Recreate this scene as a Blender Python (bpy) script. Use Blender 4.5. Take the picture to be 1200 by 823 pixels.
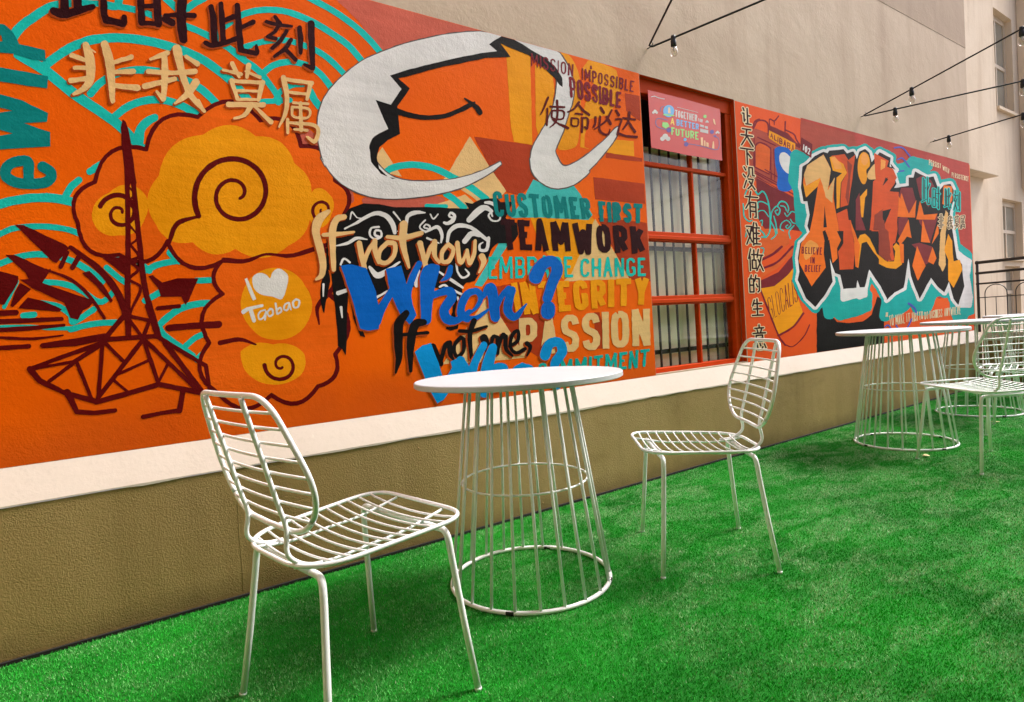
import bpy, bmesh, math, random
import numpy as np
from mathutils import Vector, Matrix
from mathutils.geometry import tessellate_polygon

for o in list(bpy.data.objects):
    bpy.data.objects.remove(o)
SC = bpy.context.scene
COL = SC.collection
R = math.radians

# ------------------------------------------------------------------ camera
cam_d = bpy.data.cameras.new("camera")
cam = bpy.data.objects.new("camera", cam_d)
COL.objects.link(cam)
cam_d.sensor_width = 36.0
cam_d.lens = 36.0 * 700.13 / 1200.0
cam_d.clip_start = 0.05
cam_d.clip_end = 500
YAW, PITCH, ROLL = 0.6045, -0.0353, 0.0652
fwd0 = Vector((math.sin(YAW), math.cos(YAW), 0))
rgt = Vector((math.cos(YAW), -math.sin(YAW), 0))
fwd = fwd0 * math.cos(PITCH) + Vector((0, 0, math.sin(PITCH)))
up = Vector((0, 0, math.cos(PITCH))) - fwd0 * math.sin(PITCH)
r2 = rgt * math.cos(ROLL) - up * math.sin(ROLL)
u2 = up * math.cos(ROLL) + rgt * math.sin(ROLL)
m3 = Matrix((r2, u2, -fwd)).transposed()
cam.matrix_world = Matrix.Translation((0, -2.4249, 0.915)) @ m3.to_4x4()
SC.camera = cam

# ------------------------------------------------------------------ sky, sun, exposure
SUN_EL, SUN_AZ = R(48), R(-14)          # azimuth measured from +X towards +Y
world = bpy.data.worlds.new("World")
SC.world = world
world.use_nodes = True
nt = world.node_tree
bg = nt.nodes["Background"]
sky = nt.nodes.new("ShaderNodeTexSky")
sky.sky_type = 'NISHITA'
sky.sun_disc = False
sky.sun_elevation = SUN_EL
sky.sun_rotation = R(90) - SUN_AZ
sky.air_density = 0.7
sky.dust_density = 6.0
sky.ozone_density = 0.3
wm = nt.nodes.new("ShaderNodeMix")      # hazy overcast: the blue is washed out of the sky
wm.data_type = 'RGBA'
wm.blend_type = 'MULTIPLY'
wm.inputs[0].default_value = 1.0
wm.inputs[7].default_value = (0.97, 1.0, 1.08, 1)
nt.links.new(sky.outputs[0], wm.inputs[6])
nt.links.new(wm.outputs[2], bg.inputs[0])
bg.inputs[1].default_value = 0.11
sun_d = bpy.data.lights.new("sun", 'SUN')
sun_d.energy = 1.5
sun_d.angle = R(12)
sun_d.color = (1.0, 0.965, 0.92)
sun = bpy.data.objects.new("sun", sun_d)
COL.objects.link(sun)
sd = Vector((math.cos(SUN_EL) * math.cos(SUN_AZ), math.cos(SUN_EL) * math.sin(SUN_AZ), math.sin(SUN_EL)))
sun.rotation_euler = sd.to_track_quat('Z', 'Y').to_euler()
sun.location = sd * 30
SC.view_settings.view_transform = 'Standard'
SC.view_settings.look = 'None'
SC.view_settings.exposure = 1.28
SC.view_settings.gamma = 1.0
SC.view_settings.use_curve_mapping = False

# ------------------------------------------------------------------ materials
def lin(c):
    return tuple(((v / 255) / 12.92 if v / 255 <= 0.04045 else ((v / 255 + 0.055) / 1.055) ** 2.4) for v in c)

MATS = {}

def nodes_of(m):
    m.use_nodes = True
    return m.node_tree, m.node_tree.nodes["Principled BSDF"]

def noise(t, scale, detail=3, rough=0.55, vec=None, dist=0.0):
    n = t.nodes.new("ShaderNodeTexNoise")
    n.inputs["Scale"].default_value = scale
    n.inputs["Detail"].default_value = detail
    n.inputs["Roughness"].default_value = rough
    n.inputs["Distortion"].default_value = dist
    if vec is not None:
        t.links.new(vec, n.inputs["Vector"])
    return n.outputs["Fac"]

def mapr(t, v, a, b, c, d):
    n = t.nodes.new("ShaderNodeMapRange")
    n.inputs[1].default_value, n.inputs[2].default_value = a, b
    n.inputs[3].default_value, n.inputs[4].default_value = c, d
    t.links.new(v, n.inputs[0])
    return n.outputs[0]

def mix(t, f, a, b, mode='MIX'):
    n = t.nodes.new("ShaderNodeMix")
    n.data_type = 'RGBA'
    n.blend_type = mode
    for k, v in ((0, f), (6, a), (7, b)):
        if isinstance(v, (int, float)):
            n.inputs[k].default_value = v
        elif isinstance(v, tuple):
            n.inputs[k].default_value = (*v[:3], 1)
        else:
            t.links.new(v, n.inputs[k])
    return n.outputs[2]

def math_n(t, op, a, b):
    n = t.nodes.new("ShaderNodeMath")
    n.operation = op
    for k, v in ((0, a), (1, b)):
        if isinstance(v, (int, float)):
            n.inputs[k].default_value = v
        else:
            t.links.new(v, n.inputs[k])
    return n.outputs[0]

def pos(t, scale=None, rot=0.0):
    g = t.nodes.new("ShaderNodeNewGeometry").outputs["Position"]
    if scale:
        m = t.nodes.new("ShaderNodeMapping")
        m.inputs["Scale"].default_value = scale
        m.inputs["Rotation"].default_value = (0, 0, rot)
        t.links.new(g, m.inputs[0])
        return m.outputs[0]
    return g

def schlick(t, f0):
    """mirror share of thin glass, the same from both sides"""
    lw = t.nodes.new("ShaderNodeLayerWeight")
    lw.inputs[0].default_value = 0.5
    p5 = math_n(t, 'POWER', lw.outputs["Facing"], 5.0)
    return math_n(t, 'ADD', math_n(t, 'MULTIPLY', p5, 1 - f0), f0)

def bump(t, b, h, strength, dist):
    n = t.nodes.new("ShaderNodeBump")
    n.inputs["Strength"].default_value = strength
    n.inputs["Distance"].default_value = dist
    t.links.new(h, n.inputs["Height"])
    t.links.new(n.outputs[0], b.inputs["Normal"])

def stucco_height(t, p, fine=150.0, coarse=45.0):
    a = noise(t, fine, 3, 0.6, p)
    b = noise(t, coarse, 3, 0.5, p)
    c = noise(t, 5.0, 3, 0.5, p)
    s = math_n(t, 'ADD', math_n(t, 'MULTIPLY', a, 0.55), math_n(t, 'MULTIPLY', b, 0.6))
    # the grain thins out where the float went over it again
    k = mapr(t, noise(t, 1.7, 4, 0.6, p), 0.35, 0.65, 0.35, 1.15)
    return math_n(t, 'ADD', math_n(t, 'MULTIPLY', s, k), math_n(t, 'MULTIPLY', c, 1.0))

def paint(name, rgb, k=0.92, var=0.16, rough=0.55, strength=0.42):
    """wall paint brushed and sprayed on stucco: patchy coverage, stucco bump"""
    if name in MATS:
        return MATS[name]
    m = bpy.data.materials.new("paint_" + name)
    t, b = nodes_of(m)
    c = tuple(v * k for v in lin(rgb))
    p = pos(t)
    f = mapr(t, noise(t, 3.1, 5, 0.6, p), 0.3, 0.7, 0, 1)
    dark = tuple(v * (1 - var) for v in c)
    light = tuple(min(0.9, v * (1 + var * 0.6) + 0.004) for v in c)
    # brush and roller drag, mostly sideways, thinner where the paint ran dry
    br = mapr(t, noise(t, 1.0, 4, 0.7, pos(t, (2.2, 2.2, 30.0))), 0.35, 0.7, -0.25, 0.35)
    col = mix(t, math_n(t, 'ADD', f, br), dark, light)
    g = mapr(t, noise(t, 240, 2, 0.6, p), 0.35, 0.75, 0.0, 1.0)
    col = mix(t, math_n(t, 'MULTIPLY', g, 0.10), col, tuple(min(0.85, v * 1.3 + 0.012) for v in c))
    # rubbed flecks where the stucco peaks show through
    w = mapr(t, noise(t, 90, 5, 0.75, p), 0.71, 0.75, 0.0, 0.25)
    col = mix(t, w, col, tuple(0.5 * v + 0.22 for v in c))
    t.links.new(col, b.inputs["Base Color"])
    b.inputs["Roughness"].default_value = rough
    b.inputs["Specular IOR Level"].default_value = 0.05
    bump(t, b, stucco_height(t, p), strength, 0.005)
    MATS[name] = m
    return m

def simple(name, rgb, rough=0.45, var=0.08, metal=0.0, k=1.0, nscale=40, bs=0.08, spec=0.5):
    if name in MATS:
        return MATS[name]
    m = bpy.data.materials.new(name)
    t, b = nodes_of(m)
    c = tuple(v * k for v in lin(rgb))
    p = pos(t)
    f = noise(t, nscale, 4, 0.6, p)
    col = mix(t, f, tuple(v * (1 - var) for v in c), tuple(min(0.92, v * (1 + var)) for v in c))
    t.links.new(col, b.inputs["Base Color"])
    t.links.new(mapr(t, f, 0.3, 0.7, max(0.02, rough - 0.08), rough + 0.1), b.inputs["Roughness"])
    b.inputs["Metallic"].default_value = metal
    b.inputs["Specular IOR Level"].default_value = spec
    if bs:
        bump(t, b, noise(t, nscale * 4, 3, 0.6, p), bs, 0.002)
    MATS[name] = m
    return m

COLS = dict(salmon=(205, 98, 78), rust=(176, 58, 18), amber=(250, 156, 4), cream=(236, 192, 130), teal=(66, 190, 186),
            turq=(24, 194, 184), tang=(240, 100, 6), maroon=(96, 4, 6), white=(230, 226, 224), grey=(96, 84, 80),
            black=(16, 13, 13), dteal=(0, 128, 128), tealb=(10, 172, 166), dark=(46, 6, 12), wine=(126, 22, 40),
            blue=(0, 100, 198), lblue=(0, 146, 222), salmonred=(184, 64, 54), brick=(178, 74, 56), wine2=(122, 28, 36),
            shade=(166, 66, 12), orange=(228, 98, 34), gorange=(246, 112, 12), gcream=(232, 180, 112), gred=(218, 80, 24), gwine=(130, 40, 44), gdeep=(150, 56, 34), gpale=(244, 158, 70),
            pcream=(238, 212, 172), vblue=(76, 96, 190))

def wall_background(name, a, b_, c_, z0):
    m = bpy.data.materials.new(name)
    t, b = nodes_of(m)
    p = pos(t)
    f = mapr(t, noise(t, 1.1, 5, 0.6, p, 0.4), 0.36, 0.66, 0, 1)
    col = mix(t, f, lin(a), lin(b_))
    # lens vignette put into the colour: browner low on the panel, in drifting patches
    sep = t.nodes.new("ShaderNodeSeparateXYZ")
    t.links.new(p, sep.inputs[0])
    low = mapr(t, math_n(t, 'ADD', sep.outputs[2], math_n(t, 'MULTIPLY', noise(t, 2.2, 4, 0.6, p), 0.5)), z0 + 0.12, z0 + 0.45, 0.75, 0.0)
    col = mix(t, low, col, lin(c_))
    g = mapr(t, noise(t, 240, 2, 0.6, p), 0.35, 0.75, 0.0, 0.12)
    col = mix(t, g, col, tuple(min(0.85, v * 1.35 + 0.01) for v in lin(a)))
    w = mapr(t, noise(t, 80, 5, 0.75, p), 0.72, 0.76, 0.0, 0.4)
    col = mix(t, w, col, (0.62, 0.36, 0.24))
    t.links.new(col, b.inputs["Base Color"])
    b.inputs["Roughness"].default_value = 0.55
    b.inputs["Specular IOR Level"].default_value = 0.05
    bump(t, b, stucco_height(t, p), 0.42, 0.005)
    return m

def render_wall(name, a, b_, stain, strength, fine, coarse, rough=0.8, streak=0.5, splash=0.0, trowel=0.22):
    """cement render: soft patches, vertical weather streaks, trowel relief"""
    m = bpy.data.materials.new(name)
    t, b = nodes_of(m)
    p = pos(t)
    f = mapr(t, noise(t, 0.9, 6, 0.62, p, 0.6), 0.33, 0.68, 0, 1)
    col = mix(t, f, lin(a), lin(b_))
    s = mapr(t, noise(t, 1.0, 5, 0.6, pos(t, (3.2, 3.2, 0.28))), 0.5, 0.72, 0.0, streak)
    col = mix(t, s, col, lin(stain))
    g = mapr(t, noise(t, 60, 4, 0.7, p), 0.55, 0.75, 0.0, 0.3)
    col = mix(t, g, col, tuple(v * 0.72 for v in lin(a)))
    if splash:      # splash dirt creeping up from the floor
        sep = t.nodes.new("ShaderNodeSeparateXYZ")
        t.links.new(p, sep.inputs[0])
        zz = math_n(t, 'SUBTRACT', sep.outputs[2], math_n(t, 'MULTIPLY', noise(t, 7, 5, 0.7, p), 0.16))
        col = mix(t, mapr(t, zz, -0.06, splash - 0.06, 0.55, 0.0), col, tuple(v * 0.55 for v in lin(stain)))
        ru = mapr(t, noise(t, 1.6, 6, 0.7, pos(t, (1.0, 1.0, 2.0))), 0.56, 0.66, 0.0, 0.35)
        col = mix(t, ru, col, tuple(v * 0.8 for v in lin(stain)))
    w = mapr(t, noise(t, 26, 5, 0.7, p), 0.67, 0.72, 0.0, 0.35)
    col = mix(t, w, col, tuple(min(0.8, v * 1.3) for v in lin(b_)))
    t.links.new(col, b.inputs["Base Color"])
    b.inputs["Roughness"].default_value = rough
    b.inputs["Specular IOR Level"].default_value = 0.25
    hh = stucco_height(t, p, fine, coarse)
    # trowel sweeps and filled patches
    tw = noise(t, 2.6, 6, 0.7, pos(t, (1.0, 1.0, 1.7)), 0.5)
    hh = math_n(t, 'ADD', hh, math_n(t, 'MULTIPLY', mapr(t, tw, 0.45, 0.62, 0.0, 1.0), trowel))
    bump(t, b, hh, strength, 0.008)
    return m

# ------------------------------------------------------------------ object helpers
def tag(o, label=None, cat=None, group=None, kind=None):
    if label: o["label"] = label
    if cat: o["category"] = cat
    if group: o["group"] = group
    if kind: o["kind"] = kind
    return o

def empty(name, loc, label, cat, group=None, rz=0.0):
    o = bpy.data.objects.new(name, None)
    COL.objects.link(o)
    o.empty_display_size = 0.1
    o.location = loc
    o.rotation_euler = (0, 0, rz)
    return tag(o, label, cat, group)

def place(o, parent):
    if parent is not None:
        o.parent = parent
        mw = Matrix.Translation(parent.location) @ parent.rotation_euler.to_matrix().to_4x4()
        q = parent.parent
        while q is not None:
            mw = Matrix.Translation(q.location) @ q.rotation_euler.to_matrix().to_4x4() @ mw
            q = q.parent
        return mw
    return None

class MB:
    """collects simple solids and links them as ONE mesh object"""
    def __init__(s):
        s.v, s.f, s.mi, s.sm = [], [], [], []

    def add(s, vs, fs, mi=0, smooth=False):
        n = len(s.v)
        s.v += [tuple(v) for v in vs]
        s.f += [tuple(i + n for i in f) for f in fs]
        s.mi += [mi] * len(fs)
        s.sm += [smooth] * len(fs)
        return s

    def box(s, x0, x1, y0, y1, z0, z1, mi=0):
        vs = [(x, y, z) for x in (x0, x1) for y in (y0, y1) for z in (z0, z1)]
        fs = [(0, 1, 3, 2), (4, 6, 7, 5), (0, 4, 5, 1), (2, 3, 7, 6), (0, 2, 6, 4), (1, 5, 7, 3)]
        return s.add(vs, fs, mi)

    def tube(s, pts, r, n=10, closed=False, mi=0, cap=True):
        pts = [Vector(p) for p in pts]
        k = len(pts)
        rs = r if isinstance(r, (list, tuple)) else [r] * k
        vs, fs = [], []
        prev = None
        for i, p in enumerate(pts):
            if closed:
                t = (pts[(i + 1) % k] - pts[i - 1]).normalized()
            else:
                t = (pts[min(i + 1, k - 1)] - pts[max(i - 1, 0)]).normalized()
            if prev is None:
                a = Vector((0, 0, 1)) if abs(t.z) < 0.9 else Vector((1, 0, 0))
                u = t.cross(a).normalized()
            else:
                u = (prev - t * prev.dot(t)).normalized()
            prev = u
            w = t.cross(u)
            for j in range(n):
                g = 2 * math.pi * j / n
                vs.append(p + (u * math.cos(g) + w * math.sin(g)) * rs[i])
        m = k if closed else k - 1
        off = 0
        if closed:      # twist that closes the ring best
            best = min(range(n), key=lambda q: sum((vs[(k - 1) * n + j] - vs[(j + q) % n]).length for j in range(n)))
            off = best
        for i in range(m):
            for j in range(n):
                a, b = i * n + j, i * n + (j + 1) % n
                if closed and i == m - 1:
                    c, d = (j + 1 + off) % n, (j + off) % n
                else:
                    c, d = (i + 1) * n + (j + 1) % n, (i + 1) * n + j
                fs.append((a, b, c, d))
        s.add(vs, fs, mi, True)
        if cap and not closed:
            s.f.append(tuple(len(s.v) - len(vs) + j for j in reversed(range(n)))); s.mi.append(mi); s.sm.append(False)
            s.f.append(tuple(len(s.v) - n + j for j in range(n))); s.mi.append(mi); s.sm.append(False)
        return s

    def lathe(s, prof, c=(0, 0, 0), n=32, mi=0, smooth=True):
        vs, fs = [], []
        for r, z in prof:
            for j in range(n):
                g = 2 * math.pi * j / n
                vs.append((c[0] + r * math.cos(g), c[1] + r * math.sin(g), c[2] + z))
        for i in range(len(prof) - 1):
            for j in range(n):
                fs.append((i * n + j, i * n + (j + 1) % n, (i + 1) * n + (j + 1) % n, (i + 1) * n + j))
        s.add(vs, fs, mi, smooth)
        b = len(s.v) - len(vs)
        if prof[0][0] > 1e-6:
            s.f.append(tuple(b + j for j in reversed(range(n)))); s.mi.append(mi); s.sm.append(False)
        if prof[-1][0] > 1e-6:
            s.f.append(tuple(b + (len(prof) - 1) * n + j for j in range(n))); s.mi.append(mi); s.sm.append(False)
        return s

    def build(s, name, mats, parent=None, world=False, bevel=0.0):
        """coordinates are the parent's local ones, or world ones when world=True"""
        me = bpy.data.meshes.new(name)
        me.from_pydata([tuple(v) for v in s.v], [], s.f)
        for m in (mats if isinstance(mats, (list, tuple)) else [mats]):
            me.materials.append(m)
        me.polygons.foreach_set("material_index", s.mi)
        me.polygons.foreach_set("use_smooth", s.sm)
        me.update()
        o = bpy.data.objects.new(name, me)
        COL.objects.link(o)
        mw = place(o, parent)
        if world and mw is not None:
            me.transform(mw.inverted())
        if bevel:
            bv = o.modifiers.new("bevel", 'BEVEL')
            bv.width = bevel
            bv.segments = 2
            bv.limit_method = 'ANGLE'
        return o

def catmull(pts, n=6, closed=False):
    P = [Vector(p) for p in pts]
    if closed:
        E = [P[-1]] + P + [P[0], P[1]]
    else:
        E = [P[0] * 2 - P[1]] + P + [P[-1] * 2 - P[-2]]
    out = []
    for i in range(1, len(E) - 2):
        a, b, c, d = E[i - 1:i + 3]
        for q in range(n):
            t = q / n
            out.append(0.5 * ((2 * b) + (c - a) * t + (2 * a - 5 * b + 4 * c - d) * t * t + (3 * b - a - 3 * c + d) * t ** 3))
    if not closed:
        out.append(E[-2])
    return out

def copy_tree(o, parent=None):
    c = o.copy()
    COL.objects.link(c)
    if parent is not None:
        c.parent = parent
    for ch in list(o.children):
        copy_tree(ch, c)
    return c

def flat_art(layers, parent, y0, step, base=None, rect=None):
    """painted shapes on a plane: wall coordinates in half millimetres, outer loop first, then holes.
    Layers of one part become one mesh; every layer of paint lies a fraction of a millimetre over the last."""
    objs = []
    cur = None
    def flush(cur):
        if cur and cur["f"]:
            me = bpy.data.meshes.new(cur["name"])
            me.from_pydata(cur["v"], [], cur["f"])
            for m in cur["mats"]:
                me.materials.append(m)
            me.polygons.foreach_set("material_index", cur["mi"])
            me.update()
            o = bpy.data.objects.new(cur["name"], me)
            COL.objects.link(o)
            mw = place(o, parent)
            me.transform(mw.inverted())
            if cur["label"]:
                o["label"] = cur["label"]
            objs.append(o)
    if rect:
        cur = dict(name="background", label=None, v=[(x, y0 + 0.0002, z) for x, z in rect], f=[(0, 1, 2, 3)], mi=[0], mats=[base])
    for i, (part, label, col, data) in enumerate(layers):
        y = y0 - step * (i + 1)
        if cur is None or cur["name"] != part or label is not None:
            flush(cur)
            cur = dict(name=part, label=label, v=[], f=[], mi=[], mats=[])
        mat = paint(col, COLS[col]) if col in COLS else MATS[col]
        cur["mats"].append(mat)
        mi = len(cur["mats"]) - 1
        for grp in data.split('/'):
            loops = []
            for lp in grp.split('|'):
                a = np.array(lp.split(), dtype=int).reshape(-1, 2).cumsum(0) / 2000.0
                loops.append([Vector((p[0], y, p[1])) for p in a])
            flat = [v for lp in loops for v in lp]
            n = len(cur["v"])
            cur["v"] += [tuple(v) for v in flat]
            for tri in tessellate_polygon(loops):
                a, b, c = (flat[k] for k in tri)
                if (b - a).cross(c - a).length < 1e-12:
                    continue
                if (b - a).cross(c - a).y > 0:
                    tri = (tri[0], tri[2], tri[1])
                cur["f"].append(tuple(n + k for k in tri))
                cur["mi"].append(mi)
    flush(cur)
    return objs

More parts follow.
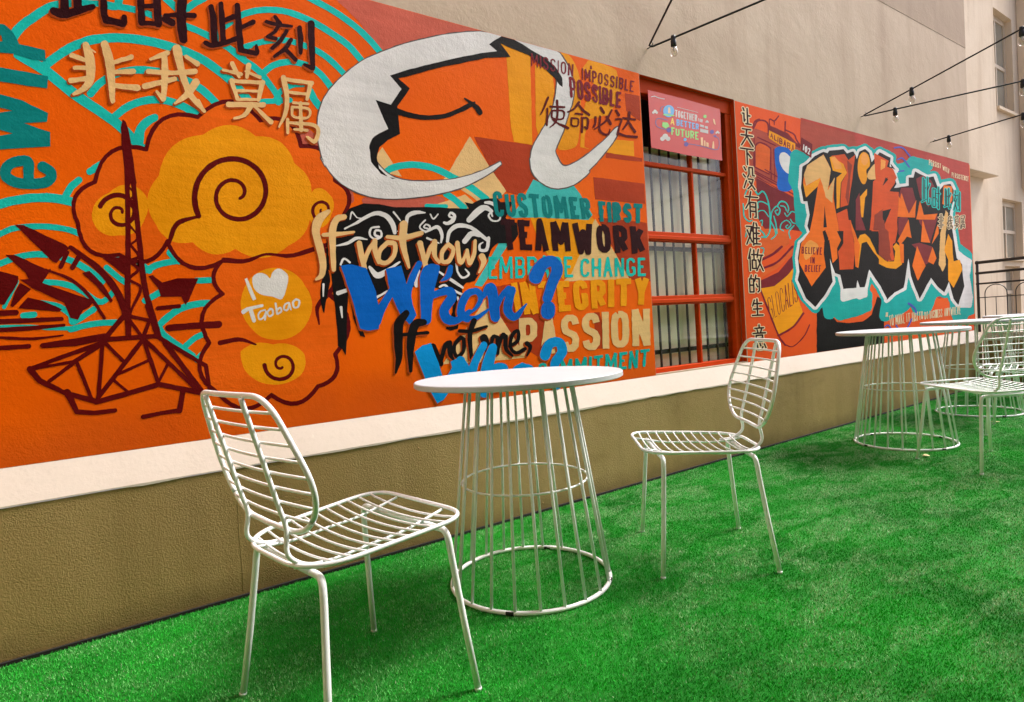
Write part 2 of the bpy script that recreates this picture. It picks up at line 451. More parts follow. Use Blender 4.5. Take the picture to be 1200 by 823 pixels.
# traced designs of the two murals and the poster, in wall coordinates
ART_LEFT = [
    ('background', None, 'salmon',
     '1686 4706 -11 0 -10 0 -13 0 -10 0 -12 0 -9 0 -12 0 -10 0 -13 0 -10 0 -12 0 -12 0 -2 0 10 0 6 0 10 0 6 0 10 0 6 0 10 0 8 0 9 0 9 0 9 0 8 0 10 0 9 0 9 0 7 -9 9 -1 6 -11 8 -1 7 -9 10 -2 8 -7 10 0 7 -6 11 1 10 -6 9 2 8 -6 11 0 8 -8 9 0 7 -10 10 -2 6 -11 9 -2 6 -8 11 -3 6 -8 11 -3 7 -8 10 -2 7 -9 9 -2 6 -12 9 -3 7 -12 9 -3 8 -10 9 -2 9 -9 10 -2 7 -9 9 -2 7 -11 9 -4 6 -14 10 -4 4 -13 9 -8 5 -15 8 -7 4 -19 8 -4 6 -13 9 -5 7 -14 7 -6 4 -24 7 -9 4 -16 9 -7 5 -16 7 -8 4 -20 9 -8 9 -16 10 6 12 2 16 12 12 2 19 17 12 3 16 13 12 2 15 8 14 2 15 7 10 0 16 8 12 0 15 9 15 3 15 13 14 5 17 11 13 2 17 9 10 0 18 9 12 2 16 10 14 4 18 15 13 1 16 10 12 0 18 8 10 -1 16 7 13 1 17 9 11 1 19 13 15 5 18 14 14 2 16 10 15 3 16 10 14 2 18 11 14 1 16 8 13 -1 14 7 14 -2 16 6 11 -3 16 7 14 -1 14 8 14 0 19 12 14 1 17 10 16 2 15 7 14 1 19 7 11 -1 17 6 14 -1 15 7 14 -1 18 8 14 -1 17 10 12 -2 20 10 12 -1 18 8 14 0 18 9 15 1 18 9 14 2 18 9 18 2 15 7 15 0 18 7 15 -2 16 6 15 -2 23 9 -14 7 -18 -2 -15 2 -13 -1 -12 1 -18 0 -12 0 -12 0 -12 0 -15 0 -12 0 -14 0 -12 0 -15 0 -9 0 -17 0 -9 0 -15 0 -12 0 -17 0 -11 0 -18 0 -11 0 -15 0 -13 0 -15 0 -12 0 -17 0 -11 0 -14 0 -14 0 -14 0 -12 0 -16 0 -11 0 -14 0 -11 0 -17 0 -11 0 -14 0 -11 0 -16 0 -11 0 -17 0 -11 0 -16 0 -10 0 -14 0 -13 0 -14 0 -10 0 -14 0 -10 0 -16 0 -10 0 -14 0 -11 0 -15 0 -11 0 -15 0 -11 0 -15 0 -11 0 -15 0 -10 0 -15 0 -9 0 -15 0 -10 0 -12 0 -11 0 -12 0 -11 0 -15 0 -10 0 -15 0 -10 0 -15 0 -12 0 -12 0 -10 0 -15 0 -10 0 -12 0 -10 0 -12 0 -10 0 -12 0 -10 0 -14 0 -10 0 -14 0 -10 0 -14 0 -10 0 -14 0 -12 0 -12 0 -9 0 -14 0 -9 0 -12 0 -9 0 -12 0 -7 0 -14 0 5 0 -5 0 5 0 -6 0 13 0 -3 0 5 0 -5 0 -18 0 -12 0 -14 0 -11 0 -14 0 -9 0 -14 0 -11 0 -14 0 -9 0 -13 0 -11 0 -14 0 -9 0 -13 0 -11 0 -14 0 -11 0 -13 0 -9 0 -13 0 -11 0 -13 0 -11 0 -13 0 -9 0 -13 0 -11 0 -13 0 -10 0 -11 0 -13 0 -10 0 -11 0 -11 0 -10 0 -13 0 -10 0 -13 0'),
    ('background', None, 'salmon',
     '1370 3562 -10 -5 -10 -1 -12 -6 -9 -1 -16 -12 -8 -16 5 -7 4 -16 11 -9 10 -23 5 -19 10 -6 7 -13 7 -5 6 -12 10 -3 7 -10 8 -4 7 -18 8 -4 7 -10 10 -4 7 -12 6 -6 7 -16 9 -8 5 -17 7 -10 5 -11 11 -6 7 -14 6 -7 5 -23 10 -9 5 -17 6 -9 6 -20 8 -9 2 -35 12 -24 10 -8 5 -24 7 -7 6 -17 8 -7 6 -19 8 -4 8 -11 10 -4 6 -18 8 -9 6 -14 10 -2 10 -12 9 -1 8 -7 11 1 10 -3 13 5 9 -2 14 6 9 -1 13 6 11 -2 13 6 9 -3 11 7 13 0 14 12 9 3 13 19 0 25 -3 11 -3 35 -12 8 -6 15 -9 9 -6 17 -10 7 -18 41 -12 8 -7 12 -6 6 -8 26 -8 4 -8 12 -9 2 -8 13 -10 3 -8 8 -13 2 -6 9 -8 5 -7 16 -9 4 -9 9 -8 3 -8 15 -8 6 -5 17 -9 9 1 41 -9 18 -1 39 -9 26 -9 9 -6 14 -10 5 -8 9 -10 2 -7 11 -9 3 -7 11 -10 -1 -10 5 -10 -2 -8 4 -11 -1 -8 5 -10 -1 -9 5 -10 -3 -10 4 -10 -3 -8 6 -11 -1 -8 6 -10 -3/2309 3085 -12 -5 -12 2 -13 -6 -12 1 -14 -5 -12 2 -13 -4 -11 4 -12 -4 -12 4 -12 -5 -12 2 -14 -6 -12 0 -12 -6 -12 1 -14 -5 -11 4 -12 -4 -9 5 -14 -4 -11 2 -12 -6 -12 1 -14 -7 -11 -1 -14 -8 -13 -1 -12 -8 -12 -1 -27 -20 12 -37 11 -2 9 -9 12 -3 7 -9 11 -4 7 -10 13 0 10 -5 11 3 11 -5 12 3 9 -4 14 3 11 -5 12 3 12 -3 12 4 11 -2 14 3 10 -4 14 2 9 -5 12 4 12 -3 12 5 12 -2 15 5 12 -2 12 4 10 -5 14 3 12 -5 12 4 10 -2 15 5 12 0 15 6 13 0 15 7 12 -2 13 5 12 -4 15 4 10 -4 13 5 15 -1 13 6 13 -2 13 7 15 0 15 9 13 0 14 8 13 0 16 11 15 1 16 11 13 2 17 12 13 2 19 19 14 7 10 21 -1 5 -11 4 -11 10 -15 -1 -10 8 -14 -2 -12 4 -14 -4 -13 4 -13 -3 -12 5 -14 -2 -12 6 -11 -3 -12 3 -16 -5 -10 2 -16 -6 -12 1 -15 -5 -11 3 -15 -4 -10 5 -12 -3 -13 5 -12 -4 -15 3 -12 -4 -10 3 -15 -4 -10 4 -15 -4'),
    ('background', None, 'rust',
     '5140 4438 10 -197 165 -70 59 -14 9 127 1 162 -49 1/3075 3680 30 -61 56 -90 129 -228 35 4 36 -47 48 -73 166 -25 86 70 50 36 38 37 41 32 -57 134 -1 22 7 52 19 92 5 49 -633 -1/4789 3729 -5 -60 131 6 81 -2 247 7 124 9 4 40 -50 -3 -74 3 -77 -3/4577 3437 3 -190 5 -52 54 3 178 -2 73 3 324 -3 78 6 82 -2 4 2 -3 84 4 147 -117 2 -81 -2 -76 3 -75 -2 -326 6 -74 -4/4610 2996 4 -12 39 -64 101 -158 77 -112 47 -81 64 -85 72 -116 34 -48 181 -17 93 -3 68 -7 3 17 -4 202 3 110 -8 140 4 137 -5 77 -48 5 -270 8 -75 -1 -84 6 -235 4/3473 2300 -126 -23 -51 -4 -36 -8 -64 -8 -61 -195 135 -149 38 -19 -35 -34 -114 -141 67 -15 62 -8 61 -13 115 -14 206 -134 45 75 26 36 44 82 85 132 32 63 29 43 -101 14 -63 3 -60 8 -90 -9 -52 131 -49 104 -28 72 -8 12/4466 1962 -3 -144 8 -260 41 4 61 -1 75 7 -100 389 -3 3'),
    ('background', None, 'amber',
     '3450 4631 -2 -2 64 -121 3 -109 -5 -109 4 -89 -3 -75 3 -83 -5 -78 2 -85 2 -56 24 -133 104 -3 50 2 70 -5 6 39 13 320 9 74 -1 94 8 93 5 151 8 67 -2 87 -213 31 -80 -8/4216 4706 -5 0 6 -3 96 -114 17 -25 41 -104 5 -67 -18 -88 -21 -71 -21 -49 -15 -58 -23 -57 -107 -200 -15 -41 -42 -79 -14 -45 2 -15 18 -11 76 5 72 19 68 27 31 30 13 24 21 62 17 81 10 78 17 62 24 274 -4 125 -5 44 -14 45 -39 76 -42 46 -40 25 -40 4 -37 0/4614 4705 -20 -18 -81 -88 87 -97 88 -54 21 -112 -29 -14 -86 -52 -64 -32 -70 -193 -10 -88 -17 -73 -21 -141 126 -8 4 2 -13 4 -55 8 0 10 11 107 27 74 19 39 30 78 90 32 62 15 56 21 86 24 51 50 32 35 19 26 54 55 23 28 46 175 -53 155 -68 20 -154 13 -96 0/3867 4506 -6 -41 -18 -314 -9 -68 0 -90 -9 -105 28 -102 40 58 41 68 19 22 58 84 32 54 20 73 11 59 24 74 -7 174 -84 49 -75 0/4814 3880 -115 -80 91 -71 74 2 62 -4 169 5 62 4 81 0 3 175 -63 -8 -107 -4 -61 -7 -64 -1/3678 2955 67 -176 37 -83 50 -70 61 -75 149 -208 16 -19 5 0 31 20 49 23 41 24 67 101 20 22 43 72 144 198 46 79 68 93 -48 39 -15 2 -170 -14 -57 1 -54 -4 -89 -1 -52 -5 -55 0 -187 -14 -85 0'),
    ('background', None, 'cream',
     '3026 3678 -61 -82 -24 -41 -28 -34 -25 -38 -28 -33 -24 -40 -50 -73 -82 -100 -26 -37 -29 -31 -25 -39 41 19 136 69 57 -29 41 -27 83 -40 85 -52 113 27 85 14 51 12 35 26 52 46 -21 29 -96 112/2134 3471 -46 -60 -7 -22 -9 -52 34 -30 37 -28 29 -28 126 -18/2926 3124 -40 -16 -73 -23 -65 -28 -95 -31 -87 -35 326 -9 9 0 48 15 53 21 41 20 -50 42 -62 45/4568 2983 -28 -35 -86 -143 -12 -14 -29 -49 -32 -43 -67 -111 -31 -42 -26 -45 -32 -44 -28 -47 -20 -23 -97 -70 -12 -11 2 -2 65 -2 272 10 112 -2 112 6 257 1 146 6 10 3 -184 262 -111 142 -81 123/3102 2167 -16 -19 -31 -29 -80 -100 -31 -30 -26 -33 -29 -30 -26 -35 -29 -29 -79 -96 -47 -47 -59 -77 -45 -45 -32 -39 1 -1 102 -1 81 -7 49 0 180 -9 63 1 49 4 220 -4 85 4 91 -2 28 2 -290 431 -34 56'),
    ('background', None, 'teal',
     '4069 3648 -4 -6 -25 -142 109 -8 -1 12 -17 50/3749 3339 -82 -115 -52 -85 -105 -119 -55 -69 -10 -16 52 1 303 22 262 1 279 6 60 -2 68 4 64 57 -124 158 -39 58 -82 79 -121 -34 -60 -20 -143 -3 -57 21 -54 24/3295 2702 -49 -61 -149 -201 -63 -78 -65 -89 59 -10 24 -1 61 70 81 106 197 240 4 7'),
    ('wave_pattern', 'turquoise scallop wave arcs', 'turq',
     '1585 4625 -18 -10 -6 -11 -3 -16 8 -12 81 -25 90 -24 95 -37 110 -55 45 -27 93 -73 82 -80 11 -2 16 3 8 5 11 12 3 13 -4 14 -80 81 -78 61 -95 56 -97 46 -69 26 -136 41 -57 14/291 4286 -5 -5 -9 -12 -12 -50 -41 -1 -46 -7 -32 -7 -55 -8 -61 -16 -19 -5 -69 -26 -32 -18 -16 -11 -49 -44 -51 -54 -20 -18 -32 -38 -29 -39 -13 -24 -38 -63 -2 -5 -3 -15 2 -14 7 -10 10 -4 6 0 12 7 9 11 27 47 12 23 19 30 9 14 31 38 18 17 53 56 36 36 28 19 32 16 68 30 101 27 38 6 51 -4 23 0 24 6 10 6 74 1 56 -2 32 -4 58 -13 76 -7 99 -13 77 -16 102 -36 95 -45 77 -55 87 -50 30 -21 13 -13 6 -13 12 -6 7 -9 65 -89 14 -23 3 -7 -9 -16 -61 -11 -74 -21 -11 -13 -2 -11 7 -12 12 -3 92 23 51 10 11 -9 14 -1 10 5 12 15 74 17 11 11 4 8 -1 12 -6 7 -14 3 -64 -14 -5 16 4 7 15 15 35 28 39 24 27 12 64 13 7 5 8 10 2 8 -2 10 -4 6 -8 4 -10 0 -58 -14 -45 -18 -20 -12 -55 -41 -19 -20 -77 107 37 37 17 15 20 13 45 23 48 16 25 7 30 3 37 0 47 -8 52 -15 43 -26 30 -30 47 -61 22 -24 12 -2 19 8 10 15 3 11 -4 12 -53 66 -29 32 -18 16 -50 33 -52 16 -50 7 -36 2 -35 -1 -28 -5 -75 -23 -24 -12 -42 -24 -17 -13 -35 -31 -23 -25 -45 35 -62 31 -3 14 -6 7 -54 31 -42 19 -19 14 -37 13 3 21 8 35 2 14 39 36 70 68 55 40 84 43 49 17 53 14 96 14 36 0 83 -10 48 -9 63 -17 60 -22 109 -46 66 -35 40 -25 106 -105 13 -1 18 8 7 7 7 14 1 9 -4 8 -86 90 -43 33 -44 25 -143 64 -85 30 -103 23 -45 7 -41 3 -70 -2 -31 -3 -88 -19 -78 -26 -20 -9 -64 -34 -56 -40 -63 -56 -46 -46 -14 -3 -11 -6 -12 -18 -5 -21 -4 -38 -4 -12 -55 23 -82 22 -37 7 -72 10 -77 6 -150 23 -57 1 -40 -2 5 23 5 15 2 11 -2 7 -4 7 -7 4 -7 0/826 4422 -9 -5 -51 -41 -43 -42 -27 -29 -6 -10 -23 1 -10 4 -25 18 -42 36 -6 3 -10 -1 -13 -9 -8 -14 -2 -9 2 -9 4 -6 70 -60 21 -8 31 1 14 8 11 14 7 1 11 8 24 25 31 30 58 45 13 14 7 18 -2 12 -6 6 -7 3/221 4005 -43 -15 -47 -15 -16 -7 -34 -18 -22 -16 -37 -22 -41 -32 -39 -36 -17 -18 -53 -53 -30 -36 -106 56 -10 1 -6 -3 -10 -10 -8 -16 0 -19 3 -6 4 -5 43 -26 28 -15 54 -35 23 -19 112 -102 62 -45 72 -47 83 -61 42 -39 83 -95 -32 -10 -34 -16 -23 -13 -57 -28 -42 -28 -19 -18 -46 -37 -7 -9 -20 -15 -6 -12 -1 -8 2 -11 6 -7 8 -2 6 2 40 27 19 16 42 30 24 13 34 26 45 29 67 26 32 7 76 22 5 3 10 11 56 6 27 0 26 -7 33 -21 17 -7 15 3 9 11 3 6 0 7 -2 9 -4 6 -38 23 -38 12 -30 3 -46 -2 -44 -6 -56 -14 -4 7 7 38 4 35 7 19 11 18 23 26 15 14 24 17 9 9 3 9 1 16 -3 9 -8 6 -6 1 -10 -3 -37 -21 -29 -24 -24 -29 -19 -30 -14 -36 -3 -14 -28 35 -58 57 52 52 41 32 52 28 58 20 41 8 51 1 34 -5 77 -26 116 -69 14 0 9 4 10 12 4 19 -2 8 -5 7 -34 23 -48 29 -52 26 -41 14 -36 8 -31 5 -29 1 -90 -14 -36 -14 -36 -17 -49 -28 -41 -32 -63 -67 -58 45 -36 22 -70 51 -73 61 -43 40 -34 29 6 8 35 38 36 36 31 27 18 17 29 22 15 11 60 35 36 16 37 13 81 22 68 10 100 5 54 -1 48 -5 46 -2 31 -5 77 -19 40 -13 55 -21 103 -66 63 -49 30 -28 52 -64 24 -27 11 -4 11 1 14 10 10 15 2 10 -3 14 -28 39 -48 55 -48 46 -33 26 -88 59 -36 21 -50 22 -85 26 -33 6 -101 13 -59 4 -82 0 -50 -3 -91 -14/1361 4232 -76 -20 -74 -26 -127 -65 -16 -11 -5 -10 -1 -15 9 -9 9 -1 16 6 114 59 74 27 26 8 57 11 31 4 36 1 128 -18 58 -16 51 -23 33 -19 83 -63 59 -56 11 -2 11 2 7 5 11 11 2 13 -5 13 -101 91 -43 31 -76 39 -59 18 -96 16 -82 5 -32 -1/361 3814 -38 -12 -57 -22 -61 -37 -41 -35 -38 -37 -11 -13 -48 -72 -3 -8 2 -13 3 -7 6 -4 11 0 9 4 7 8 35 52 11 15 37 38 43 33 48 29 18 8 38 13 41 10 69 8 81 -1 65 -10 36 -8 39 -15 62 -28 25 -18 44 -39 23 -25 16 -21 12 -22 11 -35 8 -41 -3 -10 2 -9 6 -11 10 -6 13 -1 16 9 43 45 19 23 24 22 16 19 7 17 -4 18 -11 10 -16 1 -17 -11 -59 -63 -10 43 -13 29 -17 25 -21 23 -48 48 -23 18 -58 34 -39 14 -82 21 -33 6 -31 3 -29 2 -76 -3 -24 -2/1546 3871 -9 -5 -11 -12 -4 -21 25 -60 21 -31 29 -32 15 -5 14 4 13 10 4 6 6 16 -2 10 -41 48 -31 66 -12 7/1336 3580 -126 -42 -23 -11 -36 -24 -39 -33 -29 -20 -10 -14 1 -14 11 -10 13 0 18 12 38 34 39 25 85 35 66 19 14 13 4 20 -4 7 -6 4/1424 3392 -45 -16 -78 -39 -6 -7 -1 -13 4 -8 9 -4 16 3 54 26 46 16 27 5 28 3 113 5 15 7 6 10 1 10 -2 8 -5 5 -8 2 -21 0 -74 -7 -48 -2/2410 3380 -31 -4 -95 -20 -56 -18 -49 -22 -61 -47 -14 -16 -3 -9 1 -13 5 -8 7 -6 14 -2 13 2 21 14 27 25 20 12 86 32 94 18 35 4 40 0 90 -5 49 -6 58 -16 79 -28 167 -65 98 -49 141 -86 17 -2 17 2 22 18 3 20 -8 17 -156 96 -108 49 -116 41 -56 24 -67 23 -113 23 -89 5/404 3063 -29 -14 -81 -46 -8 -7 -4 -6 -1 -11 1 -9 5 -6 6 -4 15 2 110 61 4 5 4 12 0 11 -4 7 -5 4 -6 2/-25 3021 -48 -46 -18 -29 -25 -51 -38 5 -42 2 -44 -7 -29 -2 -32 -6 -92 -27 -55 -24 -11 -13 -4 -14 0 -8 3 -7 5 -6 6 -5 6 0 13 3 62 27 96 24 33 4 59 2 42 -4 51 -11 61 -17 9 1 10 6 9 15 1 19 -5 11 -8 7 -35 7 -33 10 27 51 40 43 8 11 2 14 -4 10 -8 5/2724 3144 -19 -8 -11 -18 0 -14 10 -13 88 -44 99 -76 18 -2 24 11 12 23 -1 10 -8 10 -117 84 -75 36/2520 3013 -16 -9 -6 -9 5 -15 14 -7 104 8 99 -1 10 6 11 14 -5 16 -15 6 -60 -5/-280 2704 -79 -13 -30 -8 -14 -7 -62 -40 -4 -9 -1 -7 3 -8 5 -6 6 -1 11 5 18 12 38 22 30 10 31 7 90 7 39 -2 64 -6 24 -6 25 -9 31 -14 80 -50 74 -62 56 -61 7 -1 10 2 4 4 5 9 1 8 -5 10 -55 61 -27 24 -30 25 -50 35 -75 42 -31 12 -69 13 -40 4/171 2599 -5 -3 -9 -11 -2 -14 3 -9 89 -99 47 -47 -4 -14 1 -7 3 -7 8 -5 8 0 10 4 9 -4 12 1 11 11 2 10 2 2 30 16 36 12 79 17 7 1 8 -3 11 2 12 7 44 5 95 1 52 -7 97 -21 10 2 12 14 -1 17 -4 7 -6 4 -84 21 -56 8 -48 3 -109 -9 -49 53 -8 4 -10 1 -8 -2 -13 -10 -7 -20 5 -15 20 -25 -51 -11 -37 -11 -17 -6 -37 -22 -88 92 -55 62 -6 4/-281 2528 -13 -1 -46 -10 -45 -14 -13 -5 -59 -31 -19 -8 -6 -9 -2 -7 2 -12 6 -7 5 -2 5 0 71 36 70 24 52 6 59 -3 44 -10 27 -9 31 -13 34 -21 47 -35 34 -34 46 -50 7 -2 7 0 11 12 1 13 -3 10 -44 51 -37 36 -53 40 -60 30 -29 11 -24 6 -42 6 -41 3/86 2444 -6 -4 -7 -10 -1 -7 2 -7 3 -6 32 -36 41 -43 43 -36 10 -2 12 7 4 16 -1 7 -4 6 -47 38 -67 74 -6 3/673 2358 -56 -3 -5 -2 -9 -10 -1 -11 4 -12 10 -6 35 -2 55 4 26 -1 55 -8 71 -13 6 0 10 6 5 8 1 11 -1 8 -5 7 -6 3 -84 16 -77 6/1325 2348 -7 -5 1 -9 65 -85 49 -73 -3 -6 -13 -12 -28 -18 -32 -26 -9 -13 0 -14 6 -14 13 -8 13 -1 14 6 9 10 40 30 28 31 12 22 0 24 -4 14 -10 15 -47 50 -79 74 -10 8/-248 2349 -7 -2 -7 -13 1 -12 6 -8 11 -4 48 -2 22 -4 49 -17 28 -12 39 -28 51 -51 12 -9 22 -10 20 -1 14 6 13 9 24 23 15 19 17 18 11 16 0 12 -3 9 -7 4 -11 0 -14 -12 -25 -33 -21 -22 -13 -9 -8 0 -16 6 -10 7 -38 39 -28 23 -50 29 -25 12 -25 7 -44 7/-387 2347 -5 -4 -9 -16 -29 -67 -11 -21 -10 -24 -17 -34 0 -9 5 -8 7 0 7 7 11 26 18 35 9 23 32 65 4 14 0 7 -4 7/383 2277 -49 -32 -23 -12 -29 -18 -9 -16 1 -7 3 -8 8 -7 10 -1 102 59 9 13 -1 17 -8 10 -7 3/676 2194 -43 -1 -62 -11 -19 -4 -53 -20 -44 -26 -55 -42 -25 -24 -27 -30 -9 -7 -8 -8 -2 -6 0 -11 4 -9 9 -7 13 -1 13 -31 23 -30 120 -112 37 -37 7 -3 6 -1 1 -12 3 -10 7 -7 9 -4 5 0 6 3 55 46 16 10 36 11 54 5 26 5 12 9 5 12 0 8 -7 13 -12 6 -84 -7 -17 -5 -36 -16 -41 -30 -23 -21 0 11 -3 8 -44 42 28 26 27 22 15 9 50 22 19 6 59 11 111 3 10 5 4 6 3 14 -5 11 -8 6 -21 2 -94 -3 -23 -2 -54 -14 -69 -29 -29 -21 -32 -29 -21 -16 -51 45 -43 44 -13 21 -8 25 39 35 39 32 14 10 31 19 15 7 54 17 60 10 25 1 101 -12 76 -16 9 0 11 4 11 14 2 9 -4 15 -11 9 -14 3 -42 4 -73 15/-281 2215 -5 -3 -7 -12 1 -11 4 -8 12 -6 56 -10 21 -8 21 -15 20 -19 14 -17 2 -5 0 -34 6 -13 7 -5 15 0 18 8 37 26 18 15 44 30 9 10 2 5 0 12 -5 8 -7 5 -9 0 -37 -28 -18 -16 -48 -31 -1 20 -6 18 -30 33 -25 22 -29 13 -65 16/-326 2144 -48 -5 -10 -10 -1 -9 1 -9 6 -8 9 -3 57 6 8 6 3 4 1 11 -1 8 -3 6 -5 3/99 2076 -76 -1 -53 -6 -103 -27 -57 2 -49 6 -28 2 -69 10 -106 4 -55 0 -8 -4 -2 -9 1 -5 2 -5 10 -4 113 -1 74 -6 51 -10 102 -7 7 -11 11 -3 21 4 37 13 66 13 53 5 52 -2 34 1 6 4 6 12 -1 8 -3 8 -11 8/740 1709 -107 0 -13 -12 -2 -9 0 -12 6 -12 10 -6 41 -3 70 0 14 9 5 12 1 8 -3 10 -6 8 -8 6'),
    ('cloud_scroll', 'plain yellow orange painted cloud scroll', 'maroon',
     '945 3684 -58 -15 -59 -32 -75 -63 -37 -39 -50 6 -74 -7 -53 -21 -49 -30 -44 -45 -24 -36 -10 -17 -7 -19 -17 -38 -19 -65 -25 6 -21 1 -34 -5 -23 -1 -50 -15 -46 -30 -38 -41 -29 -44 -28 -67 -18 -64 -34 -20 -36 -28 -28 -34 -17 -29 -14 -45 0 -25 -2 -25 1 -17 2 -8 2 -25 12 -37 -1 -10 2 -25 0 -25 7 -24 4 -26 9 -19 8 -25 30 -35 29 -19 53 -14 33 1 47 9 6 -7 32 -19 13 -4 29 -15 42 -4 41 6 41 20 37 33 36 46 13 24 1 -2 8 -25 23 -45 31 -43 14 -15 29 -14 22 -15 36 -9 39 -1 31 4 55 16 -6 -15 -8 -16 -5 -19 -4 -22 0 -37 12 -36 20 -32 6 -6 4 -10 -32 -19 -26 -22 -31 -30 -21 -26 -6 -15 -17 -33 -5 -33 -5 -14 -1 -17 3 -28 -1 -12 12 -41 1 -11 4 -16 13 -25 3 -13 -17 -22 -30 -49 -10 -23 -1 -10 -11 -34 -4 -58 7 -26 4 -26 13 -27 2 -9 8 -17 22 -22 18 -24 37 -37 5 -9 37 -48 15 -16 32 -28 41 -28 48 -14 54 -2 54 17 52 29 41 31 33 -27 43 -28 24 -12 38 -14 52 -3 47 11 49 26 46 38 38 44 43 8 45 19 35 22 26 26 25 48 4 25 -1 67 -3 11 -3 30 37 44 16 15 21 30 31 53 11 37 7 14 3 23 -1 34 3 14 -10 50 0 12 -7 18 -17 27 -13 31 -23 25 -19 25 -29 24 -21 24 36 57 14 26 10 25 2 12 12 40 2 65 -4 11 -6 29 -8 18 -9 8 -28 43 -33 33 -12 8 49 15 46 25 41 37 28 38 4 14 17 41 3 32 4 16 -3 53 30 42 5 16 18 38 7 29 3 44 -16 40 -22 32 -32 30 -41 23 5 47 -7 62 -16 59 -33 45 -32 19 -11 10 -51 15 -69 3 -46 -5 -7 48 -6 18 -15 33 -27 46 -32 27 -51 15 -51 2 -27 -3 -32 -7 -51 -17 -21 19 -17 23 -13 11 -28 14 -21 19 -48 17 -53 4'),
    ('cloud_scroll', None, 'tang',
     '937 3651 -46 -13 -53 -28 -56 -43 -61 -63 -7 -1 -51 5 -69 -5 -50 -16 -43 -27 -35 -37 -36 -60 -21 -50 -20 -74 -6 -7 -17 -1 -46 7 -56 -3 -43 -14 -39 -25 -34 -34 -30 -45 -6 -19 -16 -40 -16 -60 -5 -13 -43 -26 -31 -25 -24 -29 -17 -29 -9 -35 -3 -28 2 -39 3 -15 8 -23 4 -18 1 -52 7 -25 3 -29 18 -40 19 -25 28 -18 32 -10 34 -2 62 10 45 -29 32 -14 15 -3 25 -1 38 5 33 17 32 28 32 40 29 53 9 6 5 -3 4 -7 9 -28 11 -23 3 -10 25 -48 36 -38 9 -7 30 -15 43 -10 51 2 59 19 65 34 6 0 4 -2 2 -6 -2 -8 -30 -34 -21 -31 -14 -28 -6 -27 3 -36 6 -21 18 -33 27 -30 0 -10 -5 -6 -54 -32 -40 -33 -30 -36 -17 -39 -10 -49 3 -45 10 -30 6 -30 12 -26 8 -24 -2 -6 -13 -21 -23 -30 -12 -19 -13 -28 -13 -42 -1 -46 9 -41 14 -34 10 -16 23 -29 56 -59 27 -39 40 -41 24 -14 22 -17 44 -12 39 0 33 8 14 5 49 27 54 40 6 2 7 -3 54 -45 37 -21 44 -15 41 -3 40 8 41 22 41 35 45 49 51 11 38 16 31 21 21 26 14 30 7 26 0 52 -10 32 -2 23 61 68 34 50 7 12 24 61 5 67 -11 50 -23 43 -4 14 -11 16 -39 44 -26 22 -31 29 -3 9 1 7 8 12 35 46 26 56 14 50 3 41 -3 19 -16 40 -18 25 -4 11 -13 15 -29 25 -56 37 -4 8 5 9 8 5 57 7 47 14 36 21 31 25 25 32 15 43 8 38 0 69 29 47 20 40 7 38 0 33 -10 31 -13 19 -11 11 -34 24 -29 16 -10 9 4 73 -5 53 -13 41 -22 33 -11 11 -33 18 -42 16 -54 3 -68 -8 -6 2 -6 11 -4 38 -17 60 -18 31 -11 15 -23 13 -8 8 -34 13 -46 2 -56 -10 -58 -22 -5 -1 -11 9 -16 21 -26 25 -51 38 -52 17 -44 4'),
    ('cloud_scroll', None, 'amber',
     '928 3491 -44 -10 -47 -20 -46 -28 -48 -39 -59 -16 -55 -23 -47 -31 -41 -37 -36 -47 -25 -46 -7 -17 -10 -29 -6 -13 -17 -65 -36 -51 -23 -42 -15 -41 -7 -37 -5 17 -7 15 -10 15 -17 19 -15 11 -22 9 -33 5 -22 -2 -22 -6 -11 -6 -33 -24 -22 -24 -34 -20 -28 -26 -16 -21 -16 -32 -7 -26 -7 -31 1 -34 11 -32 8 -18 12 -16 20 -17 19 -10 22 -6 25 1 27 4 28 0 24 4 23 9 21 13 20 20 16 21 4 10 9 14 18 44 8 15 13 46 3 -26 9 -37 27 -55 9 -25 8 -16 11 -17 25 -26 23 -19 30 -13 34 -4 38 2 40 6 24 -29 35 -28 31 -17 35 -10 35 -1 38 6 45 16 38 22 45 -31 48 -21 48 -12 46 -1 49 8 51 22 48 30 24 17 24 20 53 30 42 31 34 36 27 40 19 43 10 35 17 -32 25 -37 49 9 20 10 30 25 18 24 20 53 18 37 7 22 2 21 0 20 -5 23 -7 17 -13 16 -34 34 -32 16 -29 0 -32 -12 -22 -29 -1 63 -4 20 -16 38 -20 33 -14 16 -62 50 -17 51 -16 36 -26 35 -33 32 -24 11 -29 9 -29 8 -19 1 -28 0 -53 -6 -42 30 -46 21 -44 11/1159 2429 -27 -4 -37 -9 -32 -13 -34 -19 -24 -19 -26 -26 -30 -43 -12 -21 -3 -11 -13 -29 -16 -62 -1 -39 4 -38 4 -18 5 -19 14 -35 22 -38 42 -53 20 -20 22 -14 38 -16 67 -12 38 -1 36 5 33 9 30 13 46 28 28 27 17 20 28 43 19 43 9 24 8 41 2 22 -5 39 -8 38 -8 22 -27 45 -13 29 -12 19 -32 35 -26 20 -23 14 -38 14 -55 9/1016 1859 -28 -2 -34 -9 -49 -25 -28 -22 -2 -34 1 -19 9 -57 6 -19 9 -20 24 -36 42 -39 26 -17 40 -18 60 -15 41 -3 24 2 18 2 41 9 42 18 42 24 18 21 14 20 14 42 3 20 -2 43 -5 22 -10 16 -17 19 -23 20 -27 17 -51 18 -36 5 -32 1 -34 -6 -32 11 -32 7'),
    ('cloud_scroll', None, 'maroon',
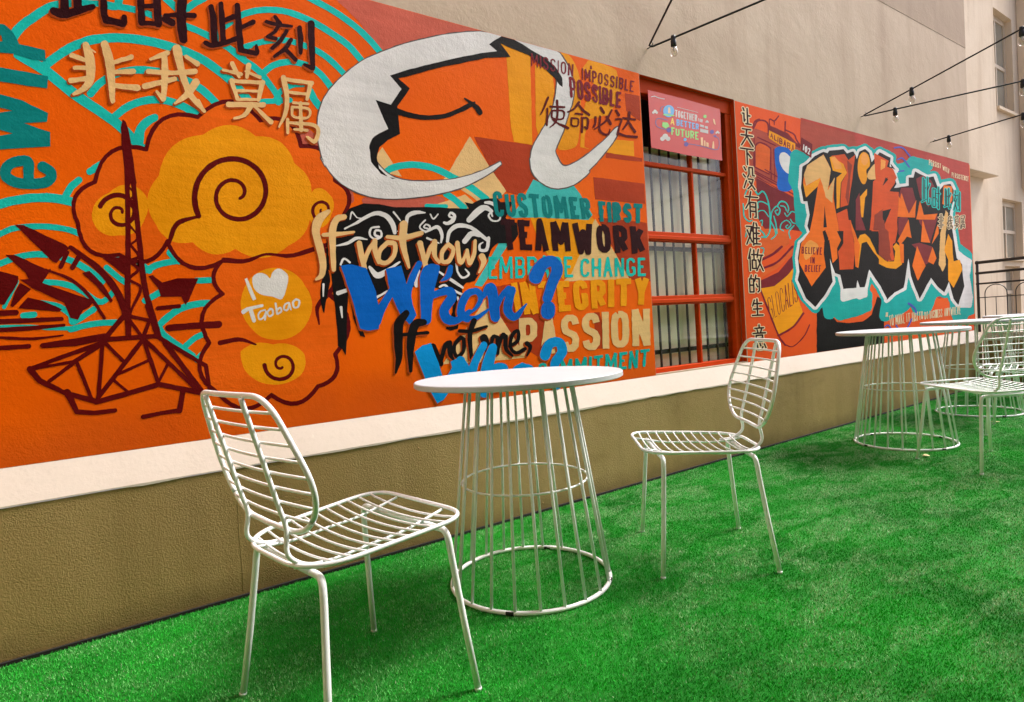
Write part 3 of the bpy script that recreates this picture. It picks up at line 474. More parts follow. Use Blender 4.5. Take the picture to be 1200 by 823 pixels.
     '904 3257 -56 -18 -39 -21 -39 -26 -21 -19 -49 -59 -9 -16 -12 -18 -15 -33 -7 -13 -7 -22 -10 -44 -6 -41 -1 -39 6 -50 9 -27 1 -9 -82 -21 -24 -11 -21 -15 -17 -23 -15 -24 -17 -45 -8 -32 -10 -22 -1 -9 3 -6 11 -5 5 2 5 5 26 61 4 14 9 23 12 20 12 14 16 11 40 21 60 23 17 0 6 4 5 6 3 11 -13 58 -2 35 -1 40 8 44 10 30 2 12 8 21 31 55 28 33 62 52 25 13 10 5 36 11 46 8 30 -1 29 -5 30 -10 18 -10 34 -27 21 -27 17 -31 10 -35 3 -38 0 -21 -7 -45 -22 -50 -19 -29 -29 -32 -37 -27 -28 -15 -23 -6 -24 -3 -36 4 -25 7 -22 12 -15 12 -11 13 -8 16 -13 32 -2 20 3 39 8 23 17 31 25 26 14 10 15 7 15 4 26 1 12 -2 17 -9 11 -12 8 -18 3 -18 -3 -19 -4 -8 -10 -12 -14 -10 -3 -6 -1 -8 1 -5 5 -2 6 0 20 11 9 9 8 10 9 20 5 19 -1 21 -6 19 -10 17 -12 13 -20 13 -22 7 -35 0 -19 -6 -20 -10 -34 -26 -18 -21 -18 -31 -7 -19 -9 -41 -1 -24 5 -35 6 -16 9 -16 19 -29 15 -15 16 -11 24 -12 24 -7 32 -4 39 3 31 9 30 15 30 19 27 23 11 15 16 18 18 28 14 29 10 33 6 14 7 41 1 41 -7 39 -11 35 -17 34 -23 29 -30 24 -36 22 -24 9 -28 7 -30 2 -32 -1/184 2933 -22 -5 -15 -7 -29 -19 -13 -11 -11 -13 -16 -24 -7 -15 -2 -8 7 -12 6 -2 7 3 6 6 8 16 18 25 21 16 23 12 13 4 15 1 21 -4 18 -10 13 -13 14 -27 4 -16 0 -19 -3 -20 -7 -18 -22 -30 -10 -8 -12 -6 -10 -1 -12 1 -13 3 -13 9 -11 15 -3 17 2 19 8 16 10 9 12 4 11 -3 6 -6 0 -13 3 -7 7 -2 6 5 4 17 -1 5 -6 14 -14 10 -23 1 -11 -4 -6 -4 -16 -20 -12 -26 -1 -18 2 -17 4 -15 9 -15 11 -11 17 -10 23 -2 11 1 20 7 13 7 17 16 18 21 16 45 2 17 0 21 -1 16 -5 17 -15 27 -11 13 -14 11 -20 10 -20 5/1568 2976 -27 -9 -30 -21 -19 -26 -9 -26 -1 -24 12 -37 12 -17 16 -10 7 1 6 4 3 7 0 9 -11 11 -12 16 -4 17 -1 22 8 25 14 16 18 13 23 4 19 -3 17 -14 6 -17 -2 -16 -5 -10 -9 -8 -14 -5 -12 3 -7 11 6 12 -4 6 -7 -1 -8 -8 -3 -9 -1 -15 12 -13 7 -3 20 -1 20 9 19 19 11 25 -2 24 -9 17 -14 13 -28 10/1481 2600 -74 -25 -55 -21 -30 -8 -59 -8 -48 1 -65 6 -36 -2 -30 -7 -97 -35 -38 -7 -45 0 -55 8 -38 2 -6 -3 -5 -5 -6 -17 6 -10 8 -5 26 0 57 -5 48 1 27 5 28 7 25 11 47 25 24 9 26 6 54 -1 90 -16 64 6 66 18 102 34 10 11 1 10 -7 14 -6 2/1564 2238 -13 -6 -61 -62 -21 -29 -12 -23 -2 -24 2 -43 8 -30 7 -47 4 -4 5 1 5 4 -3 95 3 23 9 23 18 26 34 26 35 34 3 7 2 11 -2 7 -11 9/847 1909 -112 -17 -8 -9 -1 -12 2 -8 9 -6 8 -1 87 17 39 2 28 -3 28 -9 39 -17 22 -7 6 4 0 6 -5 4 -67 39 -24 10 -32 7/1171 1753 -23 -6 -22 -15 -14 -23 -2 -24 3 -17 10 -19 18 -11 16 -1 9 3 8 6 3 6 0 7 -6 7 -7 -1 -6 -5 -7 -1 -9 3 -5 4 -7 19 5 17 5 8 18 13 11 4 13 0 17 -4 20 -14 11 -18 5 -19 1 -22 -5 -20 -14 -23 -8 -9 -17 -10 -20 -6 -30 -3 -13 3 -26 10 -19 16 -15 18 -8 17 -4 17 -3 28 -3 6 -9 6 -7 0 -7 -3 -6 -10 3 -24 5 -21 8 -18 9 -18 13 -16 16 -15 25 -15 37 -11 29 0 26 6 15 7 18 13 21 24 5 9 7 18 4 22 0 20 -6 22 -8 20 -11 16 -19 16 -26 10'),
    ('lettering', 'white hand painted words I heart Taobao', 'white',
     '1189 2423 -22 -12 -17 -18 -5 -8 -10 -28 -7 -9 -6 3 -12 18 -5 5 -13 8 -20 7 -17 1 -19 -5 -22 -14 -12 -18 -4 -31 7 -42 14 -28 21 -18 16 -9 18 -7 67 -12 46 -22 9 0 12 4 18 29 16 43 20 62 4 37 -6 21 -17 19 -20 16 -17 8/964 2352 -18 -9 21 -85 17 -55 9 -23 24 10/1310 2190 -24 -18 -7 -11 -2 -10 2 -17 6 -17 6 -6 14 -3 19 6 7 6 8 17 5 18 -1 16 -4 6 -11 8|1312 2172 7 -1 9 -5 -2 -18 -7 -20 -6 -4 -11 -2 -6 8 -2 25 4 7/1246 2162 -24 -12 -11 -19 -3 -15 2 -13 4 -6 12 -6 7 -1 11 6 5 5 7 16 7 -20 6 -1 3 4 -4 34 -5 24 -4 3|1245 2147 5 1 0 -3 -12 -37 -4 -3 -8 1 -4 3 0 7 5 19 8 8/1153 2161 -4 -3 -1 -5 5 -83 4 -5 11 0 28 18 4 8 2 14 -4 13 -8 9 -8 -1 -16 -10 -4 40 -4 5|1184 2112 4 -5 0 -12 -7 -7 -13 -7 -1 16/1052 2150 -106 -20 -36 -20 -6 -10 1 -11 7 -9 9 0 36 25 18 -83 7 -9 9 0 9 7 3 10 -17 82 7 3 67 15 5 7 0 8 -5 6/1109 2120 -22 -24 -3 4 -6 1 1 8 -5 3 -31 -7 -10 -7 -12 -14 -5 -15 2 -23 5 -14 6 -3 13 0 16 11 7 9 -4 -20 3 -4 8 0 4 12 8 42 7 -20 8 -10 16 2 17 12 4 7 2 9 0 19 -3 12 -7 7 -13 4|1115 2104 5 1 2 -3 3 -23 -6 -8 -14 -8 -7 9 -3 13 8 10|1071 2099 5 0 -11 -27 -10 -18 -9 -8 -13 -5 -4 9 -2 12 4 14 17 18'),
    ('skyline', 'dark maroon shell roofs on painted skyline', 'maroon',
     '-369 2690 4 -7 27 -33 40 -56 37 -46 13 -20 49 -64 21 -12 35 44 -10 -27 -15 -33 -1 -13 4 -5 6 -3 6 2 5 5 4 8 36 85 2 7 0 6 -9 8 8 10 21 -21 18 -22 -11 -18 -31 -57 0 -9 4 -9 9 -3 10 6 40 72 50 -50 32 -41 28 -43 19 -31 22 -45 20 -46 14 -48 11 -50 5 -42 5 -18 7 -6 7 -3 8 1 6 5 5 8 2 7 -9 85 -17 64 -12 34 -27 60 -18 31 -61 85 -25 26 -23 18 -48 44 -44 38 -7 1 -6 -2 -5 -6 -1 -7 -14 18 -51 30 -49 26 -57 37 -27 13 -20 13/-427 2501 -1 -1 1 -1 88 -110 12 -39 -43 -3 37 -34 19 -20 47 -28 59 -40 50 -29 4 -12 5 -24 17 -63 39 -16 32 62 36 20 18 27 22 -44 9 -24 21 -43 6 -3 7 4 2 6 -2 10 -25 55 -9 25 -22 44 -26 44 -21 29 -35 38 -28 26 -38 23 -35 13 -30 14 -1 1 3 7 -15 -4 -10 6 -6 0 -7 4 -56 31 -22 16 -58 33|-221 2393 38 -15 22 -13 18 -10 32 -23 37 -40 22 -28 29 -47 -55 23 -182 85/194 2498 -122 -11 38 -35 45 -47 40 -37 2 67 -1 27 1 27 0 9/-7 2403 -41 -14 18 -24 52 -61 73 -116 13 14 -31 75 -22 43 -17 22 -14 21/-466 2401 -2 -11 0 -25 -8 -90 -1 -25 -4 -25 -1 -28 25 -7 33 60 20 32 20 40 3 6 2 8 3 33/351 2374 -26 -7 51 -82 9 -36 4 -27 127 -1 11 -34 12 -27 23 33 45 99 29 59 -137 0 -94 -29 -35 32/-369 2327 -31 -58 -3 -12 -16 -45 -8 -28 10 -10 28 31 26 33 44 49/-339 2234 -34 -41 -17 -25 205 -30 13 16 -34 22 -61 35/496 2168 -132 -11 -8 -6 -4 -10 5 -10 7 -3 135 10 6 3 4 5 1 12 -4 8/-410 2158 -81 -1 -6 -3 -3 -3 -4 -8 -1 -6 5 -12 7 -3 32 0 40 3 19 -1 4 2 5 5 3 7 0 6 -3 8 -3 4 -5 2/-194 2104 -87 1 -41 -2 -29 1 -86 -1 -57 1 -8 -5 -5 -10 3 -12 7 -4 40 -1 36 2 30 -2 209 7 8 0 5 5 2 6 -2 8 -6 6/739 2037 -31 -2 -41 1 -50 -4 -41 1 -57 -5 -47 0 -53 -4 -7 -2 -6 -6 -5 -8 0 -6 1 -10 2 -5 8 -7 6 -2 124 7 104 1 44 -3 54 1 10 4 9 9 3 7 1 14 -3 7 -8 9 -7 3/-169 2060 -72 -4 -34 2 -42 -4 -90 -1 -75 -3 -19 -3 -5 -4 -2 -7 2 -9 6 -4 112 0 81 4 108 11 32 2 4 4 2 8 -3 6/-182 1990 -82 -7 -72 -2 -56 4 -54 8 -53 5 -6 -1 -3 -6 2 -5 3 -3 30 -4 20 -5 78 -9 45 -2 20 1 132 16 2 2 1 4 -3 4/-362 1941 -23 -2 -84 1 -37 -2 -8 -4 -4 -9 3 -11 7 -4 23 1 30 -2 41 3 58 -1 5 2 4 5 2 5 0 5 -2 9 -3 3'),
    ('lattice_tower', 'maroon outline of lattice spire tower', 'maroon',
     '254 3434 -16 -60 1 -48 -5 -81 3 -42 1 -91 -2 -62 -5 -83 -1 -46 -5 -55 -2 -50 -5 -55 -7 -121 -6 -55 -2 -49 -8 -60 -3 -51 -12 -129 -4 -81 -8 -97 -8 -3 -6 -4 -36 -44 -67 -84 -11 2 -155 -24 -109 -11 -69 -10 -4 -4 -3 -7 -1 -5 2 -5 6 -9 14 -2 104 3 56 -1 119 21 10 0 -83 -28 -72 -27 -68 -23 -71 -29 -60 -22 -8 -3 -14 2 -8 -7 -4 -13 6 -18 20 -33 21 -39 63 -47 19 -11 49 -37 12 -29 34 -96 3 -4 9 -3 78 -17 33 -2 98 3 8 5 2 5 0 6 -2 8 -6 4 -121 0 -81 19 -20 80 32 -18 60 -28 14 -8 4 -5 5 -2 32 5 30 7 111 21 31 9 166 36 83 -27 23 -10 19 -6 1 -2 -1 -7 -11 -51 -16 -61 -91 -5 -121 -11 -8 -6 -2 -11 6 -10 7 -4 108 14 82 1 19 -1 12 -3 10 1 6 4 4 8 25 114 5 18 96 -34 13 2 7 7 4 18 -2 12 -47 85 -16 24 -14 30 -24 39 -73 136 32 -28 20 -14 19 -18 61 -45 31 -28 23 -16 9 -115 4 -77 8 -10 6 -2 9 5 4 10 -11 191 -4 18 -65 48 -19 18 -61 46 -19 17 -57 44 -19 18 -35 26 1 9 -5 27 -2 24 -8 35 -10 60 -8 33 -5 39 -12 55 -10 105 -6 148 1 77 -5 130 1 50 -5 248 1 18 3 3 0 5 -5 66 -2 105 -2 8 -2 28 -2 73 -7 76 -5 24 -9 32|267 2999 2 1 0 -5 1 -27 -8 10 2 17|260 2958 10 -12 1 -13 -1 -16 -11 -14 -1 37|269 2895 2 0 1 -19 0 -35 -11 14 -5 11 1 13|254 2841 17 -21 0 -37 -22 -26|271 2761 2 -67 -1 -15 -23 34 -2 9 1 13|246 2691 16 -18 10 -16 0 -31 -11 -13 -21 -17 3 73|271 2603 2 -1 1 -28 0 -36 -29 44|235 2564 28 -43 6 -16 -7 -5 -30 -12|273 2484 2 -1 0 -57 0 3 -12 13 -18 16 -7 10|227 2447 19 -16 10 -13 2 -6 -2 -5 -9 -9 -26 -22|275 2402 6 -111 -5 16 -13 13 -35 19 -8 8 2 4 8 8 36 30|217 2323 30 -15 9 -7 6 -7 3 -12 -5 -19 -56 -119 8 86|282 2283 4 -44 10 -63 -6 -11 -1 -10 18 -78 -2 -3 -75 21 -23 9 3 15 8 20 50 93 9 25|201 2077 32 -6 59 -20 1 -2 -34 -82 -8 11 -20 42 -14 23|164 2073 1 -2 0 -29 -4 -80 -61 -2 -26 2 42 55|314 2041 3 -9 6 -39 8 -29 -47 0|199 2032 32 -59 4 -9 -1 -1 -39 -1|325 1932 16 -1 34 -28 0 -13 7 -14 15 -24 21 -42 53 -90 12 -27 35 -62 -39 53 -19 20 -25 35 -17 20 -48 63 -17 18 -25 38 -42 50 -4 3 -6 -1 2 2|240 1931 4 0 -8 -12 -42 -51 -50 -69 -66 90 -23 38|257 1902 22 -109 -40 -19 -117 -49 103 132|39 1905 28 -36 22 -34 16 -19 13 -22 11 -13 -54 -73 -76 -98 8 66 20 138 6 56|287 1882 52 -63 16 -24 26 -32 7 -11 -53 -100 -25 130 -10 33|11 1888 1 -1 -3 -29 -9 -62 -6 -55 -16 -102 -8 -64 -5 -20 -13 6 -4 11 -37 157 -21 78 40 28 36 22|-63 1874 2 0 -5 -4 -74 -50 -83 -12 -26 -5 -22 0 27 11 27 8 71 26|281 1771 2 1 1 -2 18 -77 13 -67 -1 -1 -163 -38 -44 51 -25 33 17 23 6 3 36 14 85 38|-161 1796 1 0 -37 -29 -18 -16 -37 -27 -26 -20 -4 -9 -27 22 -28 55 43 8 85 11 24 1|-128 1792 6 -19 6 -34 14 -47 7 -33 13 -48 7 -37 -22 9 -67 31 -4 11 -9 10 -11 1 -10 -6 -2 1 -12 9 -16 15 -38 29 83 66 38 27|401 1735 13 -14 32 -41 16 -25 28 -32 45 -61 -44 15 -59 17 -37 15 -54 18|68 1653 2 1 28 -30 33 -41 -73 -14 -68 -16'),
    ('lettering', 'dark teal sideways letters at left edge', 'dteal',
     '-368 3933 -3 -12 -2 -18 -3 -48 2 11 24 -2 3 -21 1 -15 -27 -8 -4 -1 -1 3 -5 -69 82 8 93 -18 71 3 -2 12 2 33 -1 27 -86 8 -41 2 -7 25 -16 37 -8 13 -20 21 -13 11/-389 3665 -7 -88 32 -2 57 0 60 -3 104 2 5 42 5 30 -1 7 -45 2 -64 5 -59 1/-401 3498 -3 -17 -4 -64 79 -14 -80 -26 -9 -83 1 -15 80 -18 -84 -29 -3 -25 0 -32 -3 -26 147 30 125 23 6 93 -56 15 -49 17 -24 6 116 25 3 7 4 22 3 20 0 9 -55 27 -24 8 -30 18 -19 8 -92 18/-292 3131 -32 -8 -30 -13 -26 -19 -19 -22 -8 -15 -6 -16 -4 -18 -2 -17 4 -27 3 -9 6 -9 25 -22 23 -11 32 -7 22 0 57 4 36 8 17 6 14 8 12 9 11 12 10 14 7 14 5 21 -1 28 -4 14 -6 11 -13 12 -32 23 -9 1 -14 -5 -11 -12 -5 -14 -1 -8 2 -15 6 -10 28 -18 5 -5 0 -3 -12 -10 -14 -7 -37 -7 1 24 6 51 1 18 -2 14 -8 19 -6 7 -11 7|-304 3062 4 0 -4 -28 0 -35 -3 -14 -8 0 -26 6 -18 11 -6 6 0 10 6 16 10 10 16 9'),
    ('emblem', 'white curving face shaped emblem', 'grey',
     '3263 4706 -30 0 -171 -40 -34 -14 -88 -24 -63 -20 -64 -28 -77 -25 -23 -11 -66 -27 -21 -10 -67 -25 -22 -12 -64 -25 -20 -12 -133 -62 -45 -29 -90 -45 -28 -17 -14 -11 -49 -26 -59 -37 -34 -27 -38 -27 -30 -29 -37 -29 -41 -37 -26 -30 -31 -27 -25 -29 -13 -11 -23 -28 -27 -29 -12 -18 -18 -31 -22 -29 -32 -60 -11 -32 -14 -30 -5 -21 -10 -46 -6 -55 -6 -33 2 -92 17 -125 -6 -9 0 -8 28 -57 6 -7 9 -2 29 -47 29 -36 49 -39 88 -51 41 -19 56 -15 96 -17 98 -3 123 6 32 6 35 1 71 13 35 3 66 15 37 3 91 21 27 9 74 14 103 34 70 19 50 25 21 7 51 25 57 24 44 26 28 12 156 93 35 32 45 31 8 10 2 6 -3 10 -10 18 -9 1 -26 -10 -49 -29 -54 -24 -18 -13 -30 -16 -42 -19 -67 -23 -54 -26 -67 -19 -21 -9 -73 -19 -20 -8 -106 -22 -37 -3 -80 -13 -41 -3 -31 -5 -93 -6 -38 -5 -96 3 -36 5 -43 10 -41 16 -40 24 -38 33 -55 66 -30 58 -5 27 4 20 9 22 11 22 15 18 39 26 12 11 93 54 5 6 -42 95 -49 125 30 -1 87 -15 8 1 36 46 20 35 25 30 37 50 0 10 -5 6 -89 82 35 18 64 23 92 44 66 25 53 27 167 70 36 10 64 27 133 43 64 28 85 26 121 47 47 12 68 28 39 13 10 11 -1 8 -46 23 -28 18 11 11 50 35 42 35 35 24 58 -21 125 -37 97 -23 85 -14 36 -10 140 -54 10 -4 75 -67 18 -27 8 -30 -6 -60 -12 -42 -12 -72 -18 -42 -10 -42 -35 -82 -40 -65 -19 -40 -56 -77 -33 -37 -22 -38 -32 -36 -26 -40 -29 -36 -43 -78 -8 -24 -7 -44 -11 -16 -2 -22 6 -89 13 -33 26 -34 44 -37 75 -40 39 -15 46 -11 87 -6 29 2 121 24 104 38 79 42 49 35 58 35 53 49 -1 21 52 42 50 35 39 41 47 35 80 77 35 40 49 39 36 42 38 38 41 60 14 28 8 35 -4 28 -31 5 -43 -22 -132 -120 -51 -37 -16 -16 -88 -57 -17 -15 -52 -35 -45 -38 -62 -32 -50 -35 -23 -12 -49 -32 -136 -62 -38 -7 -25 1 -18 9 -23 22 -42 66 -10 26 0 11 133 218 26 70 10 15 66 151 30 42 11 27 27 85 17 89 -4 60 -21 93 -17 35 -43 63 -58 66 -42 27 -59 0 -67 0 -104 0 -118 0 -153 0 -207 0 -15 0 -6 0 -80 0 -74 0'),
    ('emblem', None, 'white',
     '3218 4695 -168 -44 -242 -79 -281 -116 -108 -48 -69 -34 -155 -83 -145 -85 -26 -17 -45 -35 -65 -54 -130 -127 -81 -95 -52 -80 -34 -82 -13 -42 -7 -23 -10 -68 -4 -70 2 -72 18 -107 14 -45 -1 -2 -2 2 -15 27 -2 3 0 -3 27 -59 2 -1 -3 17 36 -57 38 -45 51 -45 61 -33 89 -34 89 -21 74 -7 71 -1 104 6 94 12 177 30 87 19 164 43 149 50 72 31 193 98 89 55 105 78 -11 23 -140 -73 -102 -47 -115 -44 -163 -49 -91 -19 -155 -23 -103 -12 -117 -6 -72 5 -69 13 -23 9 -60 33 -53 48 -37 45 -34 65 -7 26 3 25 10 25 23 38 17 19 50 34 84 47 -66 153 -30 80 136 -20 112 155 -99 98 440 193 208 77 117 40 383 138 -88 47 114 83 40 28 -76 0 -75 0/3495 4706 -2 0 25 -2 148 -47 184 -37 161 -59 26 -13 79 -67 22 -40 5 -59 -18 -87 -22 -89 -45 -110 -58 -108 -33 -52 -70 -88 -44 -62 -49 -62 -31 -51 -24 -50 -17 -69 -9 -14 5 -89 13 -35 27 -40 60 -51 78 -34 58 -15 53 -4 58 1 112 23 91 31 41 19 67 41 67 44 59 45 11 15 -12 6 17 18 110 86 191 177 78 78 64 79 34 60 6 24 -3 16 -15 3 -42 -27 -34 -26 -98 -88 -62 -48 -231 -163 -74 -48 -74 -42 -118 -58 -52 -19 -24 -4 -30 1 -24 13 -24 24 -42 77 -6 33 26 53 105 173 80 183 51 96 33 90 18 89 0 63 -2 31 -19 64 -19 39 -22 36 -103 114 -41 12 -56 0 -142 0 -160 0 -117 0'),
    ('emblem_outline', 'black jagged hair and smile lines of emblem', 'black',
     '3471 4706 -92 -60 -63 -50 87 -45 0 -4 -188 -56 -96 -37 -103 -35 -148 -57 -194 -79 -88 -33 -79 -36 -57 -20 -197 -94 101 -98 -25 -32 -21 -33 -25 -31 -21 -32 -21 -26 -138 18 31 -65 32 -90 26 -52 9 -25 -56 -36 -38 -21 -59 -44 -32 -76 3 -41 0 -40 4 -44 19 -25 38 -38 22 -29 34 -11 23 -7 2 2 -70 61 -15 88 9 34 18 47 6 14 5 5 33 26 47 43 39 21 75 43 -3 164 101 -10 108 0 49 4 129 23 76 21 68 26 46 26 110 52 81 51 31 -23 21 -33 11 -11 15 -3 12 3 18 12 6 10 -1 20 -22 29 -18 16 -37 17 6 8 -2 7 -10 1 -19 -8 -87 26 -7 -5 0 -8 48 -32 -39 -20 -70 -43 -93 -47 -61 -27 -39 -12 -122 -28 -103 -9 -118 7 -90 18 -2 1 1 13 5 9 88 113 39 57 -33 24 -60 37 -9 9 90 34 129 54 77 36 173 70 177 61 90 37 102 34 97 39 293 68 -33 36 -80 74 95 -17 252 -29 184 -92 73 -43 61 -30 59 -64 42 -15 5 47 -3 51 -18 23 -32 34 -29 38 -78 37 -44 27 -188 47 -112 37 -95 21/2179 3217 28 -12 31 9'),
    ('ox', 'black ox painted with white swirls', 'black',
     '3241 3111 -55 -5 -90 -16 -53 -23 -41 -23 -81 9 40 -56 -1 -3 -7 -1 -56 -3 -73 1 -70 -5 -95 2 -68 -4 -69 -1 -191 -15 -65 -2 -39 -4 -47 2 -113 15 -57 -3 -82 0 -122 -49 -11 -10 -28 -34 -29 -19 -84 -64 -15 -26 -48 -101 -16 -173 -3 -63 -8 -4 -7 -11 -23 -64 -8 -32 -9 -25 -11 -67 -2 -71 1 -17 12 -67 7 -13 4 5 19 88 11 29 38 138 -1 42 -9 45 18 -5 5 -56 2 -129 8 -115 0 -117 3 -46 -4 -152 34 -31 26 -53 19 133 9 127 6 35 3 53 15 97 11 114 59 -89 20 -27 6 -1 58 0 87 -3 69 43 81 19 130 36 60 13 55 15 111 -8 92 -11 77 -47 74 -51 0 -45 -9 -78 -83 -154 51 -20 74 13 50 145 18 75 9 88 -1 73 49 44 45 7 52 12 73 93 96 131 29 58 19 29 34 28 30 22 180 7 45 43 36 44 -10 118 -121 4 -9 39 49 74 46 87 -144 -13 -38 34/1744 2257 0 -31 16 -140 5 -75 49 -146 43 -17 -33 107 -15 68 -24 98'),
    ('ox', None, 'white',
     '3175 3081 -34 -8 -6 -9 4 -9 70 -7 55 -21 13 3 3 7 -2 4 -21 21 -23 16 -32 6/3126 3039 -25 -4 -24 -11 -35 -22 -36 -28 -76 -75 -5 -16 6 -14 17 -6 15 3 59 41 51 40 63 42 8 2 21 -3 27 -12 -18 -18 -8 -20 7 -19 24 -26 21 -8 32 -1 31 4 23 12 11 10 6 15 13 55 -3 8 -10 1 -7 -6 -14 -57 -9 -15 -22 -10 -37 0 -24 10 -20 30 4 8 10 10 10 -26 10 -2 7 4 1 6 -7 32 11 11 -2 13 -46 34 -21 8 -29 2/2408 2944 -17 -2 -27 -8 -28 -15 -21 -19 -8 -11 -6 -17 -6 -57 4 -7 12 -3 9 6 14 57 5 10 9 8 21 10 53 17 69 10 14 5 -1 6 -58 12/2052 2919 -24 -3 -23 -7 -53 -26 -53 -30 -28 1 -7 3 -12 12 -10 18 -10 13 -7 4 -5 0 -9 -9 -5 -10 -11 -52 4 -2 6 4 15 47 4 5 32 -37 29 -7 -45 -31 -50 -28 -41 -20 -6 -6 0 -7 3 -3 5 0 36 20 84 36 41 26 75 39 43 13 25 0 45 -13 22 -16 18 -23 18 -31 20 -70 8 -5 15 2 8 11 0 54 -8 32 -21 36 -20 24 -19 14 -22 10 -42 12/2195 2927 -8 -6 1 -10 61 -68 7 0 2 8 -24 34 -32 39/2761 2955 -9 -5 -11 -12 -9 -16 0 -8 9 -13 24 -9 -3 -4 -11 -11 -29 -17 -9 -2 -28 4 -10 -8 -1 -7 3 -6 25 -12 29 2 33 11 28 17 17 24 8 22 2 12 -7 19 -8 7 -20 11|2762 2933 6 0 17 -12 -5 -11 -27 9/2548 2926 -4 -7 14 -32 10 -11 11 -4 11 4 18 16 29 32 -4 7 -8 -2 -28 -30 -17 -13 -8 8 -14 30/2495 2871 -20 -15 -38 -36 -9 -19 5 -19 24 -18 23 -7 0 -7 5 -4 51 20 42 20 25 6 8 -2 16 -19 13 -44 -8 -61 6 -6 9 2 22 52 3 29 -5 29 -7 16 -10 18 -15 12 -17 6 -22 -2 -26 -12 -21 -12 -2 16 -7 7 -18 10 -21 2 -9 -3 -18 -18 -5 -8 0 -7 13 -10 32 -7 -5 -5 -11 -5 -23 5 -28 17 -3 9 6 12 54 48 -1 9|2498 2817 10 1 20 -12 2 -5 -5 -9 -8 4 -30 5 0 4/2846 2853 -30 -6 -33 -13 -28 -20 -34 -34 -10 -18 -6 -17 -13 -67 4 -11 11 -3 14 7 15 55 10 26 14 18 26 19 38 19 26 4 57 2 53 -11 31 -18 -25 -1 -30 -14 -69 -73 -4 -14 5 -14 18 -8 18 5 18 15 49 50 10 6 19 3 44 -9 26 0 64 -40 -7 -41 -6 -16 -11 -11 -17 -5 -25 2 -5 12 3 25 9 8 22 14 3 5 -7 4 -34 -14 -14 -12 -7 -12 -3 -20 3 -22 10 -12 25 -7 34 1 22 5 8 4 13 13 14 33 16 80 -6 13 -9 4 -7 0 -18 -11 -109 77 -52 26 -53 14 -52 6/2048 2792 -43 -5 -21 -7 -9 -5 -15 -18 -8 -24 2 -22 9 -19 24 -17 21 -5 23 3 26 11 14 12 5 7 4 24 -8 25 -8 6 -20 5 -22 0 -8 -4 -8 -8 -8 -16 -2 -17 3 -10 9 -9 17 -7 -22 -4 -7 1 -17 13 -5 8 -2 15 3 16 10 22 7 5 60 7 6 4 1 7 -4 5|2028 2745 22 -1 7 -3 3 -18 -5 -17 -38 13 2 18 4 6/2218 2758 -3 -4 2 -5 14 -7 86 -21 7 4 0 6 -2 2 -88 26/1846 2693 -19 -4 -61 -38 -45 -17 -57 -17 -2 -7 3 -2 40 4 46 8 20 6 26 13 40 25 20 7 80 -3 4 5 -3 5 -11 1 -33 11 -20 4/2498 2713 -8 -9 4 -9 122 -40 8 3 0 6 -3 3 -38 14 -35 16 -44 16/1721 2515 -9 -4 -10 -10 -19 -41 3 -7 7 -3 5 3 20 39 7 7 12 -4 29 -26 6 -1 5 4 3 5 -2 6 -25 22 -20 10/2216 2493 -34 -17 -42 -27 -105 -48 -20 -7 -6 0 -16 10 -31 33 -17 13 -6 1 -6 -3 -5 -11 23 -50 19 -30 22 -13 25 -1 24 6 20 10 58 40 40 34 66 48 1 8/2785 2486 -8 -5 -3 -5 6 -70 5 -13 21 -36 20 -18 23 -4 33 8 29 16 13 16 0 14 -5 9 -22 22 -17 12 -7 -3 -2 -6 29 -36 2 -6 -3 -4 -30 -18 -21 -3 -8 3 -20 17 -19 34 -2 70 -5 5/2383 2432 -15 -5 -8 -12 -17 -125 1 -17 9 -9 8 -4 20 6 8 11 20 121 1 15 -3 10 -11 9/2576 2418 -4 -6 3 -6 160 -108 98 -55 6 0 7 4 1 10 -8 9 -97 66 -39 19 -108 63 -13 5/1536 2307 -6 -3 -2 -5 -5 -97 1 -4 3 -2 6 4 14 98 -3 8/2640 2289 -15 -2 -34 -14 -6 -8 3 -8 10 -2 36 14 7 1 17 -9 35 -38 6 -1 7 3 4 5 -1 5 -33 40 -20 14/1725 2262 -83 -23 -7 -10 0 -12 7 -8 10 -3 82 27 8 7 1 10 -7 10/2732 2240 -6 -5 -1 -8 19 -13 81 -38 9 -1 9 5 3 6 -3 6 -16 10 -40 16 -39 20/2083 2242 -59 -31 -38 -15 -18 -11 -5 -5 1 -7 7 -5 7 0 110 56 6 5 2 7 -5 6/2770 2173 -4 -8 15 -135 2 -5 7 -2 6 3 2 6 -11 135 -6 7/1665 2118 -6 -3 -3 -9 9 -85 2 -3 5 -2 5 5 3 88 -4 8'),
    ('lettering', 'painted word customer', 'dteal',
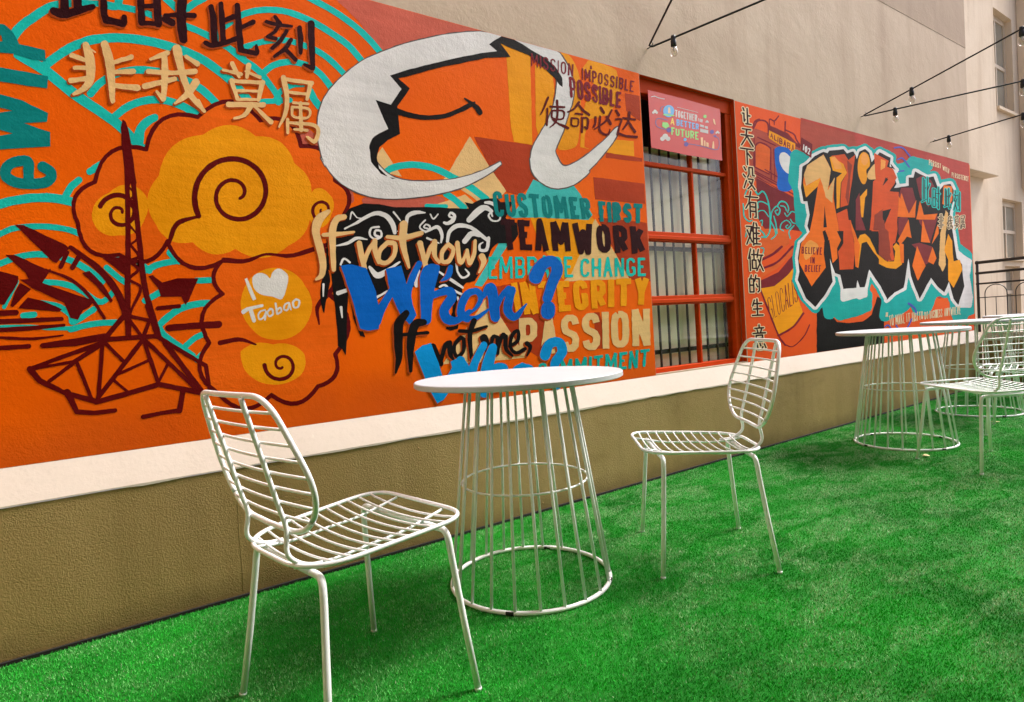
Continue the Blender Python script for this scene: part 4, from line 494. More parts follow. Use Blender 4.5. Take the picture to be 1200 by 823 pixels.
     '3292 3185 -25 -7 -21 -19 -5 -9 -3 -54 4 -57 15 -77 25 -22 20 -4 23 2 16 8 17 18 3 43 -43 -1 -5 -29 -5 -2 -8 8 -6 18 -3 70 -5 23 1 47 4 5 6 -6 9 -33 49 16 -12 44 -21 15/3581 3188 -27 -5 -24 -28 -3 -13 2 -38 16 -39 25 -17 26 -12 9 -10 4 -8 1 -28 -6 -5 -12 4 -6 29 -43 -11 -9 -6 16 -40 28 -14 36 -1 18 7 22 27 5 50 -16 35 -56 32 -7 21 -2 25 5 5 8 -6 11 -26 46 17 -9 34 -16 15 -21 7/3687 3190 -8 -3 -7 -37 42 -1 0 -32 11 -66 0 -80 4 -23 53 7 -14 191 13 3 20 0 5 41 -7 3 -25 -3 -12 3 -15 -3 -19 2/3406 3166 -30 -6 13 -153 7 -27 13 -26 30 -12 18 1 22 9 16 11 14 43 -10 149 -6 14 -43 -10 9 -104 -1 -44 -5 -25 -3 0 -16 32 -5 44 -1 75 -4 31/3898 3193 -8 -2 -10 -17 -16 8 -18 -15 -7 -9 1 -126 6 -35 14 -23 30 -18 37 -2 14 8 26 27 10 49 -3 44 -22 86 -24 20|3890 3151 5 1 8 -9 11 -34 6 -77 -7 -36 -11 7 -8 36 -6 57/4043 3202 -21 -9 -29 -7 5 -118 10 -68 0 -42 30 1 24 6 -3 71 2 3 16 -22 14 -1 16 5 10 10 11 43 9 -112 11 -1 45 8 -29 227 -27 -4 -26 2 -23 -78 -32 64 -7 23/4229 3199 -21 -4 -5 -9 -5 -32 4 -2 4 -15 8 -52 -4 -22 7 -29 4 -51 -2 -20 45 -1 24 4 48 1 5 42 -63 2 1 27 -6 22 19 -1 2 2 3 43 -32 1 -4 49 57 1 8 42 -13 3/4388 3198 -3 -3 -31 -5 -1 -2 22 -218 56 8 -5 25 1 32 13 -15 20 -38 9 1 45 22 -42 62 35 35 -2 41 -5 21 -9 13 -31 23|4412 3158 14 -2 16 -12 0 -35 -3 -3 -18 0'),
    ('lettering', 'painted word first', 'dteal',
     '4633 3182 -9 -6 0 -5 -2 -33 7 -27 -1 -38 -6 -28 5 -7 6 -37 1 -46 57 4 4 1 -5 49 4 36 4 2 6 33 -2 12 -12 2 -1 42 17 2 26 -2 2 3 -1 21 5 21 -32 -1 -22 4 -23 -3/4781 3182 -23 -6 -3 -20 -3 -42 7 -127 -5 -31 2 -3 49 3 18 6 -4 109 5 64 -8 49/4894 3190 -59 -9 1 -19 -5 -27 4 -52 -3 -26 3 -103 63 7 2 23 6 -9 58 20 -10 40 -11 19 31 38 1 40 -5 17 -30 36/5059 3186 -18 -6 -27 -26 -15 -44 13 -34 53 -30 8 -14 -4 -20 -6 16 -59 -11 -2 -3 6 -24 17 -18 25 -10 28 0 21 7 30 28 8 19 0 24 -15 39 -43 26 -6 14 49 7 22 5 2 5 -16 38 -30 14/5194 3193 -11 -4 -9 -46 40 -3 -6 -27 0 -59 -8 -32 -2 -54 2 -3 24 0 39 4 11 32 10 141 33 2 4 3 9 45 -16 3'),
    ('lettering', 'painted word teamwork', 'dark',
     '3780 2947 -14 -9 -12 -18 -14 -135 -25 -167 77 0 12 74 10 -37 5 -45 3 -1 65 15 10 5 -30 128 -22 115 -17 60 -7 11 -10 6/3317 2919 -9 -57 52 -3 6 -61 0 -112 7 -69 16 -1 57 6 -9 129 -3 109 41 2 8 34 0 23 -52 -1 -5 4 -8 0 -20 -3 -15 2/3577 2924 -16 -4 -37 0 -9 -6 -1 -53 5 -4 6 -71 -5 -43 4 -2 3 -29 1 -89 6 -5 32 3 109 -3 5 25 0 36 -62 -2 -16 3 -3 62 22 0 8 61 -33 0 -1 17 1 40 66 0 8 60 -75 -1 -8 5/4008 2933 -35 -12 -20 0 -21 -6 5 -127 -4 -55 10 -114 78 1 -4 102 11 -26 12 -9 12 -3 32 6 19 25 3 -2 8 -97 76 9 -1 128 -13 172 -41 -3 -40 4 -20 -48 -15 -54 -19 50 -30 59/4304 2930 -58 -12 -16 -8 6 -50 53 -252 10 -11 17 -7 15 -3 13 3 24 13 13 39 12 -39 9 -12 15 -7 31 0 24 16 7 12 14 139 24 170 -1 2 -84 0 -5 -39 -10 -34 -15 9 -30 5 -29 -13 -14 -23 -19 103/4658 2928 -4 -15 -7 -7 -25 10 -27 -18 -13 -18 -15 -61 2 -103 19 -61 8 -11 44 -27 35 -4 35 2 42 24 21 26 11 57 -2 102 -15 61 -8 12 -49 31 -35 2|4665 2860 12 -7 15 -42 0 -91 -9 -38 -11 7 -13 39 -3 73/4877 2929 -3 -4 -41 -4 -9 -5 -1 -97 13 -129 -4 -55 3 -23 91 10 2 67 18 -31 21 -24 81 30 -23 47 -25 34 43 33 8 13 -7 91 -34 28 -36 17 -57 3|4918 2860 17 1 19 -12 1 -42 -8 -8 -27 0/5129 2927 -35 -3 -3 -6 12 -138 1 -166 2 -2 28 1 67 10 5 60 39 -49 86 29 -75 132 19 30 48 57 -84 25 -41 -38 -6 61'),
    ('lettering', 'painted word embrace', 'turq',
     '3822 2574 -12 -6 -5 -10 -16 -85 -26 -83 -3 -29 -7 -17 34 -4 19 65 30 -2 9 -37 2 -27 35 5 2 2 -4 13 -6 55 -15 48 -12 99 -11 11|3822 2479 11 -39 0 -6 -3 -2 -19 1 2 22/3306 2555 -16 -6 -16 0 0 -18 -14 -110 2 -25 -11 -62 38 -1 0 54 6 32 4 57 22 -70 7 -11 10 -5 8 1 7 7 35 75 2 -10 -6 -29 2 -55 -3 -40 2 -2 31 0 3 72 5 27 -4 55 5 61 -18 -1 -16 4 -49 -111 -13 29/3641 2557 -35 -1 -2 -6 1 -60 -5 -30 -2 -81 1 -36 3 -2 24 4 6 30 4 54 11 0 6 -9 8 -20 28 -49 3 -2 27 13 -5 17 -26 50 41 37 2 60 -16 18 -20 14|3642 2525 37 2 16 -14 -3 -39 -16 -13 -22 -3 -15 3 -2 23/4138 2565 -41 -1 -9 -1 -2 -3 -5 -56 4 -25 -3 -132 12 -3 100 1 4 2 4 14 -2 14 -81 -1 2 68 46 1 4 19 -2 10 -49 -1 5 33 0 27 8 3 71 1 -4 31/3149 2547 -4 -2 -1 -35 -6 -30 -4 -80 1 -21 -5 -45 98 -1 3 13 -3 14 -67 -1 -1 10 9 59 39 1 3 14 0 13 -40 1 4 25 0 37 66 2 2 28/3532 2553 -76 -3 -1 -61 -10 -66 2 -21 -3 -27 0 -39 86 3 9 4 29 32 4 53 -16 21 14 20 -1 23 5 29 -19 26 -10 5|3487 2525 40 2 12 -14 1 -15 -3 -21 -12 -13 -24 -2 -15 4 -3 15|3511 2434 9 1 18 -18 -3 -36 -16 -16 -36 1 -2 30 5 36/3967 2560 -33 -21 -11 -26 -5 -20 0 -50 -6 -31 13 -44 11 -13 28 -14 37 2 36 18 12 38 -17 6 -17 2 -14 -29 -9 -5 -17 -1 -12 9 -4 15 -6 76 11 53 15 9 26 -3 4 -3 2 -16 6 -12 37 6 0 7 -16 34 -31 14'),
    ('lettering', 'painted word change', 'turq',
     '4715 2570 -13 -10 -19 -48 -45 -160 20 -4 18 1 20 59 29 4 4 -1 9 -64 44 4 -24 110 -12 83 -12 25 -9 3|4715 2465 5 -23 -13 -3/4859 2565 -35 -8 -10 -108 -1 -98 19 -1 23 4 9 112 12 -20 40 -100 23 6 21 -1 13 210 -44 -3 0 -41 -9 -73 -20 37 -23 64 -10 19/5245 2570 -36 -1 -16 -5 -2 -54 -12 -111 1 -46 129 2 5 2 5 30 -87 0 2 60 46 2 3 28 -3 2 -44 2 -3 25 4 29 77 7 4 2 1 22 -13 4/5059 2563 -39 -18 -6 -7 -14 -68 -3 -51 2 -25 10 -24 13 -9 30 -10 45 4 47 22 6 8 3 34 -4 34 -5 8 -10 4 -45 1 -5 -30 21 -2 -1 -40 -25 -8 -14 -1 -11 7 -9 34 -2 66 11 34 16 10 31 -6 12 -25 34 10 -4 27 -6 7 -30 15/4500 2552 -21 -3 -7 -41 -3 -156 20 -3 14 1 1 49 6 35 18 3 41 -3 -5 -84 37 0 16 126 4 78 -30 1 -14 -4 -10 -82 -18 -4 -35 -1 5 86/4372 2548 -15 -4 -33 -20 -13 -41 -7 -57 8 -57 26 -17 33 -5 16 1 34 14 17 37 -37 7 -11 -24 -13 -7 -19 -1 -11 8 -5 30 5 55 12 42 14 9 15 0 9 -6 10 -22 22 2 17 6 -5 23 -11 15 -30 13'),
    ('lettering', 'painted word integrity', 'amber',
     '5277 2343 -33 -49 -17 45 -99 -21 44 -150 -4 -72 -13 -69 101 -5 21 144 54 84 17 36 24 31/4972 2332 -142 -5 -5 -31 2 -38 58 4 13 -3 -6 -77 -10 -50 -6 -114 91 0 16 107 10 136 71 4 4 66/4731 2321 -28 -3 -4 -16 -5 -135 -14 -140 0 -16 3 -1 89 1 3 1 6 24 4 129 8 48 5 107 -24 3/4535 2319 -38 0 -6 -1 -4 -5 -28 1 -15 -4 -8 -115 1 -193 89 2 -3 68 4 26 38 -75 89 24 -47 84 40 33 10 15 5 33 -1 59 -8 9 -48 34 -25 7|4529 2254 29 -1 13 -9 -5 -42 -13 -12 -16 -2 -6 3/4305 2314 -33 0 -28 -6 -40 -25 -10 -16 -10 -61 2 -107 14 -64 15 -18 34 -21 12 -3 34 0 34 5 55 36 10 16 0 99 -11 19 -15 8 -69 -2 -1 -64 4 -5 3 -36 -14 -9 -8 5 -11 73 -4 64 9 43 8 4 15 -2 10 -29 84 12 -12 46 -8 12 -24 14 -33 12/4123 2310 -134 -3 -20 -3 -4 -4 -3 -55 10 -116 3 -78 -2 -49 1 -15 3 -2 166 7 -2 62 -59 -1 -24 2 -2 61 29 4 2 65 -33 1 -3 55 84 4 3 18 -2 47/3814 2306 -91 -3 -2 -64 5 -2 52 4 5 -3 11 -155 6 -40 2 -60 70 2 10 3 -8 60 -2 114 -7 77 51 5 2 59 0 2 -62 2/3556 2306 -21 -7 -45 -6 37 -318 11 -1 66 5 -5 64 35 -75 44 12 30 2 -5 97 -15 115 -6 111 -63 -8 -15 -5 8 -93 -11 32 -34 74/3453 2298 -65 -8 16 -148 16 -112 2 -40 5 -21 74 9 -37 320'),
    ('lettering', 'cream painted word passion', 'cream',
     '5158 1981 -54 -8 -55 -1 -2 -2 -1 -62 -9 -51 5 -46 -7 -51 -1 -145 -9 -48 2 -13 50 -4 60 -1 6 49 -2 47 11 46 20 -38 40 -114 56 6 58 -2 4 8 -3 50 9 53 -3 78 11 120 -3 47 10 53 0 22 -116 -1 -4 -107 -8 -45 -55 122/4844 1965 -14 -2 1 -27 -4 -9 -34 28 -48 -27 -11 -10 -27 -98 -4 -129 2 -31 13 -53 21 -23 48 -28 80 -5 24 4 24 12 33 22 16 19 21 76 7 63 -5 47 7 48 -14 64 -14 23 -72 34|4857 1889 17 -6 13 -55 -10 -113 2 -17 -7 -34 -11 -26 -18 -10 -10 0 -13 8 -3 8 -6 36 4 151 17 47 16 10/4669 1961 -90 1 0 -106 -8 -49 4 -47 -12 -141 2 -45 -3 -16 3 -1 42 0 48 -6 9 2 -1 48 8 52 -3 45 8 49 -1 46 6 47 -3 45 9 52 -3 24/3838 1983 -29 -7 -11 -7 -5 -9 -7 -41 -31 -110 -15 -74 -18 -49 -5 -45 -16 -47 -4 -24 87 -17 5 8 1 17 23 92 15 -2 14 -74 0 -37 90 8 0 14 -8 41 -2 44 -11 39 -12 127 -11 40 -4 69 -11 27 -21 14/4439 1958 -62 -2 -23 -6 -59 -46 -11 -36 -4 -35 4 -23 12 -30 13 -19 38 -23 69 -31 13 -23 -6 -39 -17 -15 -18 0 -9 4 -5 23 -8 12 -90 -12 15 -61 60 -37 15 -4 71 -3 16 3 15 8 52 45 15 67 -5 26 -30 54 -32 18 -70 28 -9 6 -6 17 4 46 15 16 22 -1 11 -6 7 -37 100 16 -19 62 -20 17 -36 18/4129 1949 -50 0 -24 -8 -53 -43 -10 -37 -4 -36 15 -54 18 -19 100 -44 13 -24 -10 -40 -18 -11 -15 -1 -8 3 -12 33 -62 -5 -28 -5 17 -61 27 -17 46 -21 67 -3 28 9 49 41 7 47 7 21 -1 23 -28 56 -30 16 -66 26 -13 9 -7 14 -2 27 6 23 17 14 21 0 9 -5 12 -36 94 10 -17 58 -17 19 -46 21/3556 1942 -82 -1 -16 -1 -2 -3 -6 -91 1 -40 -9 -46 3 -41 -11 -127 2 -26 83 -4 6 58 -3 41 4 35 61 2 17 3 57 44 8 10 1 41 8 45 0 28 -9 20 -50 46 -23 5|3564 1873 10 -1 15 -13 -3 -76 -20 -20 -35 3 0 65 7 39'),
    ('lettering', 'painted word commitment', 'tealb',
     '5299 1504 -57 -1 -29 4 -7 -4 -57 2 -2 -3 10 -35 42 1 4 -9 -4 -37 -22 -71 -2 -47 42 -4 14 44 3 47 17 79 54 3 5 15 -2 15/5075 1508 -14 -103 -5 -9 -37 107 -48 -2 -4 -15 1 -44 -18 -71 -9 -58 3 -10 41 -5 2 3 12 38 2 71 4 5 9 -50 27 -67 51 -1 22 161 15 43/4933 1499 -89 -2 -29 4 -6 -5 1 -68 -6 -14 2 -14 -18 -66 0 -31 44 -4 3 3 79 1 1 14 -6 17 -68 2 3 48 45 4 -3 27 -38 0 -1 8 12 40 78 3 2 25 -2 7/4732 1505 -19 -38 -39 -60 -14 50 -18 37 -46 1 -4 -75 -20 -98 0 -18 41 -5 2 3 10 44 5 74 21 -65 6 -7 12 -5 10 0 10 7 35 57 -14 -105 51 -4 8 90 -1 44 12 61/4558 1491 -138 -3 5 -32 42 0 0 -54 -10 -41 -3 -57 44 -3 5 28 -2 70 9 42 0 16 50 3/4356 1489 -9 -60 2 -44 -12 -71 4 -11 40 -4 4 1 3 11 -2 45 12 129/4283 1493 -50 -88 -40 78 -36 -2 -6 -36 -1 -66 -8 -42 2 -32 38 -4 2 2 0 71 7 32 23 -51 17 -8 17 5 24 44 3 5 3 -1 -4 -95 42 -3 4 18 -4 70 6 41 0 53/4078 1488 -44 -79 -6 6 -35 68 -18 -5 -17 1 -9 -95 2 -40 -4 -38 41 -4 4 98 23 -49 17 -7 11 2 6 4 25 43 3 -37 -3 -51 40 -2 3 177/3875 1475 -25 0 1 -18 -13 15 -24 -12 -5 -6 -7 -30 -4 -50 7 -30 11 -23 31 -15 34 -1 16 8 15 14 11 33 1 53 -9 30 -10 17|3859 1448 11 0 8 -4 3 -7 5 -61 -3 -24 -5 -10 -12 -7 -11 0 -8 5 -7 16 -3 54 7 30/3721 1473 -25 -1 -26 -12 -8 -19 -5 -26 -3 -54 10 -27 9 -12 31 -18 31 0 28 13 13 32 -37 10 -9 -21 -17 -2 -11 6 -7 26 -2 28 1 27 7 17 9 6 14 0 7 -3 8 -20 34 8 -12 30 -29 11'),
    ('lettering', 'wine red words mission impossible', 'wine',
     '3830 4617 -11 -5 -2 -58 -8 -70 2 -2 15 6 6 93 10 -41 10 -21 10 4 16 33 4 7 3 0 2 -38 -4 -41 15 2 7 82 -1 49 -16 -4 -29 -66 -14 34 -8 37/3941 4616 -9 -4 -3 -16 -4 -111 0 -2 14 2 3 2 4 26 6 105/3997 4615 -21 -18 -5 -27 7 -18 37 -21 4 -10 -4 -16 -5 -5 -12 0 -7 5 -4 16 -21 -8 7 -20 12 -9 29 -2 22 21 3 24 -6 18 -36 22 -5 16 3 11 6 6 11 0 8 -5 5 -17 17 7 1 6 -5 14 -16 10/4092 4614 -22 -18 -4 -24 9 -18 35 -20 6 -12 -4 -18 -9 -7 -11 2 -6 4 -7 17 -17 -5 -2 -4 8 -21 14 -7 23 1 21 18 6 23 -2 11 -5 10 -35 17 -5 19 5 12 7 6 11 0 8 -5 8 -13 12 4 0 6 -3 13 -14 10/4184 4615 -15 -4 -3 -15 -4 -71 -6 -41 3 0 14 3/4242 4615 -3 -7 -6 3 -19 -15 -7 -28 -3 -55 5 -17 13 -11 24 0 19 13 7 10 8 28 2 32 -4 34 -16 13|4238 4597 11 1 7 -4 6 -15 -6 -54 -7 -21 -8 -5 -8 0 -7 7 -4 21 5 50/4327 4617 -16 -6 -17 -128 2 -2 23 4 7 73 23 -78 21 5 17 130 -22 -4 -8 -73 -18 56/4634 4650 -9 -9 3 -18 5 -10 10 -1 11 9 -5 27 -5 4/4503 4597 -9 -118 2 -7 12 1 6 8 8 115 0 4/4565 4602 -20 -6 -9 -124 15 2 3 3 8 54 7 -24 10 -4 11 5 13 27 -4 -64 2 -2 22 3 7 129 -22 -2 -23 -53 -4 4/4652 4599 -4 -75 -7 -50 0 -5 23 4 4 45 25 3 23 20 2 42 -16 19 -28 1|4674 4581 14 2 9 -9 -2 -28 -7 -8 -16 -1 -2 2/4762 4597 -13 -11 -9 -22 -6 -55 4 -24 5 -7 9 -6 19 0 22 15 7 20 7 58 -3 25 -7 5 -11 5 -10 0 -7 -6|4771 4586 14 -7 1 -28 -3 -35 -7 -25 -6 -4 -14 5 -1 26 10 62/4856 4600 -18 -16 -7 -24 6 -20 31 -18 1 -28 -9 -7 -12 3 -3 19 -19 -6 -3 -3 6 -20 14 -7 22 0 20 17 7 24 -5 21 -35 16 0 29 10 7 6 0 11 -5 1 -14 17 6 -5 20 -13 7/4944 4600 -15 -15 -8 -25 6 -20 34 -18 -2 -29 -7 -5 -13 3 -5 16 -17 -5 -1 -2 2 -19 6 -6 10 -4 23 0 22 19 6 25 -6 20 -33 18 1 26 6 6 10 -1 5 -4 0 -14 7 0 19 7 0 19 -19 12/5018 4603 -17 -131 20 2 4 2 5 30 14 98 -3 2/5065 4602 -19 -129 52 0 23 25 4 29 -8 13 12 19 2 27 -12 16 -34 2|5085 4585 15 2 8 -7 -5 -25 -6 -6 -16 2|5078 4529 14 1 10 -9 -4 -25 -9 -8 -20 1/5163 4601 -26 -129 56 0 7 16 -34 3 16 109 -2 3/5249 4603 -6 -11 -16 -105 -6 -13 4 -2 55 0 6 16 -41 0 9 41 21 4 4 12 -23 3 4 32 5 9 39 0 5 15'),
    ('lettering', 'thick wine red brushed word possible', 'wine',
     '4319 4471 -11 -8 -4 -10 5 -19 -3 -59 5 -15 1 -33 -5 -30 4 -37 14 -8 9 1 10 5 6 10 -1 64 21 3 10 4 17 32 -1 33 4 26 -11 25 -17 16 -41 4|4344 4442 5 1 4 -4 9 -27 3 -40 -7 -11 -14 1 3 52 -4 17/4441 4463 -23 -25 -3 -53 -6 -25 2 -36 6 -15 0 -20 9 -24 19 -11 21 -1 13 7 17 17 8 17 3 119 -7 14 -3 18 -10 7 -7 13 -30 1|4453 4435 7 0 5 -7 -2 -55 7 -51 -10 -33 -7 17 -3 33 5 26 -7 51/4551 4460 -11 -7 -20 -24 -3 -39 12 -30 37 -28 8 -31 -4 -14 -3 -3 -6 3 -2 28 -19 8 -16 -6 -7 -14 6 -31 16 -18 7 -2 31 1 13 7 18 22 5 42 -7 31 -42 25 -7 26 6 19 3 1 6 -6 5 -23 15 -5 12 2 11 13 -3 31 -21 24 -31 1/4669 4458 -15 -8 -22 -24 -6 -50 15 -22 19 -8 19 -16 5 -43 -8 -9 -6 2 -10 35 -5 5 -10 0 -12 -7 -6 -8 -1 -9 12 -29 24 -12 22 0 12 6 18 24 3 35 -4 23 -30 25 -8 12 -5 18 4 19 7 -8 3 -18 17 -2 13 5 7 6 5 28 -4 11 -15 14/4751 4454 -13 -9 -7 -11 8 -52 -5 -27 -1 -58 -10 -34 3 -7 15 -8 13 3 13 9 19 -10 59 6 28 31 5 27 6 18 3 1 4 -48 -4 -27 7 -3 29 -3 20 2 14 5 9 12 -3 12 -36 1 0 31 10 30 5 41 1 54 -14 6 -10 -1 -13 -6 -6 -9 -6 -64 -10 -29 -14 18 11 20 -3 17 5 26 -16 23 -39 6 -26 0 -9 -5 -11 -81 1 -21 -10 -53 -6 39 4 26 -3 53 9 39 -13 11|4819 4421 4 3 12 -2 7 -16 -7 -35 -15 -1 3 29|4819 4337 3 3 5 -2 4 -18 -2 -28 -4 -5 -4 8 3 26/5011 4436 -10 -10 -9 -30 0 -59 -9 -32 -4 -44 7 -5 27 -3 37 3 14 12 -5 13 -7 3 -29 1 7 23 -2 23 28 1 12 8 6 10 -15 12 -30 0 0 7 10 39 20 0 14 4 10 9 3 10 -8 7 -36 2'),
    ('lettering', 'dark maroon brushed Chinese characters by emblem', 'maroon',
     '4002 4212 -19 -26 -49 -96 -46 -77 3 -8 11 4 48 66 68 118 4 11 -1 6 -7 5/4120 4201 -8 -6 -5 -10 2 -50 -3 -3 -77 -9 -9 -4 -4 -6 0 -8 8 -5 84 11 0 -14 -2 -3 -58 -11 -9 -7 -14 -49 0 -26 17 -13 -2 -9 3 -4 26 -16 -19 -22 -48 -37 -1 -7 9 -2 21 13 36 24 25 23 81 -29 72 -17 12 3 16 13 0 8 -5 6 -61 16 -60 7 -31 7 -10 6 9 14 52 8 27 13 13 11 18 38 3 18 -2 13 -14 14 -21 5 -50 -5 0 13 84 14 8 5 3 7 -3 6 -7 3 -85 -10 3 55 -8 8|4139 4080 41 5 16 -8 2 -26 -9 -26 -8 -8 -33 -10 -23 0 8 30|4061 4066 45 7 -2 -34 -14 -36 -22 1 -16 8/4427 4233 -16 -10 -57 -71 -32 -22 -59 -29 -10 -8 1 -7 11 -2 77 36 35 23 39 39 34 -36 41 -25 72 -27 15 3 9 12 -3 9 -19 11 -57 21 -37 25 -35 29 12 16 -2 11 -7 3/4747 4229 -14 -10 -2 -12 24 -34 18 -18 13 -4 13 2 11 10 -1 14 -46 50/3987 4096 -8 -5 -5 -8 -3 -55 -15 -74 -3 -44 5 -6 8 -2 9 5 6 7 12 72 8 101 -5 8/4915 4222 -9 -6 -26 -33 -30 -44 -17 -1 -18 -11 -4 -13 10 -12 -36 -34 -51 -35 -3 0 18 86 -14 8 -16 -5 -24 -113 -72 -47 3 -6 10 0 56 31 4 -34 9 -15 30 -16 47 -11 36 1 37 13 15 24 9 48 -8 3 -7 -5 -29 -51 -41 -7 -38 10 -18 12 -12 19 -1 26 78 49 32 28 34 -41 18 -1 15 8 5 18 -19 28 -23 22 65 95 -2 10/4986 4233 -18 -10 -3 -12 17 -17 22 -35 12 -3 17 4 12 10 0 12 -44 48/5190 4243 -12 -7 -7 -9 -9 -59 -74 -6 -13 -9 -1 -10 8 -5 76 3 -13 -26 -79 -90 -1 -8 10 -4 14 5 79 77 82 -89 11 -5 10 1 21 15 1 14 -48 39 -28 33 -29 21 11 21 84 3 15 7 3 12 -12 7 -56 -5 -25 1 11 65 -11 10/4364 4099 -7 -6 -1 -7 7 -5 12 0 92 8 10 4 6 7 -2 7 -10 2 -91 -6/4654 4108 -9 -7 -4 -7 1 -44 -5 -21 -30 -44 2 -9 9 -4 10 2 11 9 20 26 13 29 8 64 -10 7/4456 4069 -10 -4 -5 -9 8 -11 -1 -27 -15 -102 0 -18 15 -4 12 5 4 7 9 56 6 88 37 8 12 -6 0 -23 -10 -58 -24 6 -12 -7 -5 -7 3 -9 30 -13 22 3 12 12 21 79 -1 18 -7 15 -17 10 -16 2/4306 4044 -10 -12 -5 -41 1 -27 6 -10 15 -8 36 0 34 7 12 6 12 15 13 31 1 29 -8 13 -31 6|4358 4032 28 2 10 -8 -3 -39 -9 -16 -12 -6 -39 -2 -13 5 -4 6 7 51/5005 4138 -41 -11 -6 -10 6 -9 12 0 54 13 14 0 1 -3 -14 -29 -25 -37 -28 -65 -15 -40 5 -13 17 -1 18 16 56 -7 85 -4 105 7 28 -1 32 9 8 15 -12 11 -182 -15 -110 15 17 55 41 71 8 27 -13 10 -17 3'),
    ('lettering_underpaint', 'dull orange offset brushed under the letters', 'shade',
